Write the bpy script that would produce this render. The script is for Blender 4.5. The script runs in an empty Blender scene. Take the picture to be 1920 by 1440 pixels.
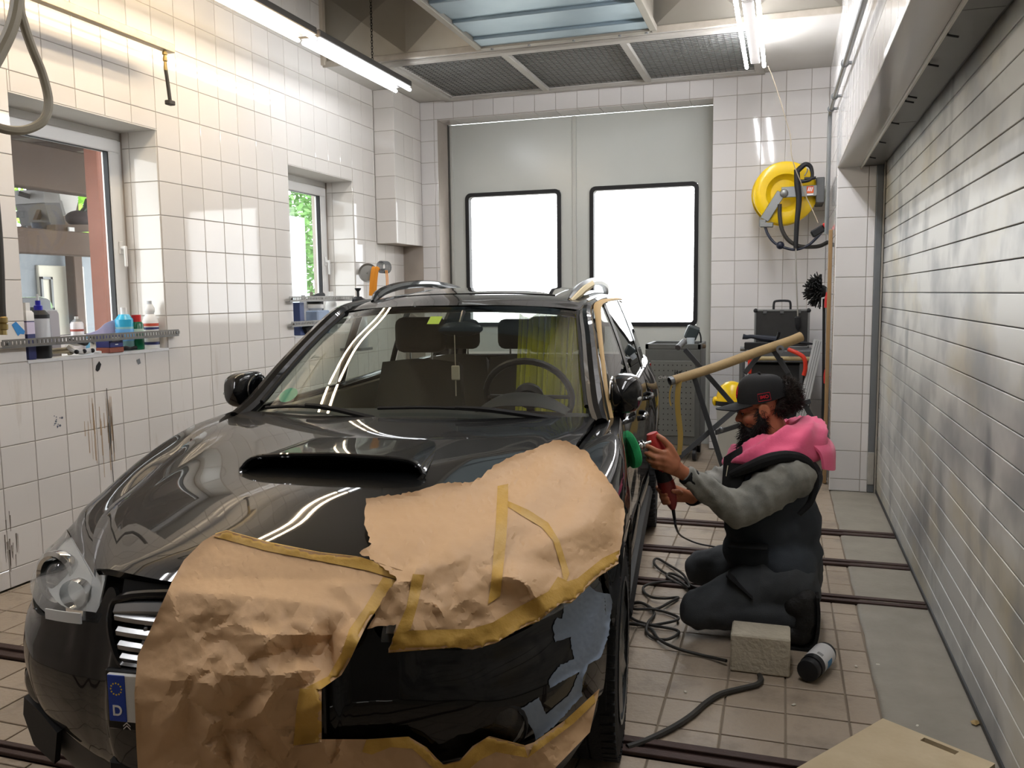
import bpy, bmesh, math, random
from mathutils import Vector, Matrix, Euler, noise
from mathutils.bvhtree import BVHTree
PI = math.pi
SC = bpy.context.scene
COL = SC.collection
rnd = random.Random(7)

# ---------------------------------------------------------------- camera
CH = 1.47                                   # camera height in metres
F_PX = 1587.88                              # focal length for a 1920 px wide frame
def cam_axes(yaw, pitch, roll):
    cy, sy, cp, sp, cr, sr = (math.cos(yaw), math.sin(yaw), math.cos(pitch), math.sin(pitch), math.cos(roll), math.sin(roll))
    fwd = Vector((sy * cp, cy * cp, sp)); right = Vector((cy, -sy, 0)); up = right.cross(fwd)
    return right * cr + up * sr, up * cr - right * sr, fwd
CR, CU, CF = cam_axes(math.radians(-17.79668), math.radians(-5.98278), math.radians(-.69232))
cam_data = bpy.data.cameras.new('camera')
cam_data.sensor_width = 36; cam_data.lens = F_PX / 1920 * 36; cam_data.clip_start = .05
cam = bpy.data.objects.new('camera', cam_data); COL.objects.link(cam)
M = Matrix((CR, CU, -CF)).transposed().to_4x4(); M.translation = Vector((0, 0, CH))
cam.matrix_world = M
SC.camera = cam

# ---------------------------------------------------------------- world, exposure
SC.view_settings.view_transform = 'Standard'
SC.view_settings.look = 'None'
SC.view_settings.gamma = 1
SC.view_settings.use_curve_mapping = False
SC.view_settings.exposure = 0.08
SKY = 7.0                                  # bright overcast sky
TUBE_LEFT, TUBE_WARM, TUBE_RIGHT = 30.0, 42.0, 80.0     # fluorescent tubes
w = bpy.data.worlds.new('overcast sky'); SC.world = w; w.use_nodes = True
bg = w.node_tree.nodes['Background']
bg.inputs[0].default_value = (.95, .98, 1, 1); bg.inputs[1].default_value = SKY

# ---------------------------------------------------------------- measured points -> places in the room
def ray(x, y):
    return (CR * ((x - 960) / F_PX) - CU * ((y - 720) / F_PX) + CF)
def onX(x, y, X): d = ray(x, y); t = X / d.x; return Vector((X, d.y * t, CH + d.z * t))
def onY(x, y, Y): d = ray(x, y); t = Y / d.y; return Vector((d.x * t, Y, CH + d.z * t))
def onZ(x, y, Z=0.0): d = ray(x, y); t = (Z - CH) / d.z; return Vector((d.x * t, d.y * t, Z))
def frame_px(p):
    q = Vector(p) - Vector((0, 0, CH)); z = q.dot(CF)
    if z < .05: return None
    return 960 + F_PX * q.dot(CR) / z, 720 - F_PX * q.dot(CU) / z

# ---------------------------------------------------------------- materials
MATS = {}
def srgb(h):
    if isinstance(h, str):
        h = h.lstrip('#'); c = [int(h[i:i + 2], 16) / 255 for i in (0, 2, 4)]
        return tuple(x / 12.92 if x < .04045 else ((x + .055) / 1.055) ** 2.4 for x in c)
    return tuple(h[:3])
def mat(name, col, rough=.5, metal=0., col2=None, nscale=6., namt=.5, bump=0., bscale=40., coat=0., trans=0., ior=1.45,
        spec=.5, emit=None, estr=0., alpha=1., rvar=0., detail=4., sheen=0., stretch=None):
    """principled material; col2 mixes in by noise, bump adds fine relief"""
    if name in MATS: return MATS[name]
    m = bpy.data.materials.new(name); m.use_nodes = True; nt = m.node_tree; N = nt.nodes; L = nt.links
    b = N['Principled BSDF']; I = b.inputs
    c1 = srgb(col) + (1,)
    I['Base Color'].default_value = c1; I['Roughness'].default_value = rough; I['Metallic'].default_value = metal
    I['IOR'].default_value = ior; I['Specular IOR Level'].default_value = spec
    I['Coat Weight'].default_value = coat; I['Coat Roughness'].default_value = .03
    I['Transmission Weight'].default_value = trans; I['Alpha'].default_value = alpha
    I['Sheen Weight'].default_value = sheen
    if emit is not None:
        I['Emission Color'].default_value = srgb(emit) + (1,); I['Emission Strength'].default_value = estr
    if col2 is not None or bump or rvar:
        tc = N.new('ShaderNodeTexCoord'); mp = N.new('ShaderNodeMapping'); L.new(tc.outputs['Object'], mp.inputs[0])
        if stretch: mp.inputs['Scale'].default_value = stretch
    if col2 is not None or rvar:
        n = N.new('ShaderNodeTexNoise'); n.inputs['Scale'].default_value = nscale; n.inputs['Detail'].default_value = detail
        n.inputs['Roughness'].default_value = .6
        L.new(mp.outputs[0], n.inputs['Vector'])
        r = N.new('ShaderNodeMapRange'); r.inputs[1].default_value = .5 - .25; r.inputs[2].default_value = .5 + .25
        L.new(n.outputs['Fac'], r.inputs[0])
        if col2 is not None:
            mx = N.new('ShaderNodeMix'); mx.data_type = 'RGBA'
            ml = N.new('ShaderNodeMath'); ml.operation = 'MULTIPLY'; ml.inputs[1].default_value = namt
            L.new(r.outputs[0], ml.inputs[0]); L.new(ml.outputs[0], mx.inputs['Factor'])
            mx.inputs[6].default_value = c1; mx.inputs[7].default_value = srgb(col2) + (1,)
            L.new(mx.outputs[2], I['Base Color'])
        if rvar:
            rr = N.new('ShaderNodeMapRange'); rr.inputs[3].default_value = max(0, rough - rvar); rr.inputs[4].default_value = min(1, rough + rvar)
            L.new(n.outputs['Fac'], rr.inputs[0]); L.new(rr.outputs[0], I['Roughness'])
    if bump:
        n2 = N.new('ShaderNodeTexNoise'); n2.inputs['Scale'].default_value = bscale; n2.inputs['Detail'].default_value = 3
        L.new(mp.outputs[0], n2.inputs['Vector'])
        bp = N.new('ShaderNodeBump'); bp.inputs['Strength'].default_value = bump; bp.inputs['Distance'].default_value = .01
        L.new(n2.outputs['Fac'], bp.inputs['Height']); L.new(bp.outputs[0], I['Normal'])
    MATS[name] = m
    return m
def glass(name, tint=(1, 1, 1), rough=0., op=.0, dirt=None, refl=.10):
    """thin pane: tinted see-through plus a mirror part by fresnel"""
    if name in MATS: return MATS[name]
    m = bpy.data.materials.new(name); m.use_nodes = True; nt = m.node_tree; N = nt.nodes; L = nt.links
    for n in list(N): N.remove(n)
    out = N.new('ShaderNodeOutputMaterial'); t = N.new('ShaderNodeBsdfTransparent'); g = N.new('ShaderNodeBsdfGlossy')
    t.inputs[0].default_value = tuple(tint) + (1,); g.inputs['Roughness'].default_value = rough
    lw = N.new('ShaderNodeLayerWeight'); lw.inputs[0].default_value = .5           # facing term, then Schlick
    pw = N.new('ShaderNodeMath'); pw.operation = 'POWER'; pw.inputs[1].default_value = 5; L.new(lw.outputs['Facing'], pw.inputs[0])
    f = N.new('ShaderNodeMath'); f.operation = 'MULTIPLY_ADD'; f.inputs[1].default_value = .92; f.inputs[2].default_value = refl; L.new(pw.outputs[0], f.inputs[0])
    mx = N.new('ShaderNodeMixShader'); L.new(f.outputs[0], mx.inputs[0]); L.new(t.outputs[0], mx.inputs[1]); L.new(g.outputs[0], mx.inputs[2])
    last = mx
    if op:
        d = N.new('ShaderNodeBsdfDiffuse'); d.inputs[0].default_value = tuple(dirt or (.5, .5, .5)) + (1,)
        m2 = N.new('ShaderNodeMixShader'); L.new(mx.outputs[0], m2.inputs[1]); L.new(d.outputs[0], m2.inputs[2])
        nz = N.new('ShaderNodeTexNoise'); nz.inputs['Scale'].default_value = 5; tc = N.new('ShaderNodeTexCoord')
        L.new(tc.outputs['Object'], nz.inputs['Vector']); mm = N.new('ShaderNodeMath'); mm.operation = 'MULTIPLY'; mm.inputs[1].default_value = op * 2
        L.new(nz.outputs['Fac'], mm.inputs[0]); L.new(mm.outputs[0], m2.inputs[0]); last = m2
    L.new(last.outputs[0], out.inputs[0])
    MATS[name] = m
    return m

# ---------------------------------------------------------------- mesh builder
def catmull(P, n, closed=False):
    """smooth curve through points P (tuples of any length), n steps per span"""
    P = [Vector(p) for p in P]; out = []; k = len(P)
    for i in range(k if closed else k - 1):
        p1, p2 = P[i], P[(i + 1) % k]
        p0 = P[i - 1] if (i > 0 or closed) else p1 * 2 - p2
        p3 = P[(i + 2) % k] if (i + 2 < k or closed) else p2 * 2 - p1
        for j in range(n):
            t = j / n; t2 = t * t; t3 = t2 * t
            out.append(.5 * ((2 * p1) + (p2 - p0) * t + (2 * p0 - 5 * p1 + 4 * p2 - p3) * t2 + (3 * p1 - p0 - 3 * p2 + p3) * t3))
    if not closed: out.append(P[-1].copy())
    return out
def patch(rows, nu=6, nv=6):
    """control grid -> dense smooth grid"""
    a = [catmull(r, nu) for r in rows]
    cols = [catmull([a[i][j] for i in range(len(a))], nv) for j in range(len(a[0]))]
    return [[cols[j][i] for j in range(len(cols))] for i in range(len(cols[0]))]
def rotm(rx=0, ry=0, rz=0): return Euler((rx, ry, rz)).to_matrix().to_4x4()
def align(p0, p1, up=(0, 0, 1)):
    """matrix whose local z runs p0->p1, origin p0"""
    z = (Vector(p1) - Vector(p0)).normalized(); u = Vector(up)
    if abs(z.dot(u)) > .98: u = Vector((0, 1, 0))
    x = u.cross(z).normalized(); y = z.cross(x)
    m = Matrix((x, y, z)).transposed().to_4x4(); m.translation = Vector(p0); return m
class MB:
    def __init__(s): s.bm = bmesh.new(); s.mi = 0
    def _mark(s, faces):
        for f in faces: f.material_index = s.mi
        return faces
    def face(s, pts):
        f = s.bm.faces.new([s.bm.verts.new(p) for p in pts]); f.material_index = s.mi; return f
    def box(s, x0, x1, y0, y1, z0, z1, bev=0., m=None, seg=1):
        vs = [s.bm.verts.new((x, y, z)) for x in (x0, x1) for y in (y0, y1) for z in (z0, z1)]
        F = [s.bm.faces.new([vs[i] for i in q]) for q in ((0, 1, 3, 2), (4, 6, 7, 5), (0, 4, 5, 1), (2, 3, 7, 6), (0, 2, 6, 4), (1, 5, 7, 3))]
        s._mark(F)
        if bev:
            es = list({e for f in F for e in f.edges})
            r = bmesh.ops.bevel(s.bm, geom=es, offset=bev, segments=seg, affect='EDGES', profile=.5)
            vs = list({v for f in r['faces'] for v in f.verts} | {v for v in vs if v.is_valid}); s._mark(r['faces'])
        if m is not None: bmesh.ops.transform(s.bm, matrix=m, verts=vs)
        return s
    def bar(s, p0, p1, wx, wy, bev=0., up=(0, 0, 1)):
        L = (Vector(p1) - Vector(p0)).length
        return s.box(-wx / 2, wx / 2, -wy / 2, wy / 2, 0, L, bev, align(p0, p1, up))
    def lathe(s, prof, seg=16, m=None, cap=True, squash=None):
        """profile [(r, z)...] about local z"""
        rings = []
        for r, z in prof:
            ring = []
            for i in range(seg):
                a = 2 * PI * i / seg; p = Vector((r * math.cos(a), r * math.sin(a) * (squash or 1), z))
                ring.append(s.bm.verts.new(m @ p if m is not None else p))
            rings.append(ring)
        for a, b in zip(rings, rings[1:]):
            for i in range(seg):
                f = s.bm.faces.new((a[i], a[(i + 1) % seg], b[(i + 1) % seg], b[i])); f.material_index = s.mi
        if cap:
            for ring in (rings[0], rings[-1]):
                try: f = s.bm.faces.new(ring); f.material_index = s.mi
                except ValueError: pass
        return s
    def cyl(s, p0, p1, r, seg=12, r2=None):
        L = (Vector(p1) - Vector(p0)).length
        return s.lathe([(r, 0), (r if r2 is None else r2, L)], seg, align(p0, p1))
    def tube(s, pts, r, seg=8, n=0, closed=False, flat=None):
        """round tube along points, r a number or one per point; flat squashes it"""
        P = [Vector(p) for p in pts]
        rs = list(r) if isinstance(r, (list, tuple)) else [r] * len(P)
        if n:
            Q = catmull([(p.x, p.y, p.z, q) for p, q in zip(P, rs)], n, closed); P = [Vector(q[:3]) for q in Q]; rs = [q[3] for q in Q]
        k = len(P); rings = []; X = None
        for i in range(k):
            a = P[i - 1] if (i or closed) else P[i]; b = P[(i + 1) % k] if (i < k - 1 or closed) else P[i]
            t = (b - a).normalized()
            if X is None:
                X = t.orthogonal().normalized() if flat is None else t.cross(Vector(flat)).normalized()
            X = (X - t * X.dot(t)).normalized(); Y = t.cross(X)
            fy = 1 if flat is None else .25
            rings.append([s.bm.verts.new(P[i] + (X * math.cos(2 * PI * j / seg) + Y * math.sin(2 * PI * j / seg) * fy) * rs[i]) for j in range(seg)])
        for i in range(k if closed else k - 1):
            a, b = rings[i], rings[(i + 1) % k]
            for j in range(seg):
                f = s.bm.faces.new((a[j], a[(j + 1) % seg], b[(j + 1) % seg], b[j])); f.material_index = s.mi
        if not closed:
            for ring in (rings[0][::-1], rings[-1]): f = s.bm.faces.new(ring); f.material_index = s.mi
        return s
    def ball(s, c, r, seg=12, m=None, sc=(1, 1, 1)):
        r0 = bmesh.ops.create_uvsphere(s.bm, u_segments=seg, v_segments=max(6, seg // 2 + 2), radius=r)
        mm = Matrix.Translation(Vector(c)) @ (m or Matrix()) @ Matrix.Diagonal((*sc, 1))
        bmesh.ops.transform(s.bm, matrix=mm, verts=r0['verts'])
        s._mark({f for v in r0['verts'] for f in v.link_faces}); return s
    def grid(s, G, thick=0., closed_u=False):
        """surface from a grid of points; thick > 0 gives it a back side offset along -normal"""
        R, C = len(G), len(G[0])
        V = [[s.bm.verts.new(p) for p in row] for row in G]
        jmax = C if closed_u else C - 1
        for i in range(R - 1):
            for j in range(jmax):
                q = (V[i][j], V[i][(j + 1) % C], V[i + 1][(j + 1) % C], V[i + 1][j])
                f = s.bm.faces.new(q); f.material_index = s.mi
        if thick:
            B = []
            for i in range(R):
                row = []
                for j in range(C):
                    du = Vector(G[i][min(j + 1, C - 1)]) - Vector(G[i][max(j - 1, 0)]); dv = Vector(G[min(i + 1, R - 1)][j]) - Vector(G[max(i - 1, 0)][j])
                    n = du.cross(dv); n = n.normalized() if n.length > 1e-12 else Vector((0, 0, 1))
                    row.append(s.bm.verts.new(Vector(G[i][j]) - n * thick))
                B.append(row)
            for i in range(R - 1):
                for j in range(C - 1):
                    f = s.bm.faces.new((B[i + 1][j], B[i + 1][j + 1], B[i][j + 1], B[i][j])); f.material_index = s.mi
            for i in range(R - 1):
                for j in (0, C - 1):
                    f = s.bm.faces.new((V[i][j], V[i + 1][j], B[i + 1][j], B[i][j])); f.material_index = s.mi
            for j in range(C - 1):
                for i in (0, R - 1):
                    f = s.bm.faces.new((V[i][j], B[i][j], B[i][j + 1], V[i][j + 1])); f.material_index = s.mi
        return s
    def prism(s, poly, depth, m=None, bev=0.):
        """flat outline [(x, y)] pushed up by depth along local z"""
        a = [s.bm.verts.new((x, y, 0)) for x, y in poly]; b = [s.bm.verts.new((x, y, depth)) for x, y in poly]; k = len(poly)
        F = [s.bm.faces.new(a[::-1]), s.bm.faces.new(b)] + [s.bm.faces.new((a[i], a[(i + 1) % k], b[(i + 1) % k], b[i])) for i in range(k)]
        s._mark(F); vs = a + b
        if bev:
            es = [e for e in F[1].edges] + [e for e in F[0].edges]
            r = bmesh.ops.bevel(s.bm, geom=es, offset=bev, segments=2, affect='EDGES', profile=.5)
            vs = list({v for f in r['faces'] for v in f.verts} | {v for v in vs if v.is_valid}); s._mark(r['faces'])
        if m is not None: bmesh.ops.transform(s.bm, matrix=m, verts=vs)
        return s
    def mesh(s, name, mats, ang=35, recalc=True):
        bm = s.bm
        if recalc: bmesh.ops.recalc_face_normals(bm, faces=bm.faces)
        ca = math.radians(ang)
        for f in bm.faces: f.smooth = ang > 0
        for e in bm.edges:
            if len(e.link_faces) == 2: e.smooth = e.calc_face_angle(0) < ca
        me = bpy.data.meshes.new(name); bm.to_mesh(me); bm.free()
        for m in (mats if isinstance(mats, (list, tuple)) else [mats]): me.materials.append(m)
        return me
    def build(s, name, mats, parent=None, ang=35, **kw):
        return link(name, s.mesh(name, mats, ang), parent, **kw)
def link(name, me, parent=None, label=None, cat=None, group=None, kind=None, loc=None, rot=None):
    o = bpy.data.objects.new(name, me); COL.objects.link(o)
    if parent is not None: o.parent = parent
    if loc is not None: o.location = loc
    if rot is not None: o.rotation_euler = rot
    return tag(o, label, cat, group, kind)
def tag(o, label=None, cat=None, group=None, kind=None):
    for k, v in (('label', label), ('category', cat), ('group', group), ('kind', kind)):
        if v: o[k] = v
    return o
def empty(name, loc, label, cat, rz=0., group=None, kind=None):
    o = bpy.data.objects.new(name, None); COL.objects.link(o); o.location = loc; o.rotation_euler = (0, 0, rz); o.empty_display_size = .1
    return tag(o, label, cat, group, kind)
def copy_tree(o, parent=None):
    c = o.copy(); COL.objects.link(c); c.parent = parent
    for ch in o.children: copy_tree(ch, c)
    return c
def text_mesh(s, size, name, m, parent, mw, depth=.001, font_shear=0., label=None, bold=0.):
    """flat lettering as real mesh; mw places it (x right, y up, z out)"""
    cu = bpy.data.curves.new(name, 'FONT'); cu.body = s; cu.size = size; cu.extrude = depth; cu.align_x = 'CENTER'; cu.align_y = 'CENTER'
    cu.shear = font_shear; cu.offset = bold
    t = bpy.data.objects.new('tmp', cu); COL.objects.link(t)
    me = bpy.data.meshes.new_from_object(t.evaluated_get(bpy.context.evaluated_depsgraph_get()))
    bpy.data.objects.remove(t); bpy.data.curves.remove(cu)
    me.materials.clear(); me.materials.append(m); me.transform(mw)
    return link(name, me, parent, label=label)
# ================================================================ the room
XL, YB, XR, XS, YP = -3.763, 8.12, .345, .666, 6.6      # left wall, back wall, right wall, shutter, pillar face
TM = .2115                                              # tile module
ZC = 4.0; ZS = 3.42                                     # ceiling, soffit
YN = -1.6                                               # near end of the room (behind the camera)
def tile_mat(name, col, col2, rough, wav, bsc=9., dirt=None):
    """glazed tile: gently wavy gloss, per-tile tone, grime by noise"""
    m = mat(name, col, rough, bump=wav, bscale=bsc, spec=.5)
    nt = m.node_tree; N = nt.nodes; L = nt.links; I = N['Principled BSDF'].inputs
    oi = N.new('ShaderNodeObjectInfo'); mx = N.new('ShaderNodeMix'); mx.data_type = 'RGBA'
    mx.inputs[6].default_value = srgb(col) + (1,); mx.inputs[7].default_value = srgb(col2) + (1,)
    L.new(oi.outputs['Random'], mx.inputs['Factor']); last = mx.outputs[2]
    if dirt:
        ge = N.new('ShaderNodeNewGeometry'); mp = N.new('ShaderNodeMapping'); mp.inputs['Scale'].default_value = dirt[3]
        L.new(ge.outputs['Position'], mp.inputs[0])
        nz = N.new('ShaderNodeTexNoise'); nz.inputs['Scale'].default_value = 1; nz.inputs['Detail'].default_value = 6; nz.inputs['Roughness'].default_value = .65
        L.new(mp.outputs[0], nz.inputs['Vector'])
        mr = N.new('ShaderNodeMapRange'); mr.inputs[1].default_value = dirt[1]; mr.inputs[2].default_value = dirt[2]; L.new(nz.outputs['Fac'], mr.inputs[0])
        fac = mr.outputs[0]
        if len(dirt) > 4:                               # grime belongs to the lower wall
            sp = N.new('ShaderNodeSeparateXYZ'); L.new(ge.outputs['Position'], sp.inputs[0])
            m3 = N.new('ShaderNodeMapRange'); m3.inputs[1].default_value = dirt[4]; m3.inputs[2].default_value = dirt[4] - .5; L.new(sp.outputs['Z'], m3.inputs[0])
            mu = N.new('ShaderNodeMath'); mu.operation = 'MULTIPLY'; L.new(fac, mu.inputs[0]); L.new(m3.outputs[0], mu.inputs[1]); fac = mu.outputs[0]
        m2 = N.new('ShaderNodeMix'); m2.data_type = 'RGBA'; L.new(fac, m2.inputs['Factor']); L.new(last, m2.inputs[6])
        m2.inputs[7].default_value = srgb(dirt[0]) + (1,); last = m2.outputs[2]
    L.new(last, I['Base Color'])
    return m
M_TILE = tile_mat('glazed white wall tile', '#dcd8d3', '#d3cfca', .05, .012, 4, ('#ab9c88', .60, .80, (9, 9, 1.2), 1.25))
M_TILE2 = tile_mat('glazed white tile by the door', '#e6e4e3', '#dddbda', .06, .03, 6)
M_FTILE = tile_mat('beige floor tile', '#a99a87', '#9c8d7b', .42, .25, 60, ('#7c7062', .5, .75, (5, 5, 5)))
M_GROUT = mat('grey grout', '#b5aca2', .8, col2='#8d847a', nscale=3)
M_FGROUT = mat('dark floor grout', '#857867', .85, col2='#6b6053', nscale=8)
M_WHITE = mat('white painted plaster', '#cfcdc9', .6, col2='#b9b4ab', nscale=2, namt=.5)
M_CONC = mat('smooth concrete', '#989184', .6, col2='#7f7a6e', nscale=5, bump=.2, bscale=60, namt=.8)
M_PVC = mat('white window plastic', '#e3e3e1', .3)
M_STEEL = mat('dull grey steel', '#77797a', .45, .6, col2='#5f6163', nscale=12)
M_GALV = mat('galvanised sheet', '#9a958b', .42, .55, col2='#837e74', nscale=3, bump=.05, bscale=20)
M_DARK = mat('black rubber', '#15161a', .5)

TILE_MESH = {}
def tile_mesh(w, h, m, t=.006, bv=.0025):
    key = (round(w, 3), round(h, 3), m.name)
    if key in TILE_MESH: return TILE_MESH[key]
    b = bmesh.new(); w2, h2 = w / 2, h / 2
    lo = [b.verts.new((x, y, 0)) for x, y in ((-w2, -h2), (w2, -h2), (w2, h2), (-w2, h2))]
    md = [b.verts.new((x, y, t - bv * .6)) for x, y in ((-w2, -h2), (w2, -h2), (w2, h2), (-w2, h2))]
    hi = [b.verts.new((x * (1 - bv / w2), y * (1 - bv / h2), t)) for x, y in ((-w2, -h2), (w2, -h2), (w2, h2), (-w2, h2))]
    b.faces.new(hi)
    for a, c in ((lo, md), (md, hi)):
        for i in range(4): b.faces.new((a[i], a[(i + 1) % 4], c[(i + 1) % 4], c[i]))
    me = bpy.data.meshes.new('tile'); b.to_mesh(me); b.free(); me.materials.append(m)
    TILE_MESH[key] = me; return me
def split_rect(r, holes):
    out = [r]
    for (a0, a1, b0, b1) in holes:
        nxt = []
        for (u0, u1, v0, v1) in out:
            if u1 <= a0 or u0 >= a1 or v1 <= b0 or v0 >= b1: nxt.append((u0, u1, v0, v1)); continue
            if u0 < a0: nxt.append((u0, a0, v0, v1))
            if u1 > a1: nxt.append((a1, u1, v0, v1))
            if v0 < b0: nxt.append((max(u0, a0), min(u1, a1), v0, b0))
            if v1 > b1: nxt.append((max(u0, a0), min(u1, a1), b1, v1))
        out = nxt
    return [q for q in out if q[1] - q[0] > .012 and q[3] - q[2] > .012]
LEFTOVER = {}
def tiles(parent, org, U, V, rect, uoff, voff, m, holes=(), limit=300, gap=.004, tilt=.0016, mod=TM, bag=None):
    """lay single tiles on a plane; those that show largest become objects, the rest one joined part"""
    U, V = Vector(U), Vector(V); Nn = U.cross(V); org = Vector(org)
    u0, u1, v0, v1 = rect; L = []
    i0 = math.floor((u0 - uoff) / mod); j0 = math.floor((v0 - voff) / mod)
    i = i0
    while uoff + i * mod < u1:
        j = j0
        while voff + j * mod < v1:
            r = (max(u0, uoff + i * mod), min(u1, uoff + (i + 1) * mod), max(v0, voff + j * mod), min(v1, voff + (j + 1) * mod))
            if r[1] - r[0] > .012 and r[3] - r[2] > .012: L += split_rect(r, holes)
            j += 1
        i += 1
    S = []
    for r in L:
        c = org + U * ((r[0] + r[1]) / 2) + V * ((r[2] + r[3]) / 2); q = frame_px(c); a = 0.
        if q and -90 < q[0] < 2010 and -90 < q[1] < 1530: a = (r[1] - r[0]) * (r[3] - r[2]) * abs((c - Vector((0, 0, CH))).normalized().dot(Nn)) / (c - Vector((0, 0, CH))).length_squared
        S.append((a, c, r))
    S.sort(key=lambda z: -z[0])
    base = Matrix((U, V, Nn)).transposed()
    rest = MB()
    for k, (a, c, r) in enumerate(S):
        me = tile_mesh(r[1] - r[0] - gap, r[3] - r[2] - gap, m)
        mm = base @ Euler((rnd.uniform(-tilt, tilt), rnd.uniform(-tilt, tilt), 0)).to_matrix()
        if a > 0 and k < limit:
            o = link('tile', me, parent); o.matrix_local = Matrix.Translation(c) @ mm.to_4x4()
        else:
            b2 = bmesh.new(); b2.from_mesh(me); b2.transform(Matrix.Translation(c) @ mm.to_4x4()); t = bpy.data.meshes.new('t'); b2.to_mesh(t); b2.free(); rest.bm.from_mesh(t); bpy.data.meshes.remove(t)
    if len(rest.bm.verts): rest.build('tile_field', m, parent, kind='stuff', ang=20)
    else: rest.bm.free()
def slab_with_holes(mb, mk, rect, holes):
    for r in split_rect(rect, holes): mb.box(*mk(r))

# ---- left wall with two window openings
W1 = (3.435, 4.507, 1.155, 2.53); W2 = (5.99, 7.055, 1.155, 2.525); XF = -4.05
b = MB()
slab_with_holes(b, lambda r: (-4.2, XL - .006, r[0], r[1], r[2], r[3]), (YN, 8.7, 0, ZC), [W1, W2])
wl = b.build('wall_left', M_GROUT, kind='structure', label='left wall of glazed white tiles with two deep window recesses', cat='wall')
tiles(wl, (XL - .006, 0, 0), (0, 1, 0), (0, 0, 1), (1.6, 8.1, 0.0, ZC), 4.507, 1.155, M_TILE, [W1, W2, (7.5, 8.2, 1.98, 5)], limit=264)
for (y0, y1, z0, z1) in (W1, W2):
    # far reveal faces the camera, near reveal turns away
    tiles(wl, (0, y1 + .006 - .006, 0), (1, 0, 0), (0, 0, 1), (XF + .014, XL, z0, z1), XL - TM - .005, z0, M_TILE, limit=18)
    mb = MB(); mb.box(XF, XL + .004, y0, y1, z0 - .012, z0 + .006, .002)
    mb.build('window_sill', mat('white sill board', '#dedede', .35, col2='#b9b7b3', nscale=9, namt=.5), wl)
    mb = MB(); mb.box(XF, XL, y0, y1, z1 - .006, z1, 0); mb.build('reveal_head', M_WHITE, wl)

# ---- back wall: strip, lintel, right field; door recess
DX0, DX1, DZ, YD = -3.365, -.652, 3.241, 8.408
b = MB(); slab_with_holes(b, lambda r: (r[0], r[1], YB + .006, YB + .288, r[2], r[3]), (-4.2, XR + .6, 0, ZC), [(DX0, DX1, -1, DZ)])
wb = b.build('wall_back', M_GROUT, kind='structure', label='back wall of white tiles around the tall double door', cat='wall')
tiles(wb, (0, YB + .006, 0), (1, 0, 0), (0, 0, 1), (XL + .21, XR, 0, ZS), DX1, DZ, M_TILE2, [(DX0, DX1, -1, DZ)], limit=150)
tiles(wb, (DX0, 0, 0), (0, -1, 0), (0, 0, 1), (-YD, -YB, 0, DZ), -YB - TM, DZ, M_TILE2, limit=16)
tiles(wb, (0, 0, DZ), (1, 0, 0), (0, 1, 0), (DX0, DX1, YB, YD), DX1, YB, M_TILE2, limit=1)   # seen from below
for o in [c for c in wb.children][-2:]: pass
b = MB(); b.box(DX0, DX1, YB + .006, YD + .01, DZ - .004, DZ + .006); b.build('lintel_underside', M_GROUT, wb)
for k in range(13):
    b = MB(); x = DX1 - (k + 1) * TM
    b.box(max(DX0, x) + .002, x + TM - .002, YB + .008, YB + TM - .004, DZ - .010, DZ - .003, .0015); b.build('tile', M_TILE2, wb)
    b = MB(); b.box(max(DX0, x) + .002, x + TM - .002, YB + TM, YD, DZ - .010, DZ - .003, .0015); b.build('tile', M_TILE2, wb)

# ---- tiled duct chase in the left corner
b = MB(); b.box(XL, -3.556, 7.506, YB, 1.985, ZS)
ch = b.build('trim_1', M_GROUT, kind='structure', label='tiled box column hanging in the back left corner', cat='column')
tiles(ch, (0, 7.506, 0), (1, 0, 0), (0, 0, 1), (XL, -3.55, 1.98, ZS), XL, 1.98, M_TILE, limit=20)
tiles(ch, (-3.556, 0, 0), (0, 1, 0), (0, 0, 1), (7.5, YB, 1.98, ZS), 7.5, 1.98, M_TILE, limit=30)

# ---- right wall: upper part above the shutter, return behind it, pillar face
ZL = 2.35
b = MB()
b.box(XR + .006, XR + .22, YN, YP, ZL + .03, ZC); b.box(XR + .006, 1.2, YP + .006, 8.7, 0, ZC)
wr = b.build('wall_right', M_GROUT, kind='structure', label='right wall of white tiles above and beyond the roller shutter', cat='wall')
tiles(wr, (XR + .006, 0, 0), (0, -1, 0), (0, 0, 1), (-8.12, -YP, 0, ZC), -YP, .18, M_TILE2, limit=110)
tiles(wr, (XR + .006, 0, 0), (0, -1, 0), (0, 0, 1), (-YP, -1.2, ZL, ZC), -YP, ZL, M_TILE2, limit=150)
tiles(wr, (0, YP + .006, 0), (1, 0, 0), (0, 0, 1), (XR, .607, .0, ZL), XR, .09, M_TILE2, limit=40)
# lintel underside: glossy strip, ridge, grey panels with screws
b = MB(); b.box(XR, .497, YN, YP, ZL - .004, ZL + .03, .002); b.build('lintel_soffit', mat('white enamelled soffit', '#bdbab5', .12, bump=.03, bscale=5), wr)
b = MB(); b.box(.497, .505, YN, YP, ZL - .022, ZL + .03); b.build('drip_edge', mat('pale metal edge', '#c4c1b8', .4, .3), wr)
for y0, y1 in ((YN, 1.2), (1.205, 3.1), (3.105, 5.0), (5.005, YP)):
    b = MB(); b.box(.506, .646, y0, y1, ZL + .002, ZL + .02, .002); b.build('soffit_panel', mat('grey shutter box panel', '#6d6c69', .4, .3, col2='#5d5c5a', nscale=4), wr)
for y in (3.35, 3.75, 4.32, 4.42, 4.95, 5.55, 6.15):
    b = MB(); b.cyl((.515, y, ZL + .004), (.515, y, ZL - .006), .007, 8); b.cyl((.515, y, ZL - .004), (.555, y + .01, ZL - .012), .004, 6); b.build('screw', M_DARK, wr)
b = MB(); b.box(XR + .2, 1.0, YN, YP, ZL + .02, ZC); b.build('shutter_box', M_STEEL, wr)

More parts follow.
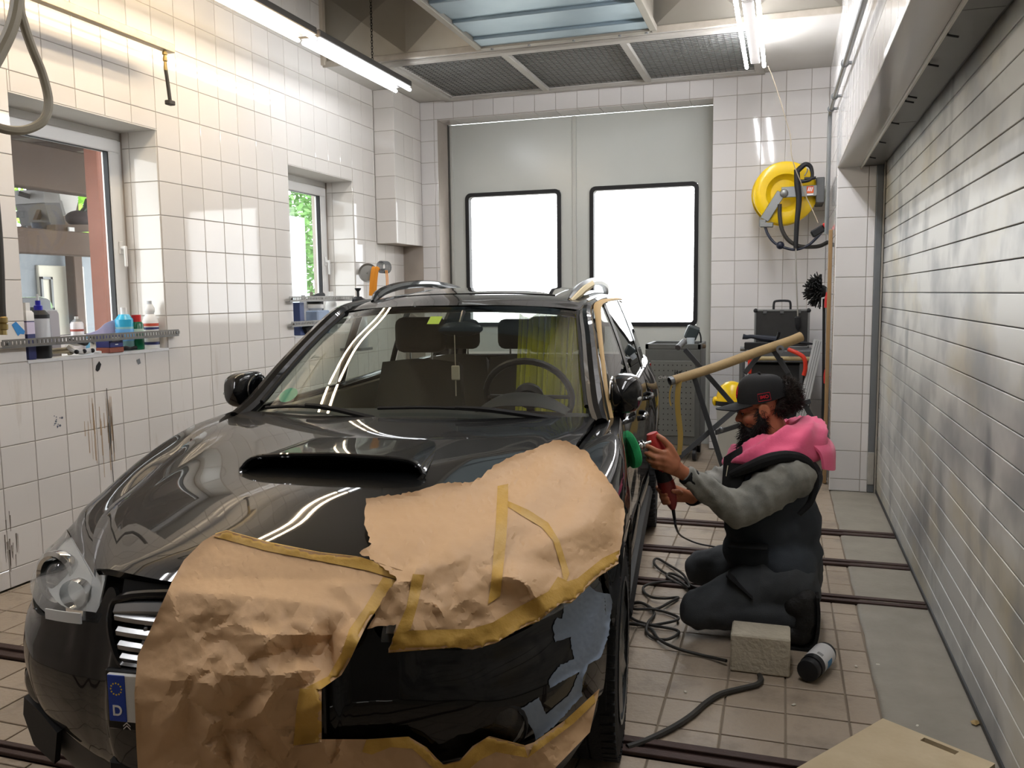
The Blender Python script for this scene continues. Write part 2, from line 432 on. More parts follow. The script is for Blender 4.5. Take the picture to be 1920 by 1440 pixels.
# ---- roller shutter in its guide
M_SLAT = mat('pale aluminium slat', '#c6c6c2', .42, .2)
def overspray(m):
    """old paint drifts on the slats: patches fixed to the place"""
    nt = m.node_tree; N = nt.nodes; L = nt.links; I = N['Principled BSDF'].inputs
    rgb = N.new('ShaderNodeRGB'); rgb.outputs[0].default_value = I['Base Color'].default_value; src = rgb.outputs[0]
    ge = N.new('ShaderNodeNewGeometry')
    for (cols, sc, lo, hi, off) in ((('#7d7f83'), (1, 1.1, 1.6), .50, .68, (3, 1, 0)), (('#b3a98c'), (1, .8, 1.3), .52, .68, (0, 0, 5.2)), (('#5f6369'), (1, 1.8, 1.1), .58, .70, (7, 2.3, 2.2)), (('#8b8d8f'), (1, 2.4, 2.4), .50, .70, (0, 4, 2))):
        mp = N.new('ShaderNodeMapping'); mp.inputs['Scale'].default_value = sc; mp.inputs['Location'].default_value = off
        L.new(ge.outputs['Position'], mp.inputs[0]); nz = N.new('ShaderNodeTexNoise'); nz.inputs['Scale'].default_value = 1.3; nz.inputs['Detail'].default_value = 4
        L.new(mp.outputs[0], nz.inputs['Vector']); mr = N.new('ShaderNodeMapRange'); mr.inputs[1].default_value = lo; mr.inputs[2].default_value = hi; mr.inputs[4].default_value = .75
        L.new(nz.outputs['Fac'], mr.inputs[0]); mx = N.new('ShaderNodeMix'); mx.data_type = 'RGBA'
        L.new(mr.outputs[0], mx.inputs['Factor']); L.new(src, mx.inputs[6]); mx.inputs[7].default_value = srgb(cols) + (1,); src = mx.outputs[2]
    L.new(src, I['Base Color'])
overspray(M_SLAT)
b = MB(); b.box(XS + .035, XS + .05, YN, YP + .1, 0, 2.6)
sh = b.build('door_2', M_STEEL, kind='structure', label='roller shutter of pale metal slats along the right side', cat='shutter')
b = MB(); sl = [(0.001, .003), (.003, .0008), (.05, .0), (.0985, .0008), (.1005, .003), (.1005, .012), (.001, .012)]
b.prism([(z, x) for z, x in sl], YP + .08 - YN, Matrix(((0, 1, 0, 0), (0, 0, 1, 0), (1, 0, 0, 0), (0, 0, 0, 1))))
slat = b.mesh('slat', M_SLAT, 30)
for k in range(24):
    link('slat', slat, sh, loc=(XS, YN, .01 + .1035 * k))
b = MB(); b.box(.607, .652, YP - .005, YP + .3, .0, ZL + .01, .004); b.build('guide_post', mat('grey painted guide post', '#6f7376', .5, .2, col2='#7d8082', nscale=7), sh)
b = MB(); b.box(.653, .662, YP - .03, YP + .3, 0, ZL + .05); b.build('seal_strip', mat('pale seal', '#9b968c', .6), sh)
b = MB(); b.box(.605, .65, YP - .012, YP, .06, .30, .003); b.build('kick_plate', mat('pale scuffed plate', '#b5b2aa', .5, col2='#8a8881', nscale=20), sh)
b = MB(); b.box(XS - .004, XS + .03, YN, YP, 0, .028, .004); b.build('bottom_rail', mat('dark bottom rail', '#3a3b3c', .5, .4), sh)

# ---- floor
b = MB(); b.box(-4.2, 1.2, YN, 8.6, -.2, -.012)
fl = b.build('floor', M_FGROUT, kind='structure', label='beige tiled workshop floor crossed by rusty rails', cat='floor')
RAILS = [(1.99, 2.05), (2.575, 2.675), (4.19, 4.28), (4.77, 4.865), (5.38, 5.485), (.55, .64), (-.2, -.11)]
tiles(fl, (0, 0, -.012), (1, 0, 0), (0, 1, 0), (XL, .352, -1.0, 8.41), .2435, 2.79, M_FTILE, [(-9, 9, a - .004, c + .004) for a, c in RAILS], limit=290, gap=.007, tilt=.004, mod=.2095)
b = MB(); poly = []
g = []
for i in range(60):
    y = YN + (YP - YN) * i / 59
    x = .356 + .006 * noise.noise((y * 9, 0, 0)) + .004 * noise.noise((y * 31, 2, 0)); g.append((x, y))
for side in range(1):
    rows = [[(x, y, -.01), (x + .004, y, -.004), (x + .02, y, -.0015), (.5, y, -.001), (.70, y, -.002)] for x, y in g]
    b.grid(rows)
b.build('concrete_strip', M_CONC, fl, ang=60)
M_RAIL = mat('rusty steel rail', '#4a3731', .6, .4, col2='#2e2724', nscale=14, bump=.2, bscale=80)
for k, (a, c) in enumerate(RAILS):
    b = MB(); wd = (c - a)
    b.box(XL, XS - .003, a, a + wd * .36, -.012, .006, .002); b.box(XL, XS - .003, c - wd * .36, c, -.012, .006, .002)
    b.box(XL, XS - .003, a, c, -.012, -.006)
    b.build('rail', M_RAIL, fl)
# ---- ceiling, soffit, sheet metal bulkhead, filter grid
b = MB(); b.box(-4.2, 1.2, YN - .2, 8.7, ZC, ZC + .1)
ce = b.build('ceiling', mat('grey ceiling', '#8d867c', .7), kind='structure', label='high grey ceiling above the lamps', cat='ceiling')
b = MB()
slab_with_holes(b, lambda r: (r[0], r[1], r[2], r[3], ZS, ZS + .03), (XL, XR, YP, YB + .01), [(-3.16, -.29, 6.74, 8.03)])
so = b.build('trim_2', M_WHITE, kind='structure', label='white lowered soffit before the back wall, holding the filter grid', cat='ceiling')
b = MB(); b.box(XL, XR, YP - .02, YP, ZS - .012, ZS + .035, .003); b.build('edge_rail', mat('scuffed white rail', '#b9b2a6', .5, .2, col2='#8a7f70', nscale=9), so)
b = MB(); b.box(XL, XR, YP + .005, YP + .03, ZS + .03, ZC)
bk = b.build('trim_3', M_GALV, kind='structure', label='sheet metal bulkhead with cross-folded panels above the soffit', cat='panel')
xs = [XL + .02, -3.0, -2.28, -.97, -.28, XR]
for x0, x1 in zip(xs, xs[1:]):
    z0, z1 = ZS + .035, ZC; cx, cz = (x0 + x1) / 2, (z0 + z1) / 2
    b = MB(); v = [(x0, YP - .002, z0), (x1, YP - .002, z0), (x1, YP - .002, z1), (x0, YP - .002, z1), (cx, YP - .05, cz)]
    for i in range(4): b.face([v[i], v[(i + 1) % 4], v[4]])
    b.face(v[3::-1]); b.build('folded_panel', M_GALV, bk, ang=3)
b = MB(); b.box(XL, XL + .03, YP - .05, YP, ZS, ZC); b.build('corner_strip', mat('off-white corner strip', '#b5ab9c', .6), bk)
M_MESHW = mat('grey filter wire', '#6e6f6d', .5, .5)
M_PAD = mat('white filter mat', '#b3b5b3', .9, col2='#9a9c9a', nscale=9)
b = MB(); b.box(-3.2, -.25, 6.7, 8.06, ZS + .035, ZS + .06)
fg = b.build('filter_grid', M_PAD, label='ceiling filter grid of three wire mesh panels in white frame', cat='grid')
M_FRM = mat('white filter frame', '#b7b4ae', .45, .1, col2='#a29c92', nscale=7)
for (x0, x1, y0, y1) in ((-3.26, -.20, 8.03, 8.1), (-3.26, -.20, 6.66, 6.74), (-3.26, -3.18, 6.74, 8.03), (-.28, -.20, 6.74, 8.03)):
    b = MB(); b.box(x0, x1, y0, y1, ZS - .025, ZS + .0, .004); b.build('frame_bar', M_FRM, fg)
for x in (-2.2, -1.23):
    b = MB(); b.box(x - .03, x + .03, 6.74, 8.03, ZS - .02, ZS + .02, .004); b.build('cross_bar', M_FRM, fg)
for x0, x1 in ((-3.18, -2.23), (-2.17, -1.26), (-1.20, -.28)):
    b = MB(); n = 18
    for i in range(n + 1):
        x = x0 + (x1 - x0) * i / n; b.box(x - .0025, x + .0025, 6.74, 8.03, ZS + .014, ZS + .019)
    for i in range(29):
        y = 6.74 + 1.29 * i / 28; b.box(x0, x1, y - .0025, y + .0025, ZS + .009, ZS + .014)
    b.build('wire_mesh', M_MESHW, fg, ang=0, kind='stuff')
# hanging duct with bluish ribbed underside
bx0, bx1, by0, by1, bz = -2.30, -.955, 4.55, 6.45, ZS - .03
b = MB()
for i in range(9):
    y = by0 + (by1 - by0) * i / 9; y1 = by0 + (by1 - by0) * (i + 1) / 9
    b.box(bx0 + .02, bx1 - .02, y, y1 - .004, bz + (.02 if i % 2 else .0), bz + .06, .004)
du = empty('supply_duct', ((bx0 + bx1) / 2, (by0 + by1) / 2, bz), 'galvanised duct with bluish ribbed underside hanging before the filter grid', 'duct')
o = b.build('ribbed_panel', mat('bluish galvanised sheet', '#8fa3b0', .35, .6, col2='#a9bac4', nscale=3, bump=.05, bscale=25), None); o.parent = du; o.matrix_parent_inverse = Matrix.Translation(du.location).inverted()
def child_world(o, p):
    o.parent = p; o.matrix_parent_inverse = (Matrix.Translation(p.location) @ p.rotation_euler.to_matrix().to_4x4()).inverted(); return o
b = MB()
for (x0, x1, y0, y1) in ((bx0 - .03, bx0 + .02, by0, by1), (bx1 - .02, bx1 + .03, by0, by1), (bx0, bx1, by1 - .03, by1 + .03), (bx0, bx1, by0 - .03, by0 + .02)):
    b.box(x0, x1, y0, y1, bz - .015, bz + .03, .003)
child_world(b.build('duct_flange', M_GALV), du)
b = MB()
for (x0, x1, y0, y1) in ((bx0, bx0 + .01, by0, by1), (bx1 - .01, bx1, by0, by1), (bx0, bx1, by0, by0 + .01)):
    b.box(x0, x1, y0, y1, bz + .03, ZC)
child_world(b.build('duct_side', M_GALV), du)
for x in (-2.2, -1.9, -1.55, -1.2, -1.0):
    b = MB(); b.cyl((x, by1 + .0, bz - .013), (x, by1 + .0, bz - .022), .012, 6); child_world(b.build('bolt', M_STEEL), du)
# closing the room behind the camera
b = MB(); b.box(-4.2, 1.2, YN - .2, YN, 0, ZC)
b.build('wall_front', mat('dim front wall', '#76726c', .6, col2='#67635d', nscale=2), kind='structure', label='plain wall behind the viewer closing the workshop', cat='wall')

# ---- back door with two black-framed windows
M_DOOR = mat('pale grey enamelled door', '#cdd1cd', .22, col2='#c5c9c5', nscale=2, bump=.03, bscale=7)
D_W = [(-3.17, -2.17, 1.16, 2.515), (-1.85, -.81, 1.16, 2.52)]
b = MB(); b.box(DX0, DX0 + .012, YD - .02, YD + .05, 0, DZ); 
dr = b.build('door_1', mat('dark door gap', '#55534f', .6), kind='structure', label='pale grey double door with two black framed windows', cat='door')
for (x0, x1, hole) in ((DX0 + .012, -2.022, D_W[0]), (-2.016, DX1 - .001, D_W[1])):
    b = MB(); slab_with_holes(b, lambda r: (r[0], r[1], YD, YD + .05, r[2], r[3]), (x0, x1, -.012, DZ - .012), [hole]); b.build('door_leaf', M_DOOR, dr)
b = MB(); b.box(-2.04, -1.998, YD - .012, YD, .01, DZ - .012, .003); b.build('meeting_strip', mat('door strip', '#c3c5c0', .3), dr)
b = MB(); b.box(DX0 + .02, DX0 + .05, YD - .012, YD, .01, DZ - .012, .003); b.build('hinge_strip', mat('door strip', '#c3c5c0', .3), dr)
M_BGLASS = glass('clear pane')
def rrect(x0, x1, z0, z1, r, n=5):
    out = []
    for cx, cz, a0 in ((x1 - r, z1 - r, 0), (x0 + r, z1 - r, 90), (x0 + r, z0 + r, 180), (x1 - r, z0 + r, 270)):
        for i in range(n + 1): a = math.radians(a0 + 90 * i / n); out.append((cx + r * math.cos(a), cz + r * math.sin(a)))
    return out
def ring(mb, outer, inner, y0, y1):
    k = len(outer)
    rows = [[(x, y, z) for x, z in P] for P, y in ((outer, y1), (outer, y0), (inner, y0), (inner, y1))]
    V = [[mb.bm.verts.new(p) for p in r] for r in rows]
    for a in range(4):
        for i in range(k):
            f = mb.bm.faces.new((V[a][i], V[a][(i + 1) % k], V[(a + 1) % 4][(i + 1) % k], V[(a + 1) % 4][i])); f.material_index = mb.mi
for (x0, x1, z0, z1) in D_W:
    b = MB(); ring(b, rrect(x0 - .012, x1 + .012, z0 - .012, z1 + .012, .06), rrect(x0 + .028, x1 - .028, z0 + .028, z1 - .028, .03), YD - .018, YD + .06); f = b.build('window_frame', M_DARK, dr)
    b = MB(); b.box(x0 + .01, x1 - .01, YD + .02, YD + .026, z0 + .01, z1 - .01); b.build('pane', M_BGLASS, f)

# ---- left windows
def window(n, W, hinge_gap, label):
    y0, y1, z0, z1 = W
    b = MB()
    for r in ((y0 - .02, y1 + .02, z0 - .02, z0 + .03), (y0 - .02, y1 + .02, z1 - .055, z1 + .02), (y0 - .02, y0 + .03, z0 + .03, z1 - .055), (y1 - .03, y1 + .02, z0 + .03, z1 - .055)): b.box(XF - .07, XF, r[0], r[1], r[2], r[3], .004)
    wn = b.build(f'window_{n}', M_PVC, kind='structure', label=label, cat='window')
    a0, a1, c0, c1 = y0 + .025, y1 - .028, z0 + .025, z1 - .05; t = .085
    b = MB()
    for r in ((a0, a1, c0, c0 + t), (a0, a1, c1 - t, c1), (a0, a0 + t, c0 + t, c1 - t), (a1 - t, a1, c0 + t, c1 - t)): b.box(XF - .055, XF + .012, r[0], r[1], r[2], r[3], .006)
    b.build('sash', M_PVC, wn)
    b = MB(); q = .003
    for r in ((a0 + t - .002, a1 - t + .002, c0 + t, c0 + t + q), (a0 + t, a1 - t, c1 - t - q, c1 - t), (a0 + t, a0 + t + q, c0 + t, c1 - t), (a1 - t - q * 3, a1 - t, c0 + t, c1 - t)): b.box(XF - .03, XF + .004, r[0], r[1], r[2], r[3])
    b.build('gasket', M_DARK, wn)
    b = MB(); b.box(XF - .028, XF - .022, a0 + t, a1 - t, c0 + t, c1 - t); b.build('pane', glass('dusty pane', (.98, .99, .99), op=.03, dirt=(.6, .6, .6), refl=.02), wn)
    yh, zh = a1 - .035, 1.77
    b = MB(); b.box(XF + .012, XF + .022, yh - .016, yh + .016, zh - .01, zh + .07, .003); b.cyl((XF + .02, yh, zh + .03), (XF + .05, yh, zh + .03), .011, 10)
    b.box(XF + .042, XF + .058, yh - .011, yh + .012, zh - .09, zh + .042, .005); b.build('handle', M_PVC, wn)
    return wn
window(1, W1, 0, 'nearer white plastic window over the cluttered sill, left wall')
window(2, W2, 0, 'farther white plastic window behind the car mirror, left wall')
b = MB(); b.box(XF + .013, XF + .016, W1[0] + .02, W1[0] + .034, 1.25, 2.4); child_world(b.build('masking_strip', mat('blue masking tape', '#2f7fc0', .6)), bpy.data.objects['window_1'])
# ================================================================ lamps
M_T_COLD = mat('cold white tube', '#ffffff', .4, emit=(.93, .96, 1.), estr=TUBE_LEFT)
M_T_RIGHT = mat('daylight tube', '#ffffff', .4, emit=(.97, .97, 1.), estr=TUBE_RIGHT)
M_T_WARM = mat('warm white tube', '#ffffff', .4, emit=(1., .80, .55), estr=TUBE_WARM)
M_FIX = mat('dark grey lamp housing', '#4b4845', .5, .2)
def lamp(xs, y0, y1, z, m, label, hz=.05, hx=.02, nudge=0):
    t = empty('tube_lamp', ((xs[0] + xs[1]) / 2, (y0 + y1) / 2, z), label, 'lamp')
    b = MB(); b.box(min(xs) - hx, max(xs) + hx, y0 - .02, y1 - .012, z + .02, z + .02 + hz, .006); child_world(b.build('housing', M_FIX), t)
    for x in xs:
        b = MB(); b.lathe([(.008, 0), (.0135, .012), (.0135, y1 - y0 - .012), (.008, y1 - y0)], 10, align((x, y0, z), (x, y1, z))); child_world(b.build('tube', m), t)
    return t
ZT = 3.22
LX = (-3.20, -3.07)
lamp(LX, 5.335, 6.83, ZT, M_T_COLD, 'far twin tube lamp above the left windows, ending near the bulkhead')
lamp(LX, 3.80, 5.29, ZT, M_T_WARM, 'middle twin tube lamp of the left row, warm white, cut by the upper edge')
lamp(LX, 2.28, 3.765, ZT, M_T_WARM, 'near twin tube lamp of the left row, warm white, above the left edge')
RX = (-.315, -.185)
rl = lamp(RX, 5.62, 7.1, ZT, M_T_RIGHT, 'far twin tube lamp hanging on the right before the soffit', hx=-.03, hz=.03)
lamp(RX, 4.08, 5.58, ZT, M_T_RIGHT, 'near twin tube lamp of the right row, above the upper edge', hx=-.03, hz=.03)
lamp(RX, 1.5, 3.0, ZT, M_T_RIGHT, 'added fill lamp out of view, twin tubes overhead on the right', hx=-.03, hz=.03)  # unseen lamp, added as fill light for the near end
lamp(LX, .2, 1.7, ZT, M_T_RIGHT, 'added fill lamp out of view, twin tubes overhead on the left')  # second unseen lamp, added to fill from the left
# ================================================================ the car (own axes: x to its left side, y backwards, z up)
CARX, CARY, CARW = -1.196, 1.542, .1107
car = empty('station_wagon', (CARX, CARY, 0), 'black station wagon with bonnet scoop, its front half masked with brown paper', 'car', CARW)
CM = Matrix.Translation((CARX, CARY, 0)) @ Matrix.Rotation(CARW, 4, 'Z'); CMI = CM.inverted()
def cray(x, y):
    return CMI @ Vector((0, 0, CH)), (CMI.to_3x3() @ ray(x, y)).normalized()
M_PAINT = mat('black car paint', '#060708', .5, spec=.1, coat=.8)
M_PLAST = mat('black textured plastic', '#1b1c1d', .55, bump=.1, bscale=300)
M_DPLAST = mat('dark grey plastic', '#2c2d2e', .5, bump=.1, bscale=300)
M_CHROME = mat('chrome', '#d5d7d8', .12, 1.)
M_SATIN = mat('satin silver', '#9a9c9e', .3, 1.)
M_BLK = mat('matt black', '#060606', .7)
M_TRIM = mat('gloss black trim', '#08080a', .15)
PARTS = []                                              # surfaces the masking paper lies on
def mir(G): return [[(-p[0], p[1], p[2]) for p in row] for row in G]
def skin(name, G, m, thick=.012, both=False, ang=40, label=None, lay=True, flip=False):
    out = []
    for k, g in enumerate((G, mir(G)) if both else (G,)):
        g = [list(r) for r in g]
        if (k == 1) != flip: g = [r[::-1] for r in g]
        b = MB(); b.grid(g, thick); me = b.mesh(name, m, ang)
        o = link(name, me, car, label=label); out.append(o)
        if lay: PARTS.append(o)
    return out
def full(rows):
    """half rows (x from 0 outwards) -> whole width"""
    return [[(-p[0], p[1], p[2]) for p in r[:0:-1]] + list(r) for r in rows]
def spl(P, x):
    """monotone-ish interpolation through (x, y) knots"""
    for (a, fa), (b, fb) in zip(P, P[1:]):
        if x <= b or (b, fb) == P[-1]:
            t = min(1, max(0, (x - a) / (b - a))); 
            i = P.index((a, fa)); pa = P[i - 1] if i else (a - (b - a), fa - (fb - fa)); pb = P[i + 2] if i + 2 < len(P) else (b + (b - a), fb + (fb - fa))
            ma = (fb - pa[1]) / (b - pa[0]) * (b - a); mb_ = (pb[1] - fa) / (pb[0] - a) * (b - a)
            return (2*t**3-3*t*t+1)*fa + (t**3-2*t*t+t)*ma + (-2*t**3+3*t*t)*fb + (t**3-t*t)*mb_
    return P[0][1]
# ---- bonnet
WC = [(.07, .795), (.12, .832), (.2, .858), (.35, .89), (.5, .918), (.68, .942), (.9, .966), (1.1, .985), (1.46, 1.012)]
UE = [(.07, .345), (.12, .388), (.3, .525), (.45, .60), (.68, .655), (.9, .668), (1.05, .675), (1.2, .69), (1.46, .71)]
WE = [(.07, .79), (.12, .798), (.3, .828), (.45, .846), (.68, .876), (.9, .93), (1.05, .962), (1.2, .982), (1.46, 1.0)]
def hood_pt(s, r):
    """s 0..1 from the middle to the edge, r 0..1 from nose to cowl"""
    v = (.07 + .045 * s ** 3) * (1 - r) + (1.32 + .13 * s * s) * r
    u = spl(UE, v) * s; z = spl(WC, v) + (spl(WE, v) - spl(WC, v)) * s ** 2.2
    z += .012 * math.exp(-((s - .93) / .06) ** 2) * min(1, v * 2) * max(0, 1 - max(0, v - 1.0) * 3)
    return (u, v, z)
SN = [i / 22 for i in range(23)]; RN = [i / 44 for i in range(45)]
skin('bonnet', full([[hood_pt(s, r) for s in SN] for r in RN]), M_PAINT, .02, flip=True)
def hood_z(u, v):
    a = abs(u) / spl(UE, v); r = (v - .07) / 1.27
    for _ in range(3):
        p = hood_pt(min(1, a), max(0, min(1, r))); r += (v - p[1]) / 1.3
    return p[2]
# scoop: raised hood with a dark mouth
def mouth(a):
    """closed mouth outline, a = angle; returns point on the rim"""
    c, s_ = math.cos(a), math.sin(a)
    K = [(0, .278, .024), (35, .255, .046), (58, .205, .058), (90, 0, .066)]
    up = s_ >= 0; d = math.degrees(math.asin(min(1, abs(s_))))
    if up: u = spl([(k, x) for k, x, y in K], d); h = spl([(k, y) for k, x, y in K], d)
    else: u = spl([(0, .278), (30, .262), (50, .235), (90, 0)], d); h = spl([(0, .024), (30, .008), (50, .0), (90, -.001)], d)
    u *= 1.03 if c >= 0 else -1.05; h *= 1.12
    v0 = .588 + .035 * (u / .27) ** 2
    return Vector((u, v0 + .75 * h, hood_z(u, v0) + .004 + h))
MN = [mouth(2 * PI * k / 48) for k in range(48)]
top = [mouth(PI - PI * k / 28) for k in range(29)]
rows = []
for t in range(15):
    f = t / 14; row = []
    for p in top:
        u = p.x * (1 - .25 * f); v = p.y + .58 * f; z0 = hood_z(p.x, p.y); h = (p.z - z0) * (1 - f) ** 1.3
        row.append(Vector((u, v, hood_z(u, v) + h + .001)))
    rows.append(row)
sco = skin('bonnet_scoop', rows, M_PAINT, .003, ang=50)[0]
b = MB(); b.tube(MN, .0075, 8, closed=True); b.build('scoop_rim', M_PAINT, sco)
b = MB(); back = [Vector((p.x * .9, p.y + .10, hood_z(p.x, p.y) + (p.z - hood_z(p.x, p.y)) * .8 + .003)) for p in MN]
inn = [Vector((p.x * .97, p.y + .012, p.z)) for p in MN]
b.grid([MN, inn, back], 0, closed_u=True); b.face(back); b.build('scoop_mouth', M_BLK, sco)
# ---- front bumper
BC = [(0, -.03, .635), (.14, -.026, .635), (.26, -.014, .64), (.292, .0, .70), (.315, .01, .775), (.345, .02, .782), (.366, .027, .72), (.41, .04, .702), (.50, .075, .690), (.60, .125, .680), (.695, .215, .696), (.765, .32, .718), (.805, .42, .738), (.825, .505, .755)]
LV = [(-.32, .13), (-.29, .05), (-.24, .018), (-.16, .0), (-.06, -.004), (0, 0)]     # height below top, inset
def bumper_rows():
    cols = catmull(BC, 5); n = len(cols); out = []
    hs = [.30, .315, .34, .375, .41, .45, .50, .55, .60, .64]
    ins = [(.30, .085), (.32, .045), (.36, .018), (.41, .003), (.47, -.006), (.53, -.008), (.58, -.003), (.64, .008), (.72, .03), (.80, .062)]
    for k in range(14):
        row = []
        for i, c in enumerate(cols):
            a = cols[max(0, i - 1)]; d = cols[min(n - 1, i + 1)]; t = Vector((d.x - a.x, d.y - a.y)).normalized(); nn = Vector((t.y, -t.x))
            lo = .30 if c.x < .3 else .30 + .085 * min(1, (c.x - .3) / .4)
            z = lo + (c.z - lo) * (k / 13)
            q = spl(ins, z - (lo - .30) * (1 - k / 13))
            q *= max(.15, 1 - max(0, c.x - .72) * 7)
            if c.x > .44 and k > 10: q += .008 * math.sin((k - 10) / 3 * PI)          # shelf under the lamp
            row.append((c.x - nn.x * q, c.y - nn.y * q, z))
        out.append(row)
    return full(out)
bump = skin('front_bumper', bumper_rows(), M_PAINT, .012, ang=50)[0]
# lower apron: grey plastic cheeks, dark centre intake
def under(u, z):
    c = min(catmull(BC, 6), key=lambda p: abs(p.x - abs(u))); return c
rows = []
for z, q in ((.42, .028), (.395, .030), (.36, .035), (.30, .055), (.24, .09), (.20, .16)):
    row = []
    cols = catmull(BC, 3); n = len(cols)
    for i, c in enumerate(cols):
        a = cols[max(0, i - 1)]; d = cols[min(n - 1, i + 1)]; t = Vector((d.x - a.x, d.y - a.y)).normalized(); nn = Vector((t.y, -t.x))
        row.append((c.x - nn.x * q, c.y - nn.y * q, z))
    rows.append(row)
apr = skin('lower_apron', full(rows), M_DPLAST, .01, ang=50)[0]
b = MB(); b.box(-.30, .30, -.006, .03, .27, .40, .01)
for k in range(3): b.box(-.29, .29, -.012, .01, .292 + .034 * k, .300 + .034 * k)
b.build('intake_grille', M_BLK, apr)
for s in (-1, 1):
    b = MB(); b.prism([(s * x, z) for x, z in ((.50, .40), (.60, .415), (.705, .415), (.72, .36), (.66, .30), (.53, .305))], .02, Matrix(((1, 0, 0, 0), (s * .62, 0, 1, -.235), (0, 1, 0, 0), (0, 0, 0, 1))))
    b.build('fog_recess', M_BLK, apr)
# grille: frame, silver top bar, four silver slats
b = MB()
def gpt(u, z, d=0.): return (u, spl([(0, -.02), (.15, -.016), (.27, .0), (.36, .03)], abs(u)) + d - .012 + (z - .62) * .36, z)
b.grid([[gpt(-.30 + .60 * i / 20, z, .035) for i in range(21)] for z in (.62, .70, .80)], .004); gr = b.build('grille', M_BLK, car)
PARTS.append(gr)
def gtop(u): return .782 - .02 * (abs(u) / .3) ** 3
b = MB(); out = [(-.272, .772), (-.15, .792), (0, .796), (.15, .792), (.272, .772), (.298, .74), (.285, .69), (.245, .64), (.2, .634), (0, .632), (-.2, .634), (-.245, .64), (-.285, .69), (-.298, .74)]
b.tube([gpt(u, z, .004) for u, z in out], .011, 8, 3, closed=True); b.build('grille_surround', M_TRIM, gr)
b = MB(); b.grid([[gpt(-.285 + .57 * i / 18, gtop(-.285 + .57 * i / 18) - h, dd) for i in range(19)] for h, dd in ((0, .018), (.008, .0), (.022, -.004), (.032, .004), (.036, .02))], .003); b.build('grille_bar', M_SATIN, gr, label='broad silver top bar')
for k, z in enumerate((.732, .702, .674, .649)):
    hw = .282 - .012 * k
    b = MB(); b.grid([[gpt(-hw + 2 * hw * i / 18, z + h, dd) for i in range(19)] for h, dd in ((.006, .03), (.008, .004), (.002, -.003), (-.006, .0), (-.009, .02))], .002); b.build('grille_slat', M_SATIN, gr)
    for u in (-.19, .19):
        b = MB(); b.bar(gpt(u, z - .012, .008), gpt(u, z + .016, .008), .012, .012, .002); b.build('grille_rib', M_SATIN, gr)
# number plate, left end showing; rest lies under the paper
pl = MB(); pl.box(-.250, .262, -.052, -.042, .520, .633, .003); plo = pl.build('number_plate', mat('white plate', '#dfe0dc', .4), car); PARTS.append(plo)
b = MB(); b.box(-.260, .272, -.045, -.03, .497, .640, .004); b.build('plate_holder', M_TRIM, plo)
b = MB(); b.box(-.248, -.204, -.0535, -.051, .522, .631, .001); b.build('euro_band', mat('plate blue', '#1740a8', .4), plo, label='blue band with a ring of stars and a D')
PXZ = lambda x, y, z: Matrix(((1, 0, 0, x), (0, 0, -1, y), (0, 1, 0, z), (0, 0, 0, 1)))
text_mesh('D', .034, 'plate_letter', mat('plate white', '#eeeeee', .4), plo, PXZ(-.226, -.0538, .547), bold=.0006)
b = MB()
for k in range(12):
    a = 2 * PI * k / 12; b.lathe([(.0022, 0), (.0022, .0006)], 5, PXZ(-.226 + .0135 * math.cos(a), -.0538, .599 + .0135 * math.sin(a)))
b.build('star_ring', mat('star yellow', '#f0cf3a', .4), plo)
b = MB()
for dz in (0, .007):
    b.prism([(-.009, -.004), (0, .004), (.009, -.004), (.009, -.001), (0, .007), (-.009, -.001)], .0008, PXZ(-.210, -.046, .504 + dz))
b.build('chevron_mark', mat('plate white', '#eeeeee', .4), plo, label='small white double chevron under the plate')
# headlamps: body, lens, projector
for s in (-1, 1):
    RW = [[(.392, .105, .797), (.565, .27, .808), (.725, .43, .803), (.787, .505, .787)],
          [(.377, .068, .766), (.555, .205, .772), (.735, .375, .765), (.815, .52, .748)],
          [(.372, .048, .738), (.55, .155, .735), (.737, .335, .75), (.822, .52, .757)],
          [(.370, .042, .712), (.54, .112, .695), (.72, .275, .709), (.822, .50, .748)]]
    G = patch(RW, 6, 6); G = [[(s * p.x, p.y, p.z) for p in r] for r in G]
    if s == -1: G = [r[::-1] for r in G]
    hb = MB(); hb.grid([[(p[0] * .985, p[1] + .048, p[2] * .985 + .011) for p in r] for r in G], .004); ho = hb.build('headlamp', mat('lamp reflector', '#e6e8e8', .35, .25, bump=.25, bscale=18), car)
    b = MB(); b.grid(G, .003); lens = b.build('lens', glass('headlamp lens', (.96, .97, .97), .02, .05, (.85, .87, .87), refl=.05), ho); PARTS.append(lens)
    cx, cy, cz = s * .61, .23, .733
    mm = align((cx, cy + .04, cz), (cx + s * .02, cy - .06, cz + .0))
    b = MB(); b.lathe([(.064, -.005), (.074, .01), (.074, .03), (.064, .036), (.056, .03), (.053, .0)], 24, mm, cap=False); b.build('projector_ring', M_CHROME, ho)
    b = MB(); b.lathe([(.05, .0), (.049, .015), (.040, .03), (.022, .04), (.001, .043)], 20, mm); b.build('projector_lens', mat('dark bulb glass', '#3a4146', .04, spec=.9, coat=1.), ho)
    b = MB(); b.lathe([(.034, 0), (.036, .03)], 16, align((s * .46, .14, .745), (s * .455, .06, .745)), cap=False); b.build('inner_bowl', M_CHROME, ho)
    if s > 0: continue
    b = MB(); b.grid([[(s * u, v - .004, z + dz) for u, v, z in ((.374, .038, .707), (.42, .052, .702), (.47, .075, .694), (.53, .108, .683))] for dz in (.0, .026)], .004); b.build('indicator_strip', mat('frosted strip', '#c9cbcb', .35), ho)
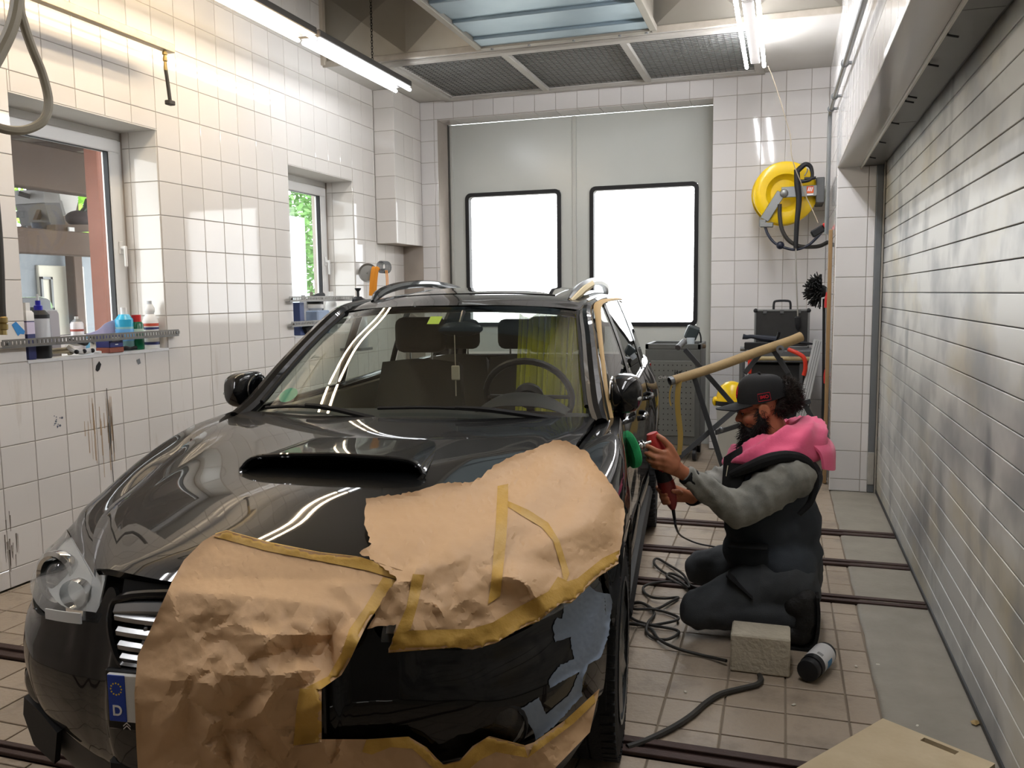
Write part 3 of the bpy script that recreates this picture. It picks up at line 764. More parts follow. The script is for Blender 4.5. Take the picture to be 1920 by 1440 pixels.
# fog lamps
for s in (-1, 1):
    mm = align((s * .604, .188 if s < 0 else .172, .480), (s * .655, .033 if s < 0 else .017, .472))
    b = MB(); b.lathe([(.066, .0), (.068, .02), (.062, .034), (.06, .02)], 24, mm, cap=False); fo = b.build('fog_lamp', M_BLK, car)
    b = MB(); b.lathe([(.06, .012), (.045, .004), (.02, .0), (.001, -.002)], 20, mm); b.build('fog_bowl', mat('white painted gleam', '#eceeee', .35, .0, bump=1., bscale=38, col2='#9fa3a4', nscale=25), fo)  # mottled white, not metal: chrome reflections put into the colour
    b = MB(); b.lathe([(.061, .03), (.05, .042), (.03, .049), (.001, .052)], 20, mm); lens = b.build('fog_glass', glass('fog glass', (.97, .97, .96), .02, refl=.03), fo); PARTS.append(fo)
# parking sensors
for u in (-.62, -.27, .27, .645):
    q = min(catmull(BC, 8), key=lambda p: abs(p.x - abs(u))); s = 1 if u > 0 else -1
    b = MB(); b.lathe([(.014, 0), (.014, .006), (.0125, .0075), (.001, .0075)], 16, align((u, q.y + .012, .535), (u + s * .15 * (abs(u) > .4), q.y - .3, .535))); b.build('parking_sensor', M_PAINT, bump)
# ---- fenders
FR = [[(.394, .11, .801), (.57, .275, .812), (.73, .435, .807), (.80, .515, .765), (.826, .525, .735), (.83, .53, .70)],
      [(.527, .30, .828), (.70, .45, .84), (.80, .60, .822), (.834, .63, .75), (.838, .63, .66), (.836, .625, .55)],
      [(.627, .50, .851), (.745, .62, .868), (.82, .72, .85), (.848, .76, .775), (.853, .78, .735), (.852, .79, .70)],
      [(.66, .70, .880), (.765, .82, .915), (.83, .88, .898), (.852, .92, .81), (.858, .95, .775), (.857, .97, .747)],
      [(.672, .90, .930), (.77, 1.0, .955), (.83, 1.04, .942), (.85, 1.08, .84), (.856, 1.12, .76), (.854, 1.14, .71)],
      [(.68, 1.05, .962), (.765, 1.13, .985), (.82, 1.17, .97), (.84, 1.20, .86), (.846, 1.25, .73), (.845, 1.30, .58)],
      [(.695, 1.20, .982), (.765, 1.25, 1.0), (.81, 1.28, .985), (.825, 1.32, .87), (.834, 1.345, .70), (.834, 1.378, .335)],
      [(.715, 1.46, 1.0), (.765, 1.485, 1.012), (.795, 1.495, 1.0), (.81, 1.5, .88), (.815, 1.5, .70), (.81, 1.5, .33)]]
skin('fender', patch(FR, 6, 6), M_PAINT, .010, both=True, ang=50)
for s in (-1, 1):       # arch lining
    b = MB(); rows = []
    for i in range(19):
        a = PI * i / 18; rows.append([(s * u, .97 - .415 * math.cos(a), .335 + .415 * math.sin(a)) for u in (.50, .60, .72, .82)])
    b.grid(rows, .004); b.build('arch_liner', M_BLK, car)
    b = MB(); b.box(min(s * .40, s * .5), max(s * .40, s * .5), .60, 1.40, .25, .74); b.build('inner_wheel_wall', M_BLK, car)
# ---- doors and rear quarter
def side(v, zb, ub, belly): return [(ub, v, zb), (belly - .012, v, .90), (belly, v, .74), (belly - .003, v, .58), (belly - .006, v, .43), (belly - .03, v, .31)]
D1 = [side(1.505, .995, .79, .815), side(1.8, .998, .775, .812), side(2.2, 1.003, .77, .81), side(2.545, 1.008, .77, .812)]
D2 = [side(2.555, 1.008, .77, .812), side(2.9, 1.014, .772, .816), side(3.2, 1.02, .78, .824), side(3.33, 1.024, .785, .83)]
for nm, D in (('front_door', D1), ('rear_door', D2)):
    for k, o in enumerate(skin(nm, patch(D, 5, 6), M_PAINT, .02, both=True, ang=50)):
        s = 1 if k == 0 else -1; v0 = D[-1][0][1] - .12
        b = MB(); b.tube([(s * .81, v0 - .10, .885), (s * .842, v0 - .085, .888), (s * .845, v0 + .03, .893), (s * .812, v0 + .05, .895)], .012, 8, 4); b.build('door_handle', M_PAINT, o)
        b = MB(); b.tube([(s * (D[0][4][0] + .002), D[0][0][1] + .01, .40), (s * (D[1][4][0] + .008), D[1][0][1], .395), (s * (D[2][4][0] + .008), D[2][0][1], .395), (s * (D[3][4][0] + .002), D[3][0][1] - .01, .40)], .03, 8, 4, flat=(1, 0, 0)); b.build('side_moulding', M_TRIM, o)
QR = [[(.785, 3.335, 1.024), (.822, 3.335, .9), (.83, 3.335, .74), (.828, 3.335, .58), (.825, 3.335, .43), (.80, 3.335, .31)],
      [(.79, 3.42, 1.027), (.835, 3.42, .9), (.855, 3.42, .78), (.858, 3.41, .68), (.856, 3.40, .60), (.85, 3.39, .53)],
      [(.795, 3.55, 1.03), (.845, 3.55, .91), (.868, 3.55, .82), (.872, 3.55, .75), (.872, 3.54, .70), (.87, 3.53, .668)],
      [(.80, 3.70, 1.035), (.85, 3.70, .93), (.873, 3.70, .85), (.876, 3.70, .79), (.876, 3.70, .745), (.875, 3.70, .712)],
      [(.795, 3.85, 1.04), (.845, 3.85, .93), (.868, 3.85, .83), (.872, 3.85, .76), (.872, 3.86, .71), (.87, 3.87, .668)],
      [(.785, 4.0, 1.04), (.835, 4.0, .93), (.855, 4.0, .80), (.858, 4.01, .70), (.856, 4.015, .62), (.85, 4.02, .53)],
      [(.77, 4.2, 1.04), (.815, 4.2, .93), (.83, 4.2, .80), (.83, 4.2, .66), (.825, 4.2, .50), (.80, 4.2, .33)],
      [(.72, 4.5, 1.03), (.765, 4.52, .93), (.78, 4.55, .80), (.785, 4.58, .66), (.78, 4.58, .50), (.75, 4.55, .33)],
      [(.60, 4.60, 1.03), (.64, 4.64, .93), (.65, 4.68, .80), (.66, 4.70, .66), (.66, 4.71, .50), (.62, 4.66, .33)]]
skin('rear_quarter', patch(QR, 5, 5), M_PAINT, .012, both=True, ang=50)
b = MB(); b.grid(patch(full([[(0, 4.62, 1.03), (.60, 4.59, 1.03)], [(0, 4.70, .80), (.65, 4.67, .80)], [(0, 4.73, .5), (.66, 4.70, .5)], [(0, 4.68, .33), (.62, 4.65, .33)]]), 5, 5), .02); b.build('tailgate', M_PAINT, car)
for s in (-1, 1):
    b = MB(); b.grid([[(s * u, v, z) for u, v in ((.66, 4.665), (.74, 4.60), (.785, 4.50))] for z in (.80, .97)], .01); b.build('tail_lamp', mat('red lamp', '#7a0a0a', .1), car)
    b = MB(); b.tube([(s * .80, 1.36, .30), (s * .80, 2.4, .30), (s * .805, 3.34, .30)], .045, 8); b.build('sill', M_PLAST, car)
b = MB(); b.box(-.70, .70, .40, 4.5, .22, .36, .03); b.build('underbody', M_BLK, car)
# ---- roof and greenhouse
RF = [[(0, 2.05, 1.428), (.2, 2.062, 1.427), (.4, 2.10, 1.418), (.52, 2.14, 1.407), (.578, 2.165, 1.394)],
      [(0, 2.35, 1.474), (.2, 2.35, 1.472), (.4, 2.37, 1.462), (.535, 2.39, 1.446), (.60, 2.41, 1.415)],
      [(0, 2.80, 1.505), (.2, 2.8, 1.503), (.4, 2.8, 1.492), (.54, 2.8, 1.472), (.612, 2.8, 1.432)],
      [(0, 3.30, 1.520), (.2, 3.3, 1.518), (.4, 3.3, 1.506), (.54, 3.3, 1.482), (.612, 3.3, 1.438)],
      [(0, 3.90, 1.510), (.2, 3.9, 1.508), (.4, 3.9, 1.494), (.53, 3.9, 1.468), (.60, 3.9, 1.424)],
      [(0, 4.35, 1.475), (.2, 4.35, 1.472), (.4, 4.33, 1.458), (.51, 4.30, 1.436), (.57, 4.27, 1.39)]]
RP = patch(RF, 5, 6)
roof = skin('roof', full(RP), M_PAINT, .02, ang=50)[0]
SRP = [[(-.40, 2.42), (-.2, 2.41), (0, 2.405), (.2, 2.41), (.40, 2.42)], [(-.41, 2.95), (-.2, 2.95), (0, 2.95), (.2, 2.95), (.41, 2.95)]]
def roof_z(u, v):
    rows = RF; 
    for a, c in zip(rows, rows[1:]):
        if a[0][1] <= v <= c[0][1]:
            t = (v - a[0][1]) / (c[0][1] - a[0][1]); f = lambda r: spl([(p[0], p[2]) for p in r], abs(u)); return f(a) * (1 - t) + f(c) * t
    return 1.45
b = MB(); b.grid([[(-.41 + .82 * i / 12, 2.42 + .5 * j / 6 - .015 * (1 - abs(i / 6 - 1)) * (1 - j / 6), roof_z(-.41 + .82 * i / 12, 2.42 + .5 * j / 6) + .010 - .006 * (max(abs(i / 6 - 1), abs(j / 3 - 1)) ** 8)) for i in range(13)] for j in range(7)], .004)
b.build('sunroof', mat('dark sunroof glass', '#050607', .05, coat=1.), roof)
WS = [[(0, 1.335, 1.005), (.25, 1.345, 1.005), (.5, 1.385, 1.003), (.69, 1.45, 1.0)],
      [(0, 1.575, 1.162), (.24, 1.585, 1.161), (.475, 1.62, 1.156), (.655, 1.68, 1.145)],
      [(0, 1.81, 1.303), (.225, 1.82, 1.302), (.45, 1.855, 1.295), (.615, 1.915, 1.28)],
      [(0, 2.055, 1.426), (.2, 2.065, 1.425), (.4, 2.10, 1.416), (.575, 2.16, 1.394)]]
WG = full(patch(WS, 5, 6))
M_WSG = glass('windscreen glass', (.80, .84, .80), .0)
wsg = skin('windscreen', WG, M_WSG, 0., lay=False)[0]
AP = [(.728, 1.40, .995), (.70, 1.50, 1.045), (.665, 1.68, 1.16), (.628, 1.90, 1.283), (.592, 2.12, 1.388), (.604, 2.40, 1.425), (.618, 2.80, 1.44), (.618, 3.3, 1.445), (.606, 3.9, 1.43), (.575, 4.28, 1.395)]
for s in (-1, 1):
    b = MB(); b.tube([(s * u, v, z) for u, v, z in AP], [.030, .034, .034, .032, .030, .026, .024, .024, .024, .022], 10, 4); ap = b.build('roof_pillar', M_PAINT, car)
    b = MB(); b.tube([(s * (u - .036), v - .004, z + .004) for u, v, z in AP[1:5]], .010, 6, 4); b.build('windscreen_seal', M_BLK, ap)
    # side glass in three panes with black posts
    bot = [(.775, 1.56, 1.0), (.768, 2.0, 1.004), (.765, 2.53, 1.008), (.768, 2.62, 1.01), (.775, 3.0, 1.017), (.78, 3.38, 1.024), (.784, 3.46, 1.026), (.775, 3.9, 1.036), (.745, 4.25, 1.04)]
    top = [(.735, 1.60, 1.03), (.632, 2.02, 1.325), (.628, 2.53, 1.425), (.63, 2.62, 1.43), (.634, 3.0, 1.438), (.634, 3.38, 1.438), (.632, 3.46, 1.437), (.62, 3.85, 1.425), (.60, 4.12, 1.39)]
    for a in (0, 3, 6):
        b = MB(); b.grid([[(s * (B[0] + (T[0] - B[0]) * t + .012 * math.sin(PI * t)), B[1] + (T[1] - B[1]) * t, B[2] + (T[2] - B[2]) * t) for B, T in zip(bot[a:a + 3], top[a:a + 3])] for t in (0, .25, .5, .75, 1)], 0)
        b.build('side_window', glass('tinted side glass', (.66, .72, .68) if a else (.72, .76, .72), .0), car)
    for a, c in ((2, 3), (5, 6)):
        b = MB(); b.grid([[(s * (bot[i][0] + (top[i][0] - bot[i][0]) * t + .012 * math.sin(PI * t) + .003), bot[i][1] + (top[i][1] - bot[i][1]) * t, bot[i][2] + (top[i][2] - bot[i][2]) * t) for i in (a, c)] for t in (0, .25, .5, .75, 1)], .012)
        b.build('door_post', M_TRIM, car)
    b = MB(); b.tube([(s * (p[0] + .006), p[1], p[2] - .002) for p in bot], .012, 8, 3); b.build('belt_trim', M_TRIM, car)
    # D pillar
    b = MB(); b.grid(patch([[(s * .745, 4.24, 1.04), (s * .70, 4.45, 1.035), (s * .60, 4.58, 1.03)], [(s * .69, 4.20, 1.2), (s * .64, 4.38, 1.2), (s * .56, 4.5, 1.2)], [(s * .58, 4.15, 1.40), (s * .55, 4.28, 1.39), (s * .5, 4.36, 1.40)]], 4, 4), .02); b.build('rear_pillar', M_PAINT, car)
    # roof rail
    b = MB(); rr = [(.49, 2.33, 1.446), (.505, 2.43, 1.475), (.515, 2.58, 1.502), (.522, 2.9, 1.532), (.522, 3.4, 1.545), (.515, 3.9, 1.528), (.505, 4.1, 1.500), (.50, 4.2, 1.455)]
    b.tube([(s * u, v, z) for u, v, z in rr], [.010, .022, .024, .022, .022, .022, .022, .012], 8, 4); rl_ = b.build('roof_rail', M_PAINT if s < 0 else M_SATIN, car)
    if s > 0:
        b = MB(); b.tube([(s * u + .006, v - .004, z - .008) for u, v, z in rr[:4]], [.012, .024, .026, .024], 8, 4); b.build('rail_tape', mat('cream masking tape', '#d8c79f', .6), rl_)
# rear window
b = MB(); b.grid(full(patch([[(0, 4.60, 1.05), (.3, 4.58, 1.05), (.58, 4.54, 1.05)], [(0, 4.50, 1.25), (.28, 4.48, 1.25), (.53, 4.42, 1.25)], [(0, 4.38, 1.44), (.25, 4.36, 1.44), (.48, 4.31, 1.42)]], 4, 4)), 0); b.build('rear_window', glass('rear glass', (.8, .85, .85), .0), car)
# cowl with wiper arms
b = MB(); b.grid(full([[hood_pt(s / 10, 1) for s in range(11)], [(p[0], p[1] + .05, p[2] - .03) for p in [hood_pt(s / 10, 1) for s in range(11)]], [(p[0], p[1] + .09, p[2] - .02) for p in [hood_pt(s / 10, 1) for s in range(11)]]]), .004); b.build('cowl', M_PLAST, car)
def wpt(u, t, off=.012):
    """a point on the windscreen: u across, t 0..1 upwards"""
    r = [catmull(row, 8) for row in WS]; z = []
    for row in r:
        q = min(row, key=lambda p: abs(p.x - abs(u))); z.append((q.y, q.z))
    f = t * 3; i = min(2, int(f)); k = f - i
    return Vector((u, z[i][0] + (z[i + 1][0] - z[i][0]) * k - off * .55, z[i][1] + (z[i + 1][1] - z[i][1]) * k + off * .8))
for (u0, u1, t0, t1, pu) in ((-.62, -.22, .04, .02, -.12), (-.12, .50, .06, .012, .58)):
    n = 8; P = [wpt(u0 + (u1 - u0) * i / n, t0 + (t1 - t0) * i / n + .03 * math.sin(PI * i / n), .018) for i in range(n + 1)]
    b = MB(); b.tube(P, .007, 6); wi = b.build('wiper', M_BLK, car)
    b = MB(); b.tube([wpt(pu, .0, .01), wpt((pu + u0 + u1) / 3 , .03, .04), wpt((u0 + u1) / 2, .05, .035)], [.012, .010, .007], 6, 4); b.build('wiper_arm', M_BLK, wi)
# folded door mirrors
for s in (-1, 1):
    b = MB(); cx, cy, cz = .795, 1.615, 1.088; rows = []
    for i in range(13):
        t = i / 12; y = -.115 + .23 * t; k = (1 - abs(2 * t - 1) ** 3.2) ** .5 + .02
        rows.append([(s * (cx + (.072 * k * math.copysign(abs(math.cos(a)) ** .75, math.cos(a)) if math.cos(a) > 0 else .045 * k * math.copysign(abs(math.cos(a)) ** .4, math.cos(a)))), cy + y, cz + .074 * (k ** .8) * math.copysign(abs(math.sin(a)) ** .75, math.sin(a))) for a in [2 * PI * j / 20 for j in range(20)]])
    b.grid(rows, 0, closed_u=True); b.face(rows[0]); b.face(rows[-1][::-1]); mo = b.build('wing_mirror', M_PAINT, car, ang=60)
    b = MB(); b.ball((s * (cx - .044), cy + .01, cz), 1, 16, sc=(.004, .075, .052)); b.build('mirror_glass', mat('mirror', '#20262b', .03, .9), mo)
    b = MB(); b.tube([(s * (cx - .046), cy + .01 + .085 * math.cos(a), cz + .06 * math.sin(a)) for a in [2 * PI * k / 20 for k in range(20)]], .004, 6, closed=True); b.build('mirror_rim', M_CHROME, mo)
    b = MB(); b.ball((s * (cx + .058), cy - .045, cz - .012), 1, 10, sc=(.014, .04, .012)); b.build('mirror_lamp', mat('clear indicator', '#c5c8c6', .15), mo)
    b = MB(); b.tube([(s * .775, 1.58, 1.0), (s * .785, 1.60, 1.03), (s * .79, 1.615, 1.05)], [.03, .026, .03], 8, 3); b.build('mirror_foot', M_TRIM, mo)
# masking strip along the driver's A pillar
b = MB(); q = [(.735, 1.47, 1.0), (.70, 1.62, 1.10), (.668, 1.80, 1.215), (.632, 2.03, 1.335), (.612, 2.18, 1.405), (.622, 2.36, 1.428), (.645, 2.7, 1.434), (.655, 2.95, 1.432)]
b.tube([(u + .026, v, z + .01) for u, v, z in q], [.007, .008, .009, .012, .018, .022, .02, .016], 8, 4, flat=(0, 0, 1)); b.build('edge_masking', mat('tan masking paper strip', '#b99b6b', .7), car)
# ---- wheels
M_TYRE = mat('tyre rubber', '#17181a', .75, bump=.3, bscale=120)
M_RIM = mat('silver alloy', '#a9acae', .28, 1.)
def wheel():
    b = MB(); R, Wd = .335, .105
    b.lathe([(.215, -.09), (.235, -.1), (.29, -.102), (.318, -.097), (.331, -.08), (R, -.05), (R, -.022), (.328, -.02), (.328, -.014), (R, -.012), (R, .012), (.328, .014), (.328, .02), (R, .022), (R, .05), (.331, .08), (.318, .097), (.29, .102), (.235, .1), (.215, .09)], 48, cap=False)
    ty = b.mesh('tyre', M_TYRE, 30)
    b = MB()
    for k in range(60):
        a = 2 * PI * k / 60; m = Matrix.Rotation(a, 4, 'Z')
        for zz in (-.078, .078): b.box(R - .010, R + .0015, -.011, .011, zz - .022, zz + .022, 0, m @ Matrix.Rotation(.0, 4, 'X'))
    tr = b.mesh('tread', M_TYRE, 0)
    b = MB(); b.lathe([(.218, -.09), (.21, -.07), (.19, -.04), (.19, .04), (.205, .08), (.224, .096), (.228, .104), (.214, .103)], 40, cap=False)
    ri = b.mesh('rim', M_RIM, 30)
    b = MB(); b.lathe([(.06, .05), (.058, .092), (.03, .102), (.001, .103)], 20)
    hub = b.mesh('hub', M_RIM, 30)
    b = MB(); b.grid([[(.045, -.026, .066), (.045, 0, .076), (.045, .026, .066)], [(.12, -.022, .070), (.12, 0, .080), (.12, .022, .070)], [(.210, -.036, .074), (.210, 0, .082), (.210, .036, .074)]], .018)
    sp = b.mesh('spoke', M_RIM, 40)
    b = MB(); b.lathe([(.16, -.02), (.16, .0), (.05, .0), (.05, -.02)], 32); dk = b.mesh('brake_disc', M_SATIN, 30)
    return ty, tr, ri, hub, sp, dk
WM = wheel()
for s in (1, -1):
    for y, u in ((.97, .738), (3.70, .762)):
        m = Matrix.Translation((s * u, y, .336)) @ Matrix.Rotation(s * PI / 2, 4, 'Y')
        t = link('wheel', WM[0], car); t.matrix_local = m
        for me, n in zip(WM[1:4], ('tread', 'rim', 'hub')): o = link(n, me, t, kind='stuff' if n == 'tread' else None)
        for k in range(7): o = link('spoke', WM[4], t, rot=(0, 0, 2 * PI * k / 7))
        link('brake_disc', WM[5], t)
# ---- cabin
M_FAB = mat('dark grey seat cloth', '#55524b', .9, bump=.2, bscale=200)
M_BEI = mat('grey beige cabin lining', '#a59f8e', .9)
M_DASH = mat('charcoal dashboard', '#26282a', .6, bump=.15, bscale=250)
b = MB(); b.grid(full(patch([[(0, 1.40, .985), (.4, 1.44, .98), (.69, 1.52, .97)], [(0, 1.62, 1.0), (.4, 1.64, .995), (.70, 1.68, .985)], [(0, 1.82, .985), (.4, 1.82, .98), (.70, 1.82, .97)], [(0, 1.86, .90), (.4, 1.86, .9), (.70, 1.86, .9)], [(0, 1.84, .6), (.4, 1.84, .6), (.70, 1.84, .6)]], 5, 5)), .02); da = b.build('dashboard', M_DASH, car)
b = MB(); b.grid([[(.37 + .19 * x, 1.66 + .16 * y, .995 + .075 * (1 - abs(x) ** 2.5) * (1 - (y - .6) ** 2 * 1.6)) for x in [i / 6 - 1 for i in range(13)]] for y in [j / 6 for j in range(7)]], .004); b.build('instrument_hood', M_DASH, da)
mm = align((.37, 1.88, 1.02), (.37, 1.88 - .35, 1.02 - .20)).to_3x3().to_4x4(); mm.translation = Vector((.37, 1.90, 1.035))
b = MB(); b.tube([mm @ Vector((.185 * math.cos(a), .185 * math.sin(a), 0)) for a in [2 * PI * k / 32 for k in range(32)]], .015, 8, closed=True); sw = b.build('steering_wheel', mat('black leather', '#111213', .45), car)
b = MB(); b.lathe([(.06, -.02), (.065, .0), (.05, .02), (.001, .025)], 16, mm)
for a in (0, PI, -PI / 2): b.bar(mm @ Vector((.05 * math.cos(a), .05 * math.sin(a), 0)), mm @ Vector((.18 * math.cos(a), .18 * math.sin(a), 0)), .035, .014, .004)
b.build('steering_boss', mat('black leather', '#111213', .45), sw)
def seat(x, y, wd=.25, top=1.12):
    b = MB(); b.grid(patch([[(x - wd, y + .12, .55), (x, y + .08, .55), (x + wd, y + .12, .55)], [(x - wd, y + .18, .8), (x, y + .15, .8), (x + wd, y + .18, .8)], [(x - wd * .85, y + .25, top), (x, y + .24, top + .02), (x + wd * .85, y + .25, top)]], 5, 5), .12)
    b.box(x - wd, x + wd, y - .42, y + .12, .48, .60, .05, seg=2); o = b.build('seat', M_FAB, car)
    b = MB(); b.box(x - .14, x + .14, y + .22, y + .32, top + .05, top + .24, .045, seg=3); h = b.build('headrest', M_FAB, o)
    b = MB()
    for d in (-.06, .06): b.cyl((x + d, y + .27, top - .05), (x + d, y + .27, top + .1), .006, 6)
    b.build('headrest_post', M_CHROME, h)
seat(-.36, 2.42); seat(.36, 2.42)
for x in (-.4, 0, .4): seat(x, 3.35, .22, 1.08)
b = MB(); b.box(-.74, .74, 1.5, 4.5, .38, .42); b.build('cabin_floor', M_DASH, car)
b = MB(); b.grid(full([[(p.x * .95, p.y + .02, p.z - .03) for p in r] for r in RP]), .003); b.build('headliner', M_BEI, car)
for s in (-1, 1):
    b = MB(); b.box(min(s * .74, s * .76), max(s * .74, s * .76), 1.55, 4.2, .42, .99, .008); b.build('door_lining', M_BEI, car)
b = MB(); b.ball((.06, 1.94, 1.325), 1, 14, sc=(.105, .020, .032)); b.cyl((.06, 1.94, 1.345), (.06, 2.0, 1.40), .01, 8); rv = b.build('rear_view_mirror', mat('dark mirror shell', '#1c1d1e', .3), car)
b = MB(); b.cyl((.035, 1.93, 1.31), (.037, 1.93, 1.16), .002, 5); b.box(.018, .056, 1.925, 1.935, 1.10, 1.165, .004); b.cyl((.037, 1.93, 1.1), (.037, 1.93, 1.03), .0025, 5); b.build('dangling_charm', mat('pale charm', '#b9ae98', .6), rv)
c = wpt(-.055, .835, -.008); d = wpt(.0, .80, -.008)
def decal(name, us, ts, m, label=None, n=5):
    b = MB(); b.grid([[wpt(us[0] + (us[1] - us[0]) * i / n, ts[0] + (ts[1] - ts[0]) * j / n, -.004) for i in range(n + 1)] for j in range(n + 1)], .001); return b.build(name, m, wsg, label=label)
decal('toll_sticker', (-.085, -.03), (.80, .885), mat('lime sticker', '#c9e05a', .5), 'small lime green sticker at the top')
b = MB(); cc = [wpt(-.565 + .045 * math.cos(a), .17 + .055 * math.sin(a), -.004) for a in [2 * PI * k / 20 for k in range(20)]]; b.face(cc); b.build('green_badge', mat('green sticker', '#2f9f80', .5), wsg, label='round green sticker low in the corner')
# yellow film hanging behind the wheel
b = MB(); rows = []
for j in range(12):
    t = j / 11; rows.append([(.27 + .33 * i / 40 - .02 * t + .01 * t * (i / 40), 2.22 + .05 * math.sin(i * .55 + t * 1.2) * (.3 + .7 * t) + .02 * math.sin(i * 1.9) - .10 * t, 1.385 - .55 * t - .02 * math.sin(i * .3)) for i in range(41)])
b.grid(rows, 0)
M_FILM = mat('yellow plastic film', '#e3e02c', .25, coat=.3, alpha=.6, col2='#efec7a', nscale=8)
b.build('film_curtain', M_FILM, car, label='crumpled translucent yellow film')
# ================================================================ masking paper and tape on the car
from mathutils.geometry import delaunay_2d_cdt
M_PAPER = mat('brown masking paper', '#c9a57c', .62, col2='#ba966e', nscale=6, namt=.5, bump=.06, bscale=90)
M_TAPE = mat('yellow masking tape', '#c29a45', .55, col2='#ae8738', nscale=14, namt=.6, bump=.12, bscale=120)
def soup(objs):
    """one BVH in car space over the given car parts"""
    V, Fc = [], []
    for o in objs:
        k = len(V)
        V += [v.co.copy() for v in o.data.vertices]; Fc += [[i + k for i in p.vertices] for p in o.data.polygons]
    cols = catmull(BC, 3); hang = [(-c.x, c.y + .0, z) for c in cols[::-1] for z in (.55, .0)] + [(c.x, c.y + .0, z) for c in cols for z in (.55, .0)]
    k = len(V); V += [Vector(p) for p in hang]; n = len(hang) // 2
    Fc += [[k + 2 * i, k + 2 * i + 1, k + 2 * i + 3, k + 2 * i + 2] for i in range(n - 1)]
    return V, Fc
def below(o): return [o] + [d for ch in o.children for d in below(ch)]
CAR_V, CAR_F = soup([o for k in car.children for o in below(k) if k in PARTS or k.name.split('.')[0] in ('headlamp', 'grille', 'fog_lamp', 'number_plate', 'bonnet_scoop')])
CAR_BVH = BVHTree.FromPolygons(CAR_V, CAR_F)
def inside(p, poly):
    c = False; j = len(poly) - 1
    for i in range(len(poly)):
        (xi, yi), (xj, yj) = poly[i], poly[j]
        if (yi > p[1]) != (yj > p[1]) and p[0] < (xj - xi) * (p[1] - yi) / (yj - yi) + xi: c = not c
        j = i
    return c
def facets(P, levels, seed):
    """sharp folded facets: random heights on a coarse net, flat in between; levels = [(spacing, height)...]"""
    r = random.Random(seed); out = [0.] * len(P)
    x0, x1 = min(p.x for p in P) - 90, max(p.x for p in P) + 90; y0, y1 = min(p.y for p in P) - 90, max(p.y for p in P) + 90
    for S, A in levels:
        C = []; y = y0
        while y < y1:
            x = x0
            while x < x1: C.append(Vector((x + r.uniform(-.45, .45) * S, y + r.uniform(-.45, .45) * S))); x += S
            y += S * .8
        hts = [r.random() for _ in C]; q = delaunay_2d_cdt(C, [], [], 0, 1e-4); cell = {}
        Z = [hts[o[0]] if o else .5 for o in q[3]]
        for f in q[2]:
            a, b_, c = (q[0][i] for i in f); bx = (min(a.x, b_.x, c.x), max(a.x, b_.x, c.x), min(a.y, b_.y, c.y), max(a.y, b_.y, c.y))
            for gx in range(int(bx[0] // S), int(bx[1] // S) + 1):
                for gy in range(int(bx[2] // S), int(bx[3] // S) + 1): cell.setdefault((gx, gy), []).append((a, b_, c, Z[f[0]], Z[f[1]], Z[f[2]]))
        for i, p in enumerate(P):
            for a, b_, c, za, zb, zc in cell.get((int(p.x // S), int(p.y // S)), ()):
                d = (b_.y - c.y) * (a.x - c.x) + (c.x - b_.x) * (a.y - c.y)
                if abs(d) < 1e-9: continue
                u = ((b_.y - c.y) * (p.x - c.x) + (c.x - b_.x) * (p.y - c.y)) / d; v = ((c.y - a.y) * (p.x - c.x) + (a.x - c.x) * (p.y - c.y)) / d
                if u >= -1e-6 and v >= -1e-6 and u + v <= 1 + 1e-6: out[i] += A * (u * za + v * zb + (1 - u - v) * zc); break
    return out
def drape(poly, step, off, crumple, bvh, smooth=14, jag=0., fac=None):
    """lay a sheet over the car: cut to the outline seen in the photo, each point found on the car's own surface"""
    B = []
    for i in range(len(poly)):
        a, c = Vector(poly[i]), Vector(poly[(i + 1) % len(poly)]); n = max(1, int((c - a).length / step))
        B += [a + (c - a) * k / n for k in range(n)]
    if jag: B = [p + Vector((noise.noise((p.x * .3, p.y * .3, 1)), noise.noise((p.x * .3, p.y * .3, 7)))) * jag for p in B]
    nb = len(B); P = [(p.x, p.y) for p in B]; pts = list(P)
    x0, x1 = min(p[0] for p in P), max(p[0] for p in P); y0, y1 = min(p[1] for p in P), max(p[1] for p in P)
    r = random.Random(3); y = y0; row = 0
    while y < y1:
        x = x0 + (step / 2 if row % 2 else 0)
        while x < x1:
            q = (x + r.uniform(-.22, .22) * step, y + r.uniform(-.22, .22) * step)
            if inside(q, P) and min((q[0] - p[0]) ** 2 + (q[1] - p[1]) ** 2 for p in P) > (step * .55) ** 2: pts.append(q)
            x += step
        y += step * .866; row += 1
    res = delaunay_2d_cdt([Vector(p) for p in pts], [(i, (i + 1) % nb) for i in range(nb)], [], 1, 1e-4)
    vs, fs = res[0], res[2]; n = len(vs); T = [None] * n; D = []; O = None
    for i, p in enumerate(vs):
        O, d = cray(p.x, p.y); D.append(d); h = bvh.ray_cast(O, d)
        T[i] = h[3] if h[0] is not None else None
    nbr = [set() for _ in range(n)]
    for f in fs:
        for a, c in zip(f, f[1:] + f[:1]): nbr[a].add(c); nbr[c].add(a)
    for _ in range(60):
        if None not in T: break
        T = [t if t is not None else (lambda L: sum(L) / len(L) if L else None)([T[j] for j in nbr[i] if T[j] is not None]) for i, t in enumerate(T)]
    T = [t if t is not None else 2.5 for t in T]; H = list(T); T = [t - off for t in T]
    for _ in range(smooth): T = [min(H[i] - off, .4 * T[i] + .6 * sum(T[j] for j in nbr[i]) / max(1, len(nbr[i]))) for i in range(n)]
    FH = facets(vs, *fac[:2]) if fac else [0.] * n
    W = [O + D[i] * (T[i] - (FH[i] * fac[2](vs[i].x, vs[i].y) if fac else 0) - (crumple(O + D[i] * T[i], vs[i].x, vs[i].y) if crumple else 0)) for i in range(n)]
    return W, [list(f) for f in fs]
def ridge(p, s): return 1 - min(1, abs(noise.noise(p * s)) * 2.6)
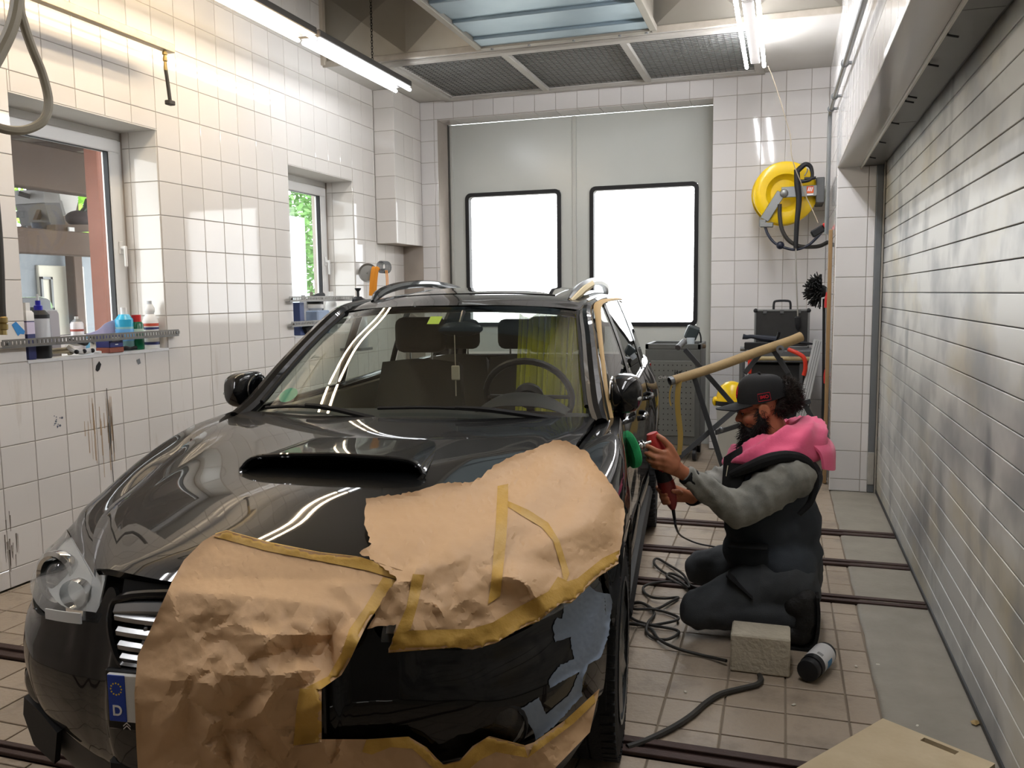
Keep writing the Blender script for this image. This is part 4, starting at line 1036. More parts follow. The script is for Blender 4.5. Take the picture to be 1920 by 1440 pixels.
def crum(amp, s=7., where=None):
    def f(p, x, y):
        q = p + Vector((noise.noise(p * 3), noise.noise(p * 3 + Vector((5, 1, 2))), noise.noise(p * 3 + Vector((1, 9, 4))))) * .06
        d = noise.voronoi(q * s * .9)[0]; v = min(1, (d[1] - d[0]) * 1.3)
        h = .45 * ridge(q, s * .55) + .35 * v + .22 * ridge(q + Vector((3, 1, 7)), s * 1.6) + .10 * ridge(q, s * 4)
        a = amp * (where(x, y) if where else 1)
        return a * h
    return f
def sheet(name, poly, step, off, crumple, label, tapes, jag=0., smooth=70, fac=None):
    W, Fc = drape(poly, step, off, crumple, CAR_BVH, smooth, jag, fac)
    me = bpy.data.meshes.new(name); me.from_pydata(W, [], Fc); me.materials.append(M_PAPER); me.transform(CM)
    for p in me.polygons: p.use_smooth = True
    bm = bmesh.new(); bm.from_mesh(me)
    for e in bm.edges:
        if len(e.link_faces) == 2: e.smooth = e.calc_face_angle(0) < math.radians(19)
    bm.to_mesh(me); bm.free()
    o = link(name, me, None, label, 'paper', 'brown masking papers taped on the car')
    both = BVHTree.FromPolygons(list(W) + CAR_V, Fc + [[i + len(W) for i in f] for f in CAR_F])
    for tp in tapes:
        w2, f2 = drape(tp, 6, .0035, None, both, 2)
        m2 = bpy.data.meshes.new('tape'); m2.from_pydata(w2, [], f2); m2.materials.append(M_TAPE); m2.transform(CM)
        for p in m2.polygons: p.use_smooth = True
        link('tape', m2, o)
    return o
def ramp(x, a, b): return min(1, max(0, (x - a) / (b - a)))
SA = [(400, 1003), (425, 995), (505, 1018), (600, 1036), (675, 1044), (775, 1076), (780, 1090), (745, 1090), (715, 1130), (690, 1165), (660, 1230), (640, 1265), (603, 1292), (603, 1392), (545, 1402), (525, 1440), (520, 1500), (262, 1500), (256, 1400), (252, 1300), (258, 1230), (280, 1185), (300, 1140), (325, 1085), (345, 1050), (380, 1015)]
SB = [(687, 934), (774, 922), (829, 905), (884, 904), (906, 892), (930, 870), (976, 850), (1043, 824), (1062, 827), (1101, 847), (1120, 876), (1144, 904), (1170, 944), (1172, 971), (1165, 1020), (1158, 1057), (1120, 1082), (1071, 1130), (1052, 1130), (1010, 1164), (966, 1182), (929, 1205), (886, 1217), (854, 1213), (728, 1223), (744, 1170), (690, 1178), (700, 1160), (715, 1125), (745, 1085), (700, 1050), (674, 1038), (695, 1020), (683, 983), (684, 953)]
SCC = [(500, 1398), (598, 1386), (687, 1386), (766, 1381), (794, 1398), (831, 1433), (862, 1426), (886, 1399), (917, 1380), (983, 1398), (1003, 1391), (1060, 1350), (1124, 1291), (1106, 1373), (1041, 1440), (1000, 1500), (500, 1500)]
sheet('masking_paper', SB, 5.5, .010, crum(.008, 8, lambda x, y: .2 + .8 * ramp(y + .15 * abs(x - 900), 960, 1120)), 'upper sheet of brown masking paper over the scoop side of the bonnet and fender',
      [[(933, 911), (953, 907), (952, 960), (949, 1014), (938, 1118), (915, 1133), (921, 1090), (929, 995)],
       [(952, 939), (991, 956), (1028, 980), (1049, 1014), (1068, 1075), (1059, 1098), (1052, 1063), (1037, 1014), (1016, 989), (976, 965), (952, 950)],
       [(1162, 1031), (1158, 1058), (1120, 1083), (1071, 1131), (1052, 1131), (1010, 1165), (966, 1183), (929, 1206), (886, 1218), (854, 1214), (728, 1224), (740, 1186), (774, 1182), (884, 1179), (924, 1167), (976, 1136), (1028, 1109), (1046, 1081), (1065, 1090), (1083, 1084), (1129, 1047)],
       [(774, 1076), (796, 1078), (784, 1130), (770, 1180), (735, 1200), (762, 1139)]], jag=4, fac=([(80, .034), (38, .022), (19, .008)], 11, lambda x, y: .30 + .70 * ramp(y + .12 * abs(x - 900), 970, 1090)))
sheet('masking_paper', SA, 5.5, .014, crum(.010, 6, lambda x, y: .3 + .7 * ramp(y, 1060, 1200)), 'large crumpled sheet of brown masking paper hanging down over grille and number plate',
      [[(404, 1000), (425, 994), (505, 1016), (600, 1035), (670, 1043), (770, 1073), (779, 1086), (765, 1093), (690, 1070), (600, 1052), (500, 1033), (402, 1006)],
       [(718, 1082), (742, 1088), (713, 1133), (690, 1168), (666, 1215), (655, 1240), (640, 1266), (600, 1293), (572, 1290), (615, 1268), (640, 1225), (655, 1180), (683, 1140)],
       [(562, 1291), (603, 1292), (603, 1391), (550, 1398), (556, 1330)]], fac=([(104, .095), (54, .066), (26, .018)], 4, lambda x, y: .12 + .88 * ramp(y, 1085, 1190) * ramp(x - .0 * y, 255, 400)))
sheet('masking_paper', SCC, 6, .010, crum(.010, 7), 'low strip of brown masking paper under the bare bumper and round fog lamp',
      [[(679, 1410), (687, 1387), (766, 1381), (800, 1401), (831, 1435), (862, 1428), (890, 1400), (917, 1380), (983, 1397), (990, 1421), (930, 1410), (900, 1425), (869, 1450), (830, 1455), (807, 1435), (773, 1404), (732, 1401), (697, 1415)],
       [(1003, 1390), (1060, 1350), (1124, 1292), (1120, 1313), (1076, 1356), (990, 1421)]], fac=([(60, .022), (28, .012)], 9, lambda x, y: 1))
# bare primer on the bumper corner: a coat of its own colour on the panel
PRM = [(1100, 1093), (1117, 1109), (1144, 1114), (1148, 1129), (1141, 1191), (1127, 1232), (1103, 1246), (1093, 1274), (1091, 1305), (1041, 1360), (1005, 1388), (1000, 1370), (972, 1332), (1010, 1308), (1024, 1339), (1069, 1301), (1086, 1260), (1055, 1277), (1031, 1291), (1029, 1274), (1052, 1246), (1076, 1236), (1069, 1195), (1041, 1203), (1036, 1177), (1045, 1157), (1055, 1160), (1058, 1122)]
PB = soup([o for o in PARTS if o.name.split('.')[0] in ('front_bumper', 'fender')])
W, Fc = drape(PRM, 4, .003, None, BVHTree.FromPolygons(*PB), 12, 2.5)
me = bpy.data.meshes.new('primer_coat'); me.from_pydata(W, [], Fc); me.materials.append(mat('blue grey primer', '#8795a8', .5, col2='#77869b', nscale=9))
for p in me.polygons: p.use_smooth = True
link('primer_coat', me, bump, label='patch of matt blue grey primer')
# ================================================================ the kneeling worker
def organic(name, prims, m, parent, voxel=.01, smooth=3, wrinkle=None, label=None, ang=80):
    """one continuous skin grown over tapering limbs: ('c', p0, r0, p1, r1) or ('e', centre, radii, rotation)"""
    b = MB()
    for p in prims:
        if p[0] == 'c':
            p0, r0, p1, r1 = Vector(p[1]), p[2], Vector(p[3]), p[4]
            b.ball(p0, r0, 16); b.ball(p1, r1, 16)
            if (p1 - p0).length > 1e-4: b.cyl(p0, p1, r0, 16, r1)
        else:
            b.ball(p[1], 1, 24, sc=p[2], m=(p[3] if len(p) > 3 else None))
    me = b.mesh(name, m, 180); o = bpy.data.objects.new(name, me); COL.objects.link(o)
    md = o.modifiers.new('r', 'REMESH'); md.mode = 'VOXEL'; md.voxel_size = voxel; md.use_smooth_shade = True
    if smooth:
        ms = o.modifiers.new('s', 'SMOOTH'); ms.factor = .5; ms.iterations = smooth
    dg = bpy.context.evaluated_depsgraph_get(); me2 = bpy.data.meshes.new_from_object(o.evaluated_get(dg))
    bpy.data.objects.remove(o); bpy.data.meshes.remove(me)
    if wrinkle:
        N = [v.normal.copy() for v in me2.vertices]
        for v, n in zip(me2.vertices, N): v.co += n * wrinkle(v.co, n)
    me2.materials.clear(); me2.materials.append(m)
    for p in me2.polygons: p.use_smooth = True
    return link(name, me2, parent, label=label)
def fold(amp, axis, freq, sc=9):
    """cloth folds running across an axis"""
    ax = Vector(axis).normalized()
    def f(p, n):
        q = p.dot(ax) * freq + 2.2 * noise.noise(p * sc * .6); w = noise.noise(p * sc) * .5 + .5
        return amp * (1 - abs(math.sin(q))) * w * 1.6 + amp * .5 * noise.noise(p * sc * 3) - amp * .4
    return f
MANP = Vector((0, 3.84, 0))
man = empty('person', MANP, 'bearded person in black cap and grey vest with pink hood, kneeling and polishing the car', 'person')
MI = Matrix.Translation(-MANP)
def P3(x, y, z): return Vector((x, y, z)) - MANP
def PX(px, py, Y): return onY(px, py, Y) - MANP
M_SKIN = mat('tanned skin', '#b87654', .5, col2='#8d5138', nscale=14, namt=.5, bump=.05, bscale=300)
M_HAIR = mat('black brown hair', '#120d0b', .7)
M_VEST = mat('anthracite vest cloth', '#3a4047', .85, col2='#2a2f34', nscale=7, bump=.25, bscale=350)
M_TROU = mat('charcoal work trousers', '#45484b', .85, col2='#34373a', nscale=8, bump=.25, bscale=350)
M_BLKC = mat('black cloth', '#101113', .85, bump=.2, bscale=350)
M_SLEV = mat('grey sweatshirt', '#a3a299', .9, col2='#686964', nscale=10, namt=.95, bump=.25, bscale=300, detail=6)
M_PINK = mat('pink fleece', '#f76c94', .95, col2='#ea5581', nscale=5, bump=.3, bscale=400, sheen=.3)
M_CAP = mat('black cap cloth', '#17181a', .85, bump=.2, bscale=400)
M_RED = mat('red stitching', '#c3182c', .7)
M_BOOT = mat('worn black leather', '#1b1a19', .6, col2='#2a2826', nscale=15, bump=.3, bscale=120)
# head frame: f forwards (towards the car), l to his left (to the viewer), u up
HC = P3(-.085, 3.85, .965); tl = math.radians(11); yw = math.radians(4)
hf = Vector((-math.cos(tl) * math.cos(yw), -math.sin(yw) * math.cos(tl), -math.sin(tl))); hl = Vector((0, 0, 1)).cross(hf).normalized(); hu = hf.cross(hl)
hl = -hl if hl.y > 0 else hl
HR = Matrix((hf, hl, hu)).transposed().to_4x4()
def H(f, l, u): return HC + hf * f + hl * l + hu * u
def he(f, l, u, r): return ('e', H(f, l, u), r, HR)
# joints
NS, FS = P3(.04, 3.655, .705), P3(.01, 4.03, .705)
NE, FE = P3(-.165, 3.585, .562), PX(1340, 908, 3.93)
NW = PX(1283, 888, 3.45); FW = PX(1296, 932, 3.58)
NH, FH = P3(.03, 3.72, .25), P3(.03, 3.97, .25)
NK, FK = P3(-.325, 3.62, .105), P3(-.36, 4.12, .13)
NA_, FA = P3(.055, 3.625, .115), P3(.05, 4.08, .09)
body = [he(-.012, 0, .035, (.098, .077, .092)), he(.028, 0, -.03, (.066, .062, .085)), he(.03, 0, -.085, (.052, .05, .042)),
        he(.022, 0, .02, (.074, .066, .06)), he(.078, .028, .012, (.016, .026, .010)), he(.078, -.028, .012, (.016, .026, .010)),
        he(.058, .043, -.032, (.03, .022, .025)), he(.058, -.043, -.032, (.03, .022, .025)),
        ('c', H(.084, 0, .006), .010, H(.108, 0, -.034), .0135), ('c', H(.096, .012, -.038), .009, H(.094, -.012, -.038), .009),
        he(.084, 0, -.063, (.016, .026, .009)), he(.081, 0, -.078, (.015, .022, .009)),
        he(.073, .031, -.006, (.012, .016, .011)), he(.073, -.031, -.006, (.012, .016, .011)),
        ('c', H(-.02, 0, -.05), .062, P3(-.015, 3.85, .80), .066), ('c', P3(-.015, 3.85, .80), .068, P3(-.02, 3.84, .66), .13),
        ('e', P3(-.03, 3.84, .62), (.15, .18, .13)), ('e', P3(-.03, 3.84, .42), (.16, .17, .17)), ('e', P3(.01, 3.84, .26), (.16, .17, .13)),
        ('c', NS, .065, NE, .047), ('c', NE, .045, NW, .030), ('c', FS, .065, FE, .047), ('c', FE, .045, FW, .030),
        ('c', NH, .09, NK, .062), ('c', NK, .058, NA_, .04), ('c', FH, .09, FK, .062), ('c', FK, .058, FA, .04)]
for s in (1, -1):   # ears
    body += [he(-.008, s * .078, -.012, (.017, .008, .030))]
    arc = [H(-.008 + .020 * math.cos(a), s * .083, -.008 + .030 * math.sin(a)) for a in [math.radians(d) for d in range(-60, 211, 30)]]
    body += [('c', a, .0058, c, .0058) for a, c in zip(arc, arc[1:])] + [('c', H(-.004, s * .084, -.012), .005, H(-.002, s * .083, .008), .005)]
# near (left) hand: palm, four fingers wrapped over the machine head, thumb on top
def finger(pts, r0, r1):
    k = len(pts) - 1; rs = [r0 + (r1 - r0) * i / k for i in range(k + 1)]
    return [('c', a, x, c, y) for a, c, x, y in zip(pts, pts[1:], rs, rs[1:])]
K1, K2, K3, K4 = PX(1247, 850, 3.375), PX(1246, 860, 3.368), PX(1246, 870, 3.37), PX(1248, 879, 3.38)
for K, wr in ((K1, .017), (K2, .018), (K3, .017), (K4, .015)): body += [('c', NW, .026, K, wr)]
body += [('e', (K2 + K3 + NW) / 3, (.036, .02, .034))]
body += finger([K1, PX(1231, 845, 3.362), PX(1220, 839, 3.372), PX(1213, 836, 3.392)], .0115, .0095)
body += finger([K2, PX(1229, 858, 3.356), PX(1217, 852, 3.366), PX(1211, 850, 3.388)], .0118, .0095)
body += finger([K3, PX(1230, 868, 3.358), PX(1219, 865, 3.368), PX(1214, 862, 3.388)], .0112, .009)
body += finger([K4, PX(1234, 877, 3.37), PX(1226, 875, 3.378), PX(1222, 872, 3.395)], .010, .008)
body += finger([PX(1268, 862, 3.41), PX(1256, 838, 3.40), PX(1243, 824, 3.395), PX(1234, 817, 3.40)], .018, .0105)
# far (right) hand: behind the handle, fingertips coming round its left side
FP = PX(1266, 925, 3.53); FKs = [PX(1250, 909, 3.515), PX(1249, 918, 3.515), PX(1250, 927, 3.515), PX(1252, 935, 3.515)]
for K in FKs: body += [('c', FW, .024, K, .015)]
for K, (tx, ty) in zip(FKs, ((1241, 917), (1246, 925), (1248, 934), (1251, 942))):
    body += finger([K, PX(tx - 8, ty - 3, 3.485), PX(tx - 6, ty + 1, 3.445), PX(tx + 4, ty + 1, 3.428)], .0108, .0088)
body += finger([PX(1276, 925, 3.52), PX(1271, 922, 3.47), PX(1262, 921, 3.425)], .013, .0098)
skin_o = organic('body', body, M_SKIN, man, .0052, 3)
# face details
b = MB()
for s in (1, -1):
    b.tube([H(.086, s * .016, -.006), H(.0875, s * .030, -.0095), H(.079, s * .045, -.006)], .0022, 5, 3)
b.build('lashes', M_HAIR, man)
for s in (1, -1):
    b = MB(); b.ball(H(.0765, s * .031, -.0095), .0105, 10); b.build('eye', mat('eye white', '#cfc6bd', .25), man)
    b = MB(); b.tube([H(.092, s * .012, .016), H(.092, s * .03, .022), H(.076, s * .050, .015)], [.004, .005, .002], 6, 3); b.build('eyebrow', M_HAIR, man)
b = MB(); b.ball(H(.092, 0, -.070), 1, 12, HR, (.010, .022, .0045)); b.ball(H(.089, 0, -.080), 1, 12, HR, (.010, .019, .006)); b.build('lips', mat('lips', '#7d3f35', .5), man)
# beard and hair, shaped masses with real strands standing out of them
def shaggy(name, prims, n, L, down, m, seed, rad=.0011):
    o = organic(name, prims, m, man, .007, 2, lambda p, n_: .006 * noise.noise(p * 45) + .004 * noise.noise(p * 110))
    r = random.Random(seed); V = o.data.vertices; b = MB(); k = len(V)
    for _ in range(n):
        v = V[r.randrange(k)]; d = (v.normal * .7 + Vector(down) + Vector((r.uniform(-.5, .5), r.uniform(-.5, .5), r.uniform(-.5, .5)))).normalized(); l = L * r.uniform(.5, 1.2)
        p1 = v.co + d * l * .5 + Vector((r.uniform(-1, 1), r.uniform(-1, 1), r.uniform(-1, 1))) * l * .15
        b.tube([v.co - v.normal * .004, p1, p1 + (d + Vector(down) * .4).normalized() * l * .5], [rad, rad, rad * .5], 3)
    b.build('hair_strand', m, o, kind='stuff'); return o
bd = [he(.045, 0, -.112, (.060, .058, .05)), he(.060, 0, -.165, (.058, .06, .066)), he(.058, 0, -.225, (.05, .052, .05)), he(.02, 0, -.12, (.05, .06, .04))]
for s in (1, -1):
    bd += [('c', H(.006, s * .071, .0), .013, H(.010, s * .072, -.06), .017), ('c', H(.010, s * .070, -.06), .02, H(.045, s * .045, -.11), .026), ('c', H(.082, s * .030, -.070), .007, H(.060, s * .046, -.10), .017), ('c', H(.094, s * .006, -.055), .0055, H(.082, s * .032, -.070), .0065)]
shaggy('beard', bd, 2600, .03, (0, 0, -.6), M_HAIR, 5)
hb = [he(-.122, 0, .05, (.048, .05, .048)), he(-.135, .012, .015, (.036, .038, .045)), he(-.115, -.02, .075, (.032, .034, .03))]
for s in (1, -1): hb += [he(-.078, s * .042, .0, (.030, .032, .040))]
shaggy('hair_bun', hb, 2000, .026, (.35, 0, -.05), mat('dark brown curls', '#1d120c', .7), 8)
b = MB()
# cap: crown, brim, patches
rows = []
for i in range(10):
    t = i / 9; a = t * PI / 2; k = math.cos(a) ** .55; row = []
    for j in range(40):
        th = 2 * PI * j / 40; c, s_ = math.cos(th), math.sin(th)
        row.append(H(-.014 + .112 * c * k, .091 * s_ * k, .030 + .118 * math.sin(a) ** .9 * (1 + .06 * c) + (.012 * max(0, -c) if i == 0 else 0)))
    rows.append(row)
b.grid(rows, 0, closed_u=True); b.face(rows[-1]); cap = b.build('cap', M_CAP, man, ang=60)
b = MB(); b.grid([[H(.088 - .035 * abs(t) ** 2 * 1.5 + .105 * r * (1 - .28 * t * t), .086 * t * (1 - .12 * r * 0), .036 - .010 * r - .012 * t * t) for t in [i / 10 - 1 for i in range(21)]] for r in [k / 6 for k in range(7)]], .005); b.build('cap_brim', M_CAP, cap)
b = MB(); b.ball(H(-.016, 0, .150), .008, 10); b.build('cap_button', M_CAP, cap)
def on_cap(th, u):
    t = (u - .030) / .118; t = max(0, min(.99, t)); a = math.asin(t ** (1 / .9)); k = math.cos(a) ** .55
    return H(-.014 + .1135 * math.cos(th) * k, .0925 * math.sin(th) * k, u)
th0 = PI * .50
b = MB(); r0, r1, u0, u1 = th0 + .02 - .22, th0 + .26, .040, .072
b.tube([on_cap(r0, u0), on_cap(r0, u1), on_cap(r1, u1), on_cap(r1, u0)], .0014, 5, closed=True); b.build('patch_border', M_RED, cap)
mm = Matrix.Identity(4); cpt = on_cap((r0 + r1) / 2, .056)
if True:
    right = (on_cap(r1, .056) - on_cap(r0, .056)).normalized(); upv = (on_cap((r0 + r1) / 2, .07) - on_cap((r0 + r1) / 2, .042)).normalized(); nv = right.cross(upv); 
    mm = Matrix((right, upv, nv)).transposed().to_4x4(); mm.translation = cpt + nv * .0015
    text_mesh('IMO', .020, 'patch_letters', M_RED, cap, mm, .0006, bold=.0004)
b = MB()
ck = [on_cap(.16 * math.cos(a) + .12, .088 + .026 * math.sin(a)) for a in [2 * PI * k / 24 for k in range(24)]]
b.tube(ck, .0018, 5, closed=True); b.tube([on_cap(.05, .08), on_cap(.12, .104), on_cap(.19, .078)], .0018, 5); b.tube([on_cap(.0, .094), on_cap(.12, .074), on_cap(.23, .092)], .0016, 5); b.build('front_emblem', M_RED, cap, label='red round stitched emblem')
# clothes
tr = [('c', P3(.02, 3.84, .28), .17, P3(.03, 3.84, .22), .16), ('c', NH, .135, NK, .086), ('c', NK, .084, NA_, .066), ('c', FH, .135, FK, .086), ('c', FK, .084, FA, .066),
      ('e', P3(.06, 3.70, .20), (.12, .11, .11)), ('e', P3(.06, 3.98, .20), (.12, .11, .11)), ('c', P3(-.12, 3.66, .21), .085, P3(.04, 3.68, .24), .12)]
organic('trousers', tr, M_TROU, man, .011, 4, fold(.008, (1, .1, -.5), 30, 8))
for a, c in (((1365, 1065), (1425, 1100)),):
    b = MB(); q0, q1 = PX(1362, 1075, 3.585), PX(1412, 1120, 3.585)
    b.bar(q0, q1, .012, .06, .005, up=(0, 1, 0)); b.build('cargo_pocket', M_BLKC, man)
vs = [('e', P3(-.03, 3.84, .625), (.185, .20, .155)), ('e', P3(-.03, 3.84, .46), (.212, .21, .18)), ('e', P3(-.03, 3.84, .33), (.218, .215, .13)), ('c', P3(.045, 3.70, .735), .068, P3(.02, 3.99, .735), .068),
      ('c', P3(-.07, 3.76, .70), .085, P3(-.07, 3.94, .70), .085), ('e', P3(.05, 3.84, .66), (.125, .18, .12)), ('c', P3(.03, 3.72, .30), .13, P3(.03, 3.96, .30), .13)]
vest = organic('vest', vs, M_VEST, man, .011, 4, fold(.006, (.35, .2, 1), 22, 7))
def around(rx, ry, cx, cz, tilt, a0, a1, n, r, name, m, flat=None):
    b = MB(); b.tube([P3(cx + rx * math.cos(a), 3.84 + ry * math.sin(a), cz + tilt * math.cos(a)) for a in [math.radians(a0 + (a1 - a0) * k / n) for k in range(n + 1)]], r, 8, flat=flat); return b.build(name, m, man)
# armhole seams and collar edges in black
b = MB(); b.tube([PX(1372, 890, 3.66), PX(1400, 878, 3.62), PX(1440, 862, 3.61), PX(1480, 856, 3.62), PX(1512, 868, 3.65), PX(1528, 900, 3.67), PX(1520, 940, 3.65), PX(1498, 965, 3.63)], [.016, .022, .026, .026, .024, .018, .014, .010], 10, 5); b.build('armhole_edge', M_BLKC, man)
b = MB(); b.grid(patch([[PX(1362, 858, 3.77), PX(1374, 850, 3.72), PX(1392, 838, 3.72)], [PX(1359, 900, 3.73), PX(1374, 896, 3.665), PX(1396, 882, 3.655)], [PX(1357, 950, 3.72), PX(1370, 950, 3.65), PX(1388, 945, 3.63)]], 5, 5), .012); b.build('vest_front', M_BLKC, man)
b = MB(); b.cyl(PX(1366, 873, 3.70), PX(1362, 893, 3.69), .005, 8, .003); b.build('zip_pull', mat('cream zip pull', '#c9c2a8', .5), man)
b = MB(); b.bar(PX(1366, 1022, 3.622), PX(1440, 1026, 3.612), .012, .075, .006, up=(0, 1, 0)); b.build('chest_pocket', M_BLKC, man)
for p in ((1373, 903), (1374, 909)):
    b = MB(); b.ball(PX(p[0], p[1], 3.655), .005, 8); b.build('snap_button', M_STEEL, man)
# sweatshirt sleeves
NW2 = NE + (NW - NE) * .90; FW2 = FE + (FW - FE) * .88
organic('sleeve', [('c', NS, .092, NE + Vector((.02, 0, .01)), .078), ('c', NE, .074, NW2, .046), ('e', NS + Vector((.015, .02, .0)), (.095, .09, .10)), ('c', NS * .5 + NE * .5, .09, NE, .076)], M_SLEV, man, .009, 3, fold(.011, (.8, .4, .55), 55, 9))
organic('sleeve', [('c', FS, .085, FE, .07), ('c', FE, .066, FW2, .044)], M_SLEV, man, .009, 3, fold(.010, (.8, .4, .55), 60, 9))
for W_, E_, nm in ((NW, NE, 'near'), (FW, FE, 'far')):
    d = (W_ - E_).normalized(); b = MB(); b.lathe([(.037, -.03), (.041, -.026), (.042, .0), (.040, .026), (.036, .03)], 20, align(W_ - d * .035, W_)); b.build('wrist_band', M_BLKC, man)
# pink hood: folded cloth lying round the neck
HK = [(180, .075, .775, .135, .765, .205, .69), (215, .08, .80, .15, .79, .235, .725), (250, .085, .835, .165, .835, .245, .765), (285, .085, .865, .185, .865, .235, .775), (320, .085, .885, .19, .885, .225, .775), (360, .085, .895, .175, .89, .185, .78), (400, .085, .885, .18, .885, .22, .775), (450, .085, .85, .17, .85, .24, .765), (500, .08, .80, .15, .79, .235, .725), (540, .075, .775, .135, .765, .205, .69)]
rows = []
for i in range(73):
    a = 180 + 5 * i; g = lambda k: spl([(h[0], h[k]) for h in HK], a); ar = math.radians(a); cx, cy = -.02, 3.85
    K = [(g(1) + .015, g(2) - .07), (g(1), g(2)), (g(1) + .02, g(2) + .02), (g(3), g(4) + .012), (g(3) * .45 + g(5) * .55 + .012, (g(4) + g(6)) / 2 + .012), (g(5), g(6)), (g(5) - .02, g(6) - .015), (g(5) - .035, g(6) + .01)]
    pr = catmull([(r_, z_) for r_, z_ in K], 4); row = []
    for k, q in enumerate(pr):
        w_ = 1 if 3 < k < 22 else .3; r_ = q[0]; z_ = q[1]
        ps = Vector((cx + r_ * math.cos(ar), cy + r_ * math.sin(ar) * .95, z_))
        dz = .026 * w_ * (1 - abs(math.sin(ar * 3.5 + r_ * 34 + 2 * noise.noise(ps * 7)))) + .008 * noise.noise(ps * 22) * w_
        row.append(ps + Vector((math.cos(ar) * dz * .7, math.sin(ar) * dz * .7, dz * .8)) - MANP)
    rows.append(row)
b = MB(); b.grid(rows, .006); b.build('hood', M_PINK, man, ang=70, label='bright pink fleece hood lying on the shoulders')
b = MB(); b.grid(patch([[P3(.10, 3.70, .84), P3(.155, 3.76, .845), P3(.17, 3.85, .85)], [P3(.15, 3.685, .80), P3(.195, 3.75, .80), P3(.21, 3.85, .80)], [P3(.165, 3.69, .735), P3(.205, 3.75, .72), P3(.215, 3.85, .72)]], 6, 6), .012); b.build('hood_flap', M_PINK, man)
b = MB(); b.lathe([(.072, -.02), (.078, 0), (.076, .03)], 20, align(P3(.0, 3.85, .80), P3(-.03, 3.85, .90)), cap=False); b.build('shirt_collar', mat('grey shirt collar', '#4e5257', .9), man)
# boots: toes on the floor, heels up
for (hx, hy, hz) in ((.10, 3.60, .0), (.10, 4.07, .0)):
    o = organic('boot', [('c', P3(hx + .005, hy, .20), .052, P3(hx + .012, hy, .115), .05), ('c', P3(hx + .012, hy, .12), .05, P3(hx + .0, hy, .058), .05), ('c', P3(hx - .005, hy, .052), .047, P3(hx - .055, hy, .050), .042), ('c', P3(hx - .03, hy, .175), .052, P3(hx + .0, hy, .19), .052)], M_BOOT, man, .008, 3, lambda p, n: .003 * noise.noise(p * 40))
    b = MB(); sp = [(hx + .050, .225), (hx + .056, .16), (hx + .054, .08), (hx + .040, .02), (hx + .01, .004), (hx - .05, .004)]
    b.grid([[P3(x, hy + s * wd, z) for s in (-1, -.5, 0, .5, 1)] for (x, z), wd in zip(catmull(sp, 3), [.040] * 5 + [.043] * 6 + [.04] * 6)], .012); b.build('boot_sole', mat('dark rubber sole', '#121212', .8, bump=.5, bscale=70), o)
# ---------------------------------------------------------------- polishing machine, held against the door
PC = onY(1190, 840, 3.36)
pol = empty('polishing_machine', PC, 'red and black polishing machine with green foam pad held in both hands', 'polisher')
def pl3(x, y, Y): return onY(x, y, Y) - PC
ax0, ax1 = pl3(1181, 844, 3.36), pl3(1203, 836, 3.385)
ax = (ax1 - ax0).normalized()
mm = align(pl3(1186, 841, 3.365) - ax * .018, pl3(1186, 841, 3.365) + ax, up=(0, 1, 0))
b = MB(); b.lathe([(.001, -.012), (.066, -.012), (.076, -.006), (.079, .008), (.076, .022), (.068, .028), (.03, .028)], 32, mm); b.build('foam_pad', mat('green foam', '#2fb46c', .9, col2='#259a5c', nscale=30, bump=.3, bscale=200), pol)
b = MB(); b.lathe([(.05, .028), (.048, .036), (.02, .038)], 24, mm); b.build('backing_plate', M_BLK, pol)
b = MB(); b.lathe([(.012, .036), (.012, .05), (.019, .05), (.019, .056), (.010, .057), (.010, .064), (.019, .064), (.019, .069), (.009, .07), (.009, .10)], 12, mm); b.build('spindle', M_CHROME, pol)
hp = [pl3(1222, 812, 3.425), pl3(1229, 832, 3.43), pl3(1238, 860, 3.435), pl3(1244, 882, 3.44)]
b = MB(); b.tube(hp, [.022, .037, .036, .029], 14, 4); b.build('gear_head', mat('red machine casing', '#b5332f', .4), pol)
b = MB(); b.tube([pl3(1240, 876, 3.44), pl3(1244, 892, 3.445), pl3(1248, 904, 3.45)], [.031, .031, .033], 14, 4); b.build('black_collar', M_DARK, pol)
b = MB(); b.tube([pl3(1247, 900, 3.45), pl3(1251, 915, 3.455), pl3(1256, 930, 3.455), pl3(1260, 945, 3.46), pl3(1262, 955, 3.46)], [.034, .036, .028, .021, .010], 14, 4); b.build('motor_handle', mat('dark red machine casing', '#7c2623', .45), pol)
b = MB(); b.tube([pl3(1262, 954, 3.46), pl3(1265, 975, 3.47), pl3(1268, 990, 3.50), onZ(1275, 1003, .15) - PC, onZ(1290, 1012, .03) - PC, onZ(1312, 1020, .012) - PC, onZ(1345, 1026, .009) - PC, onZ(1380, 1032, .009) - PC], [.008, .006, .005, .005, .005, .005, .005, .005], 8, 5); b.build('power_lead', M_DARK, pol)
# ================================================================ things in the workshop
def lt(o, p): return child_world(o, p)
M_BRASS = mat('dull brass', '#8d7a4d', .4, .8)
M_HOSE = mat('dusty black hose', '#2a2825', .6, col2='#3d3a33', nscale=12)
M_OLIVE = mat('dusty olive hose', '#7a7260', .5, col2='#655e4e', nscale=10)
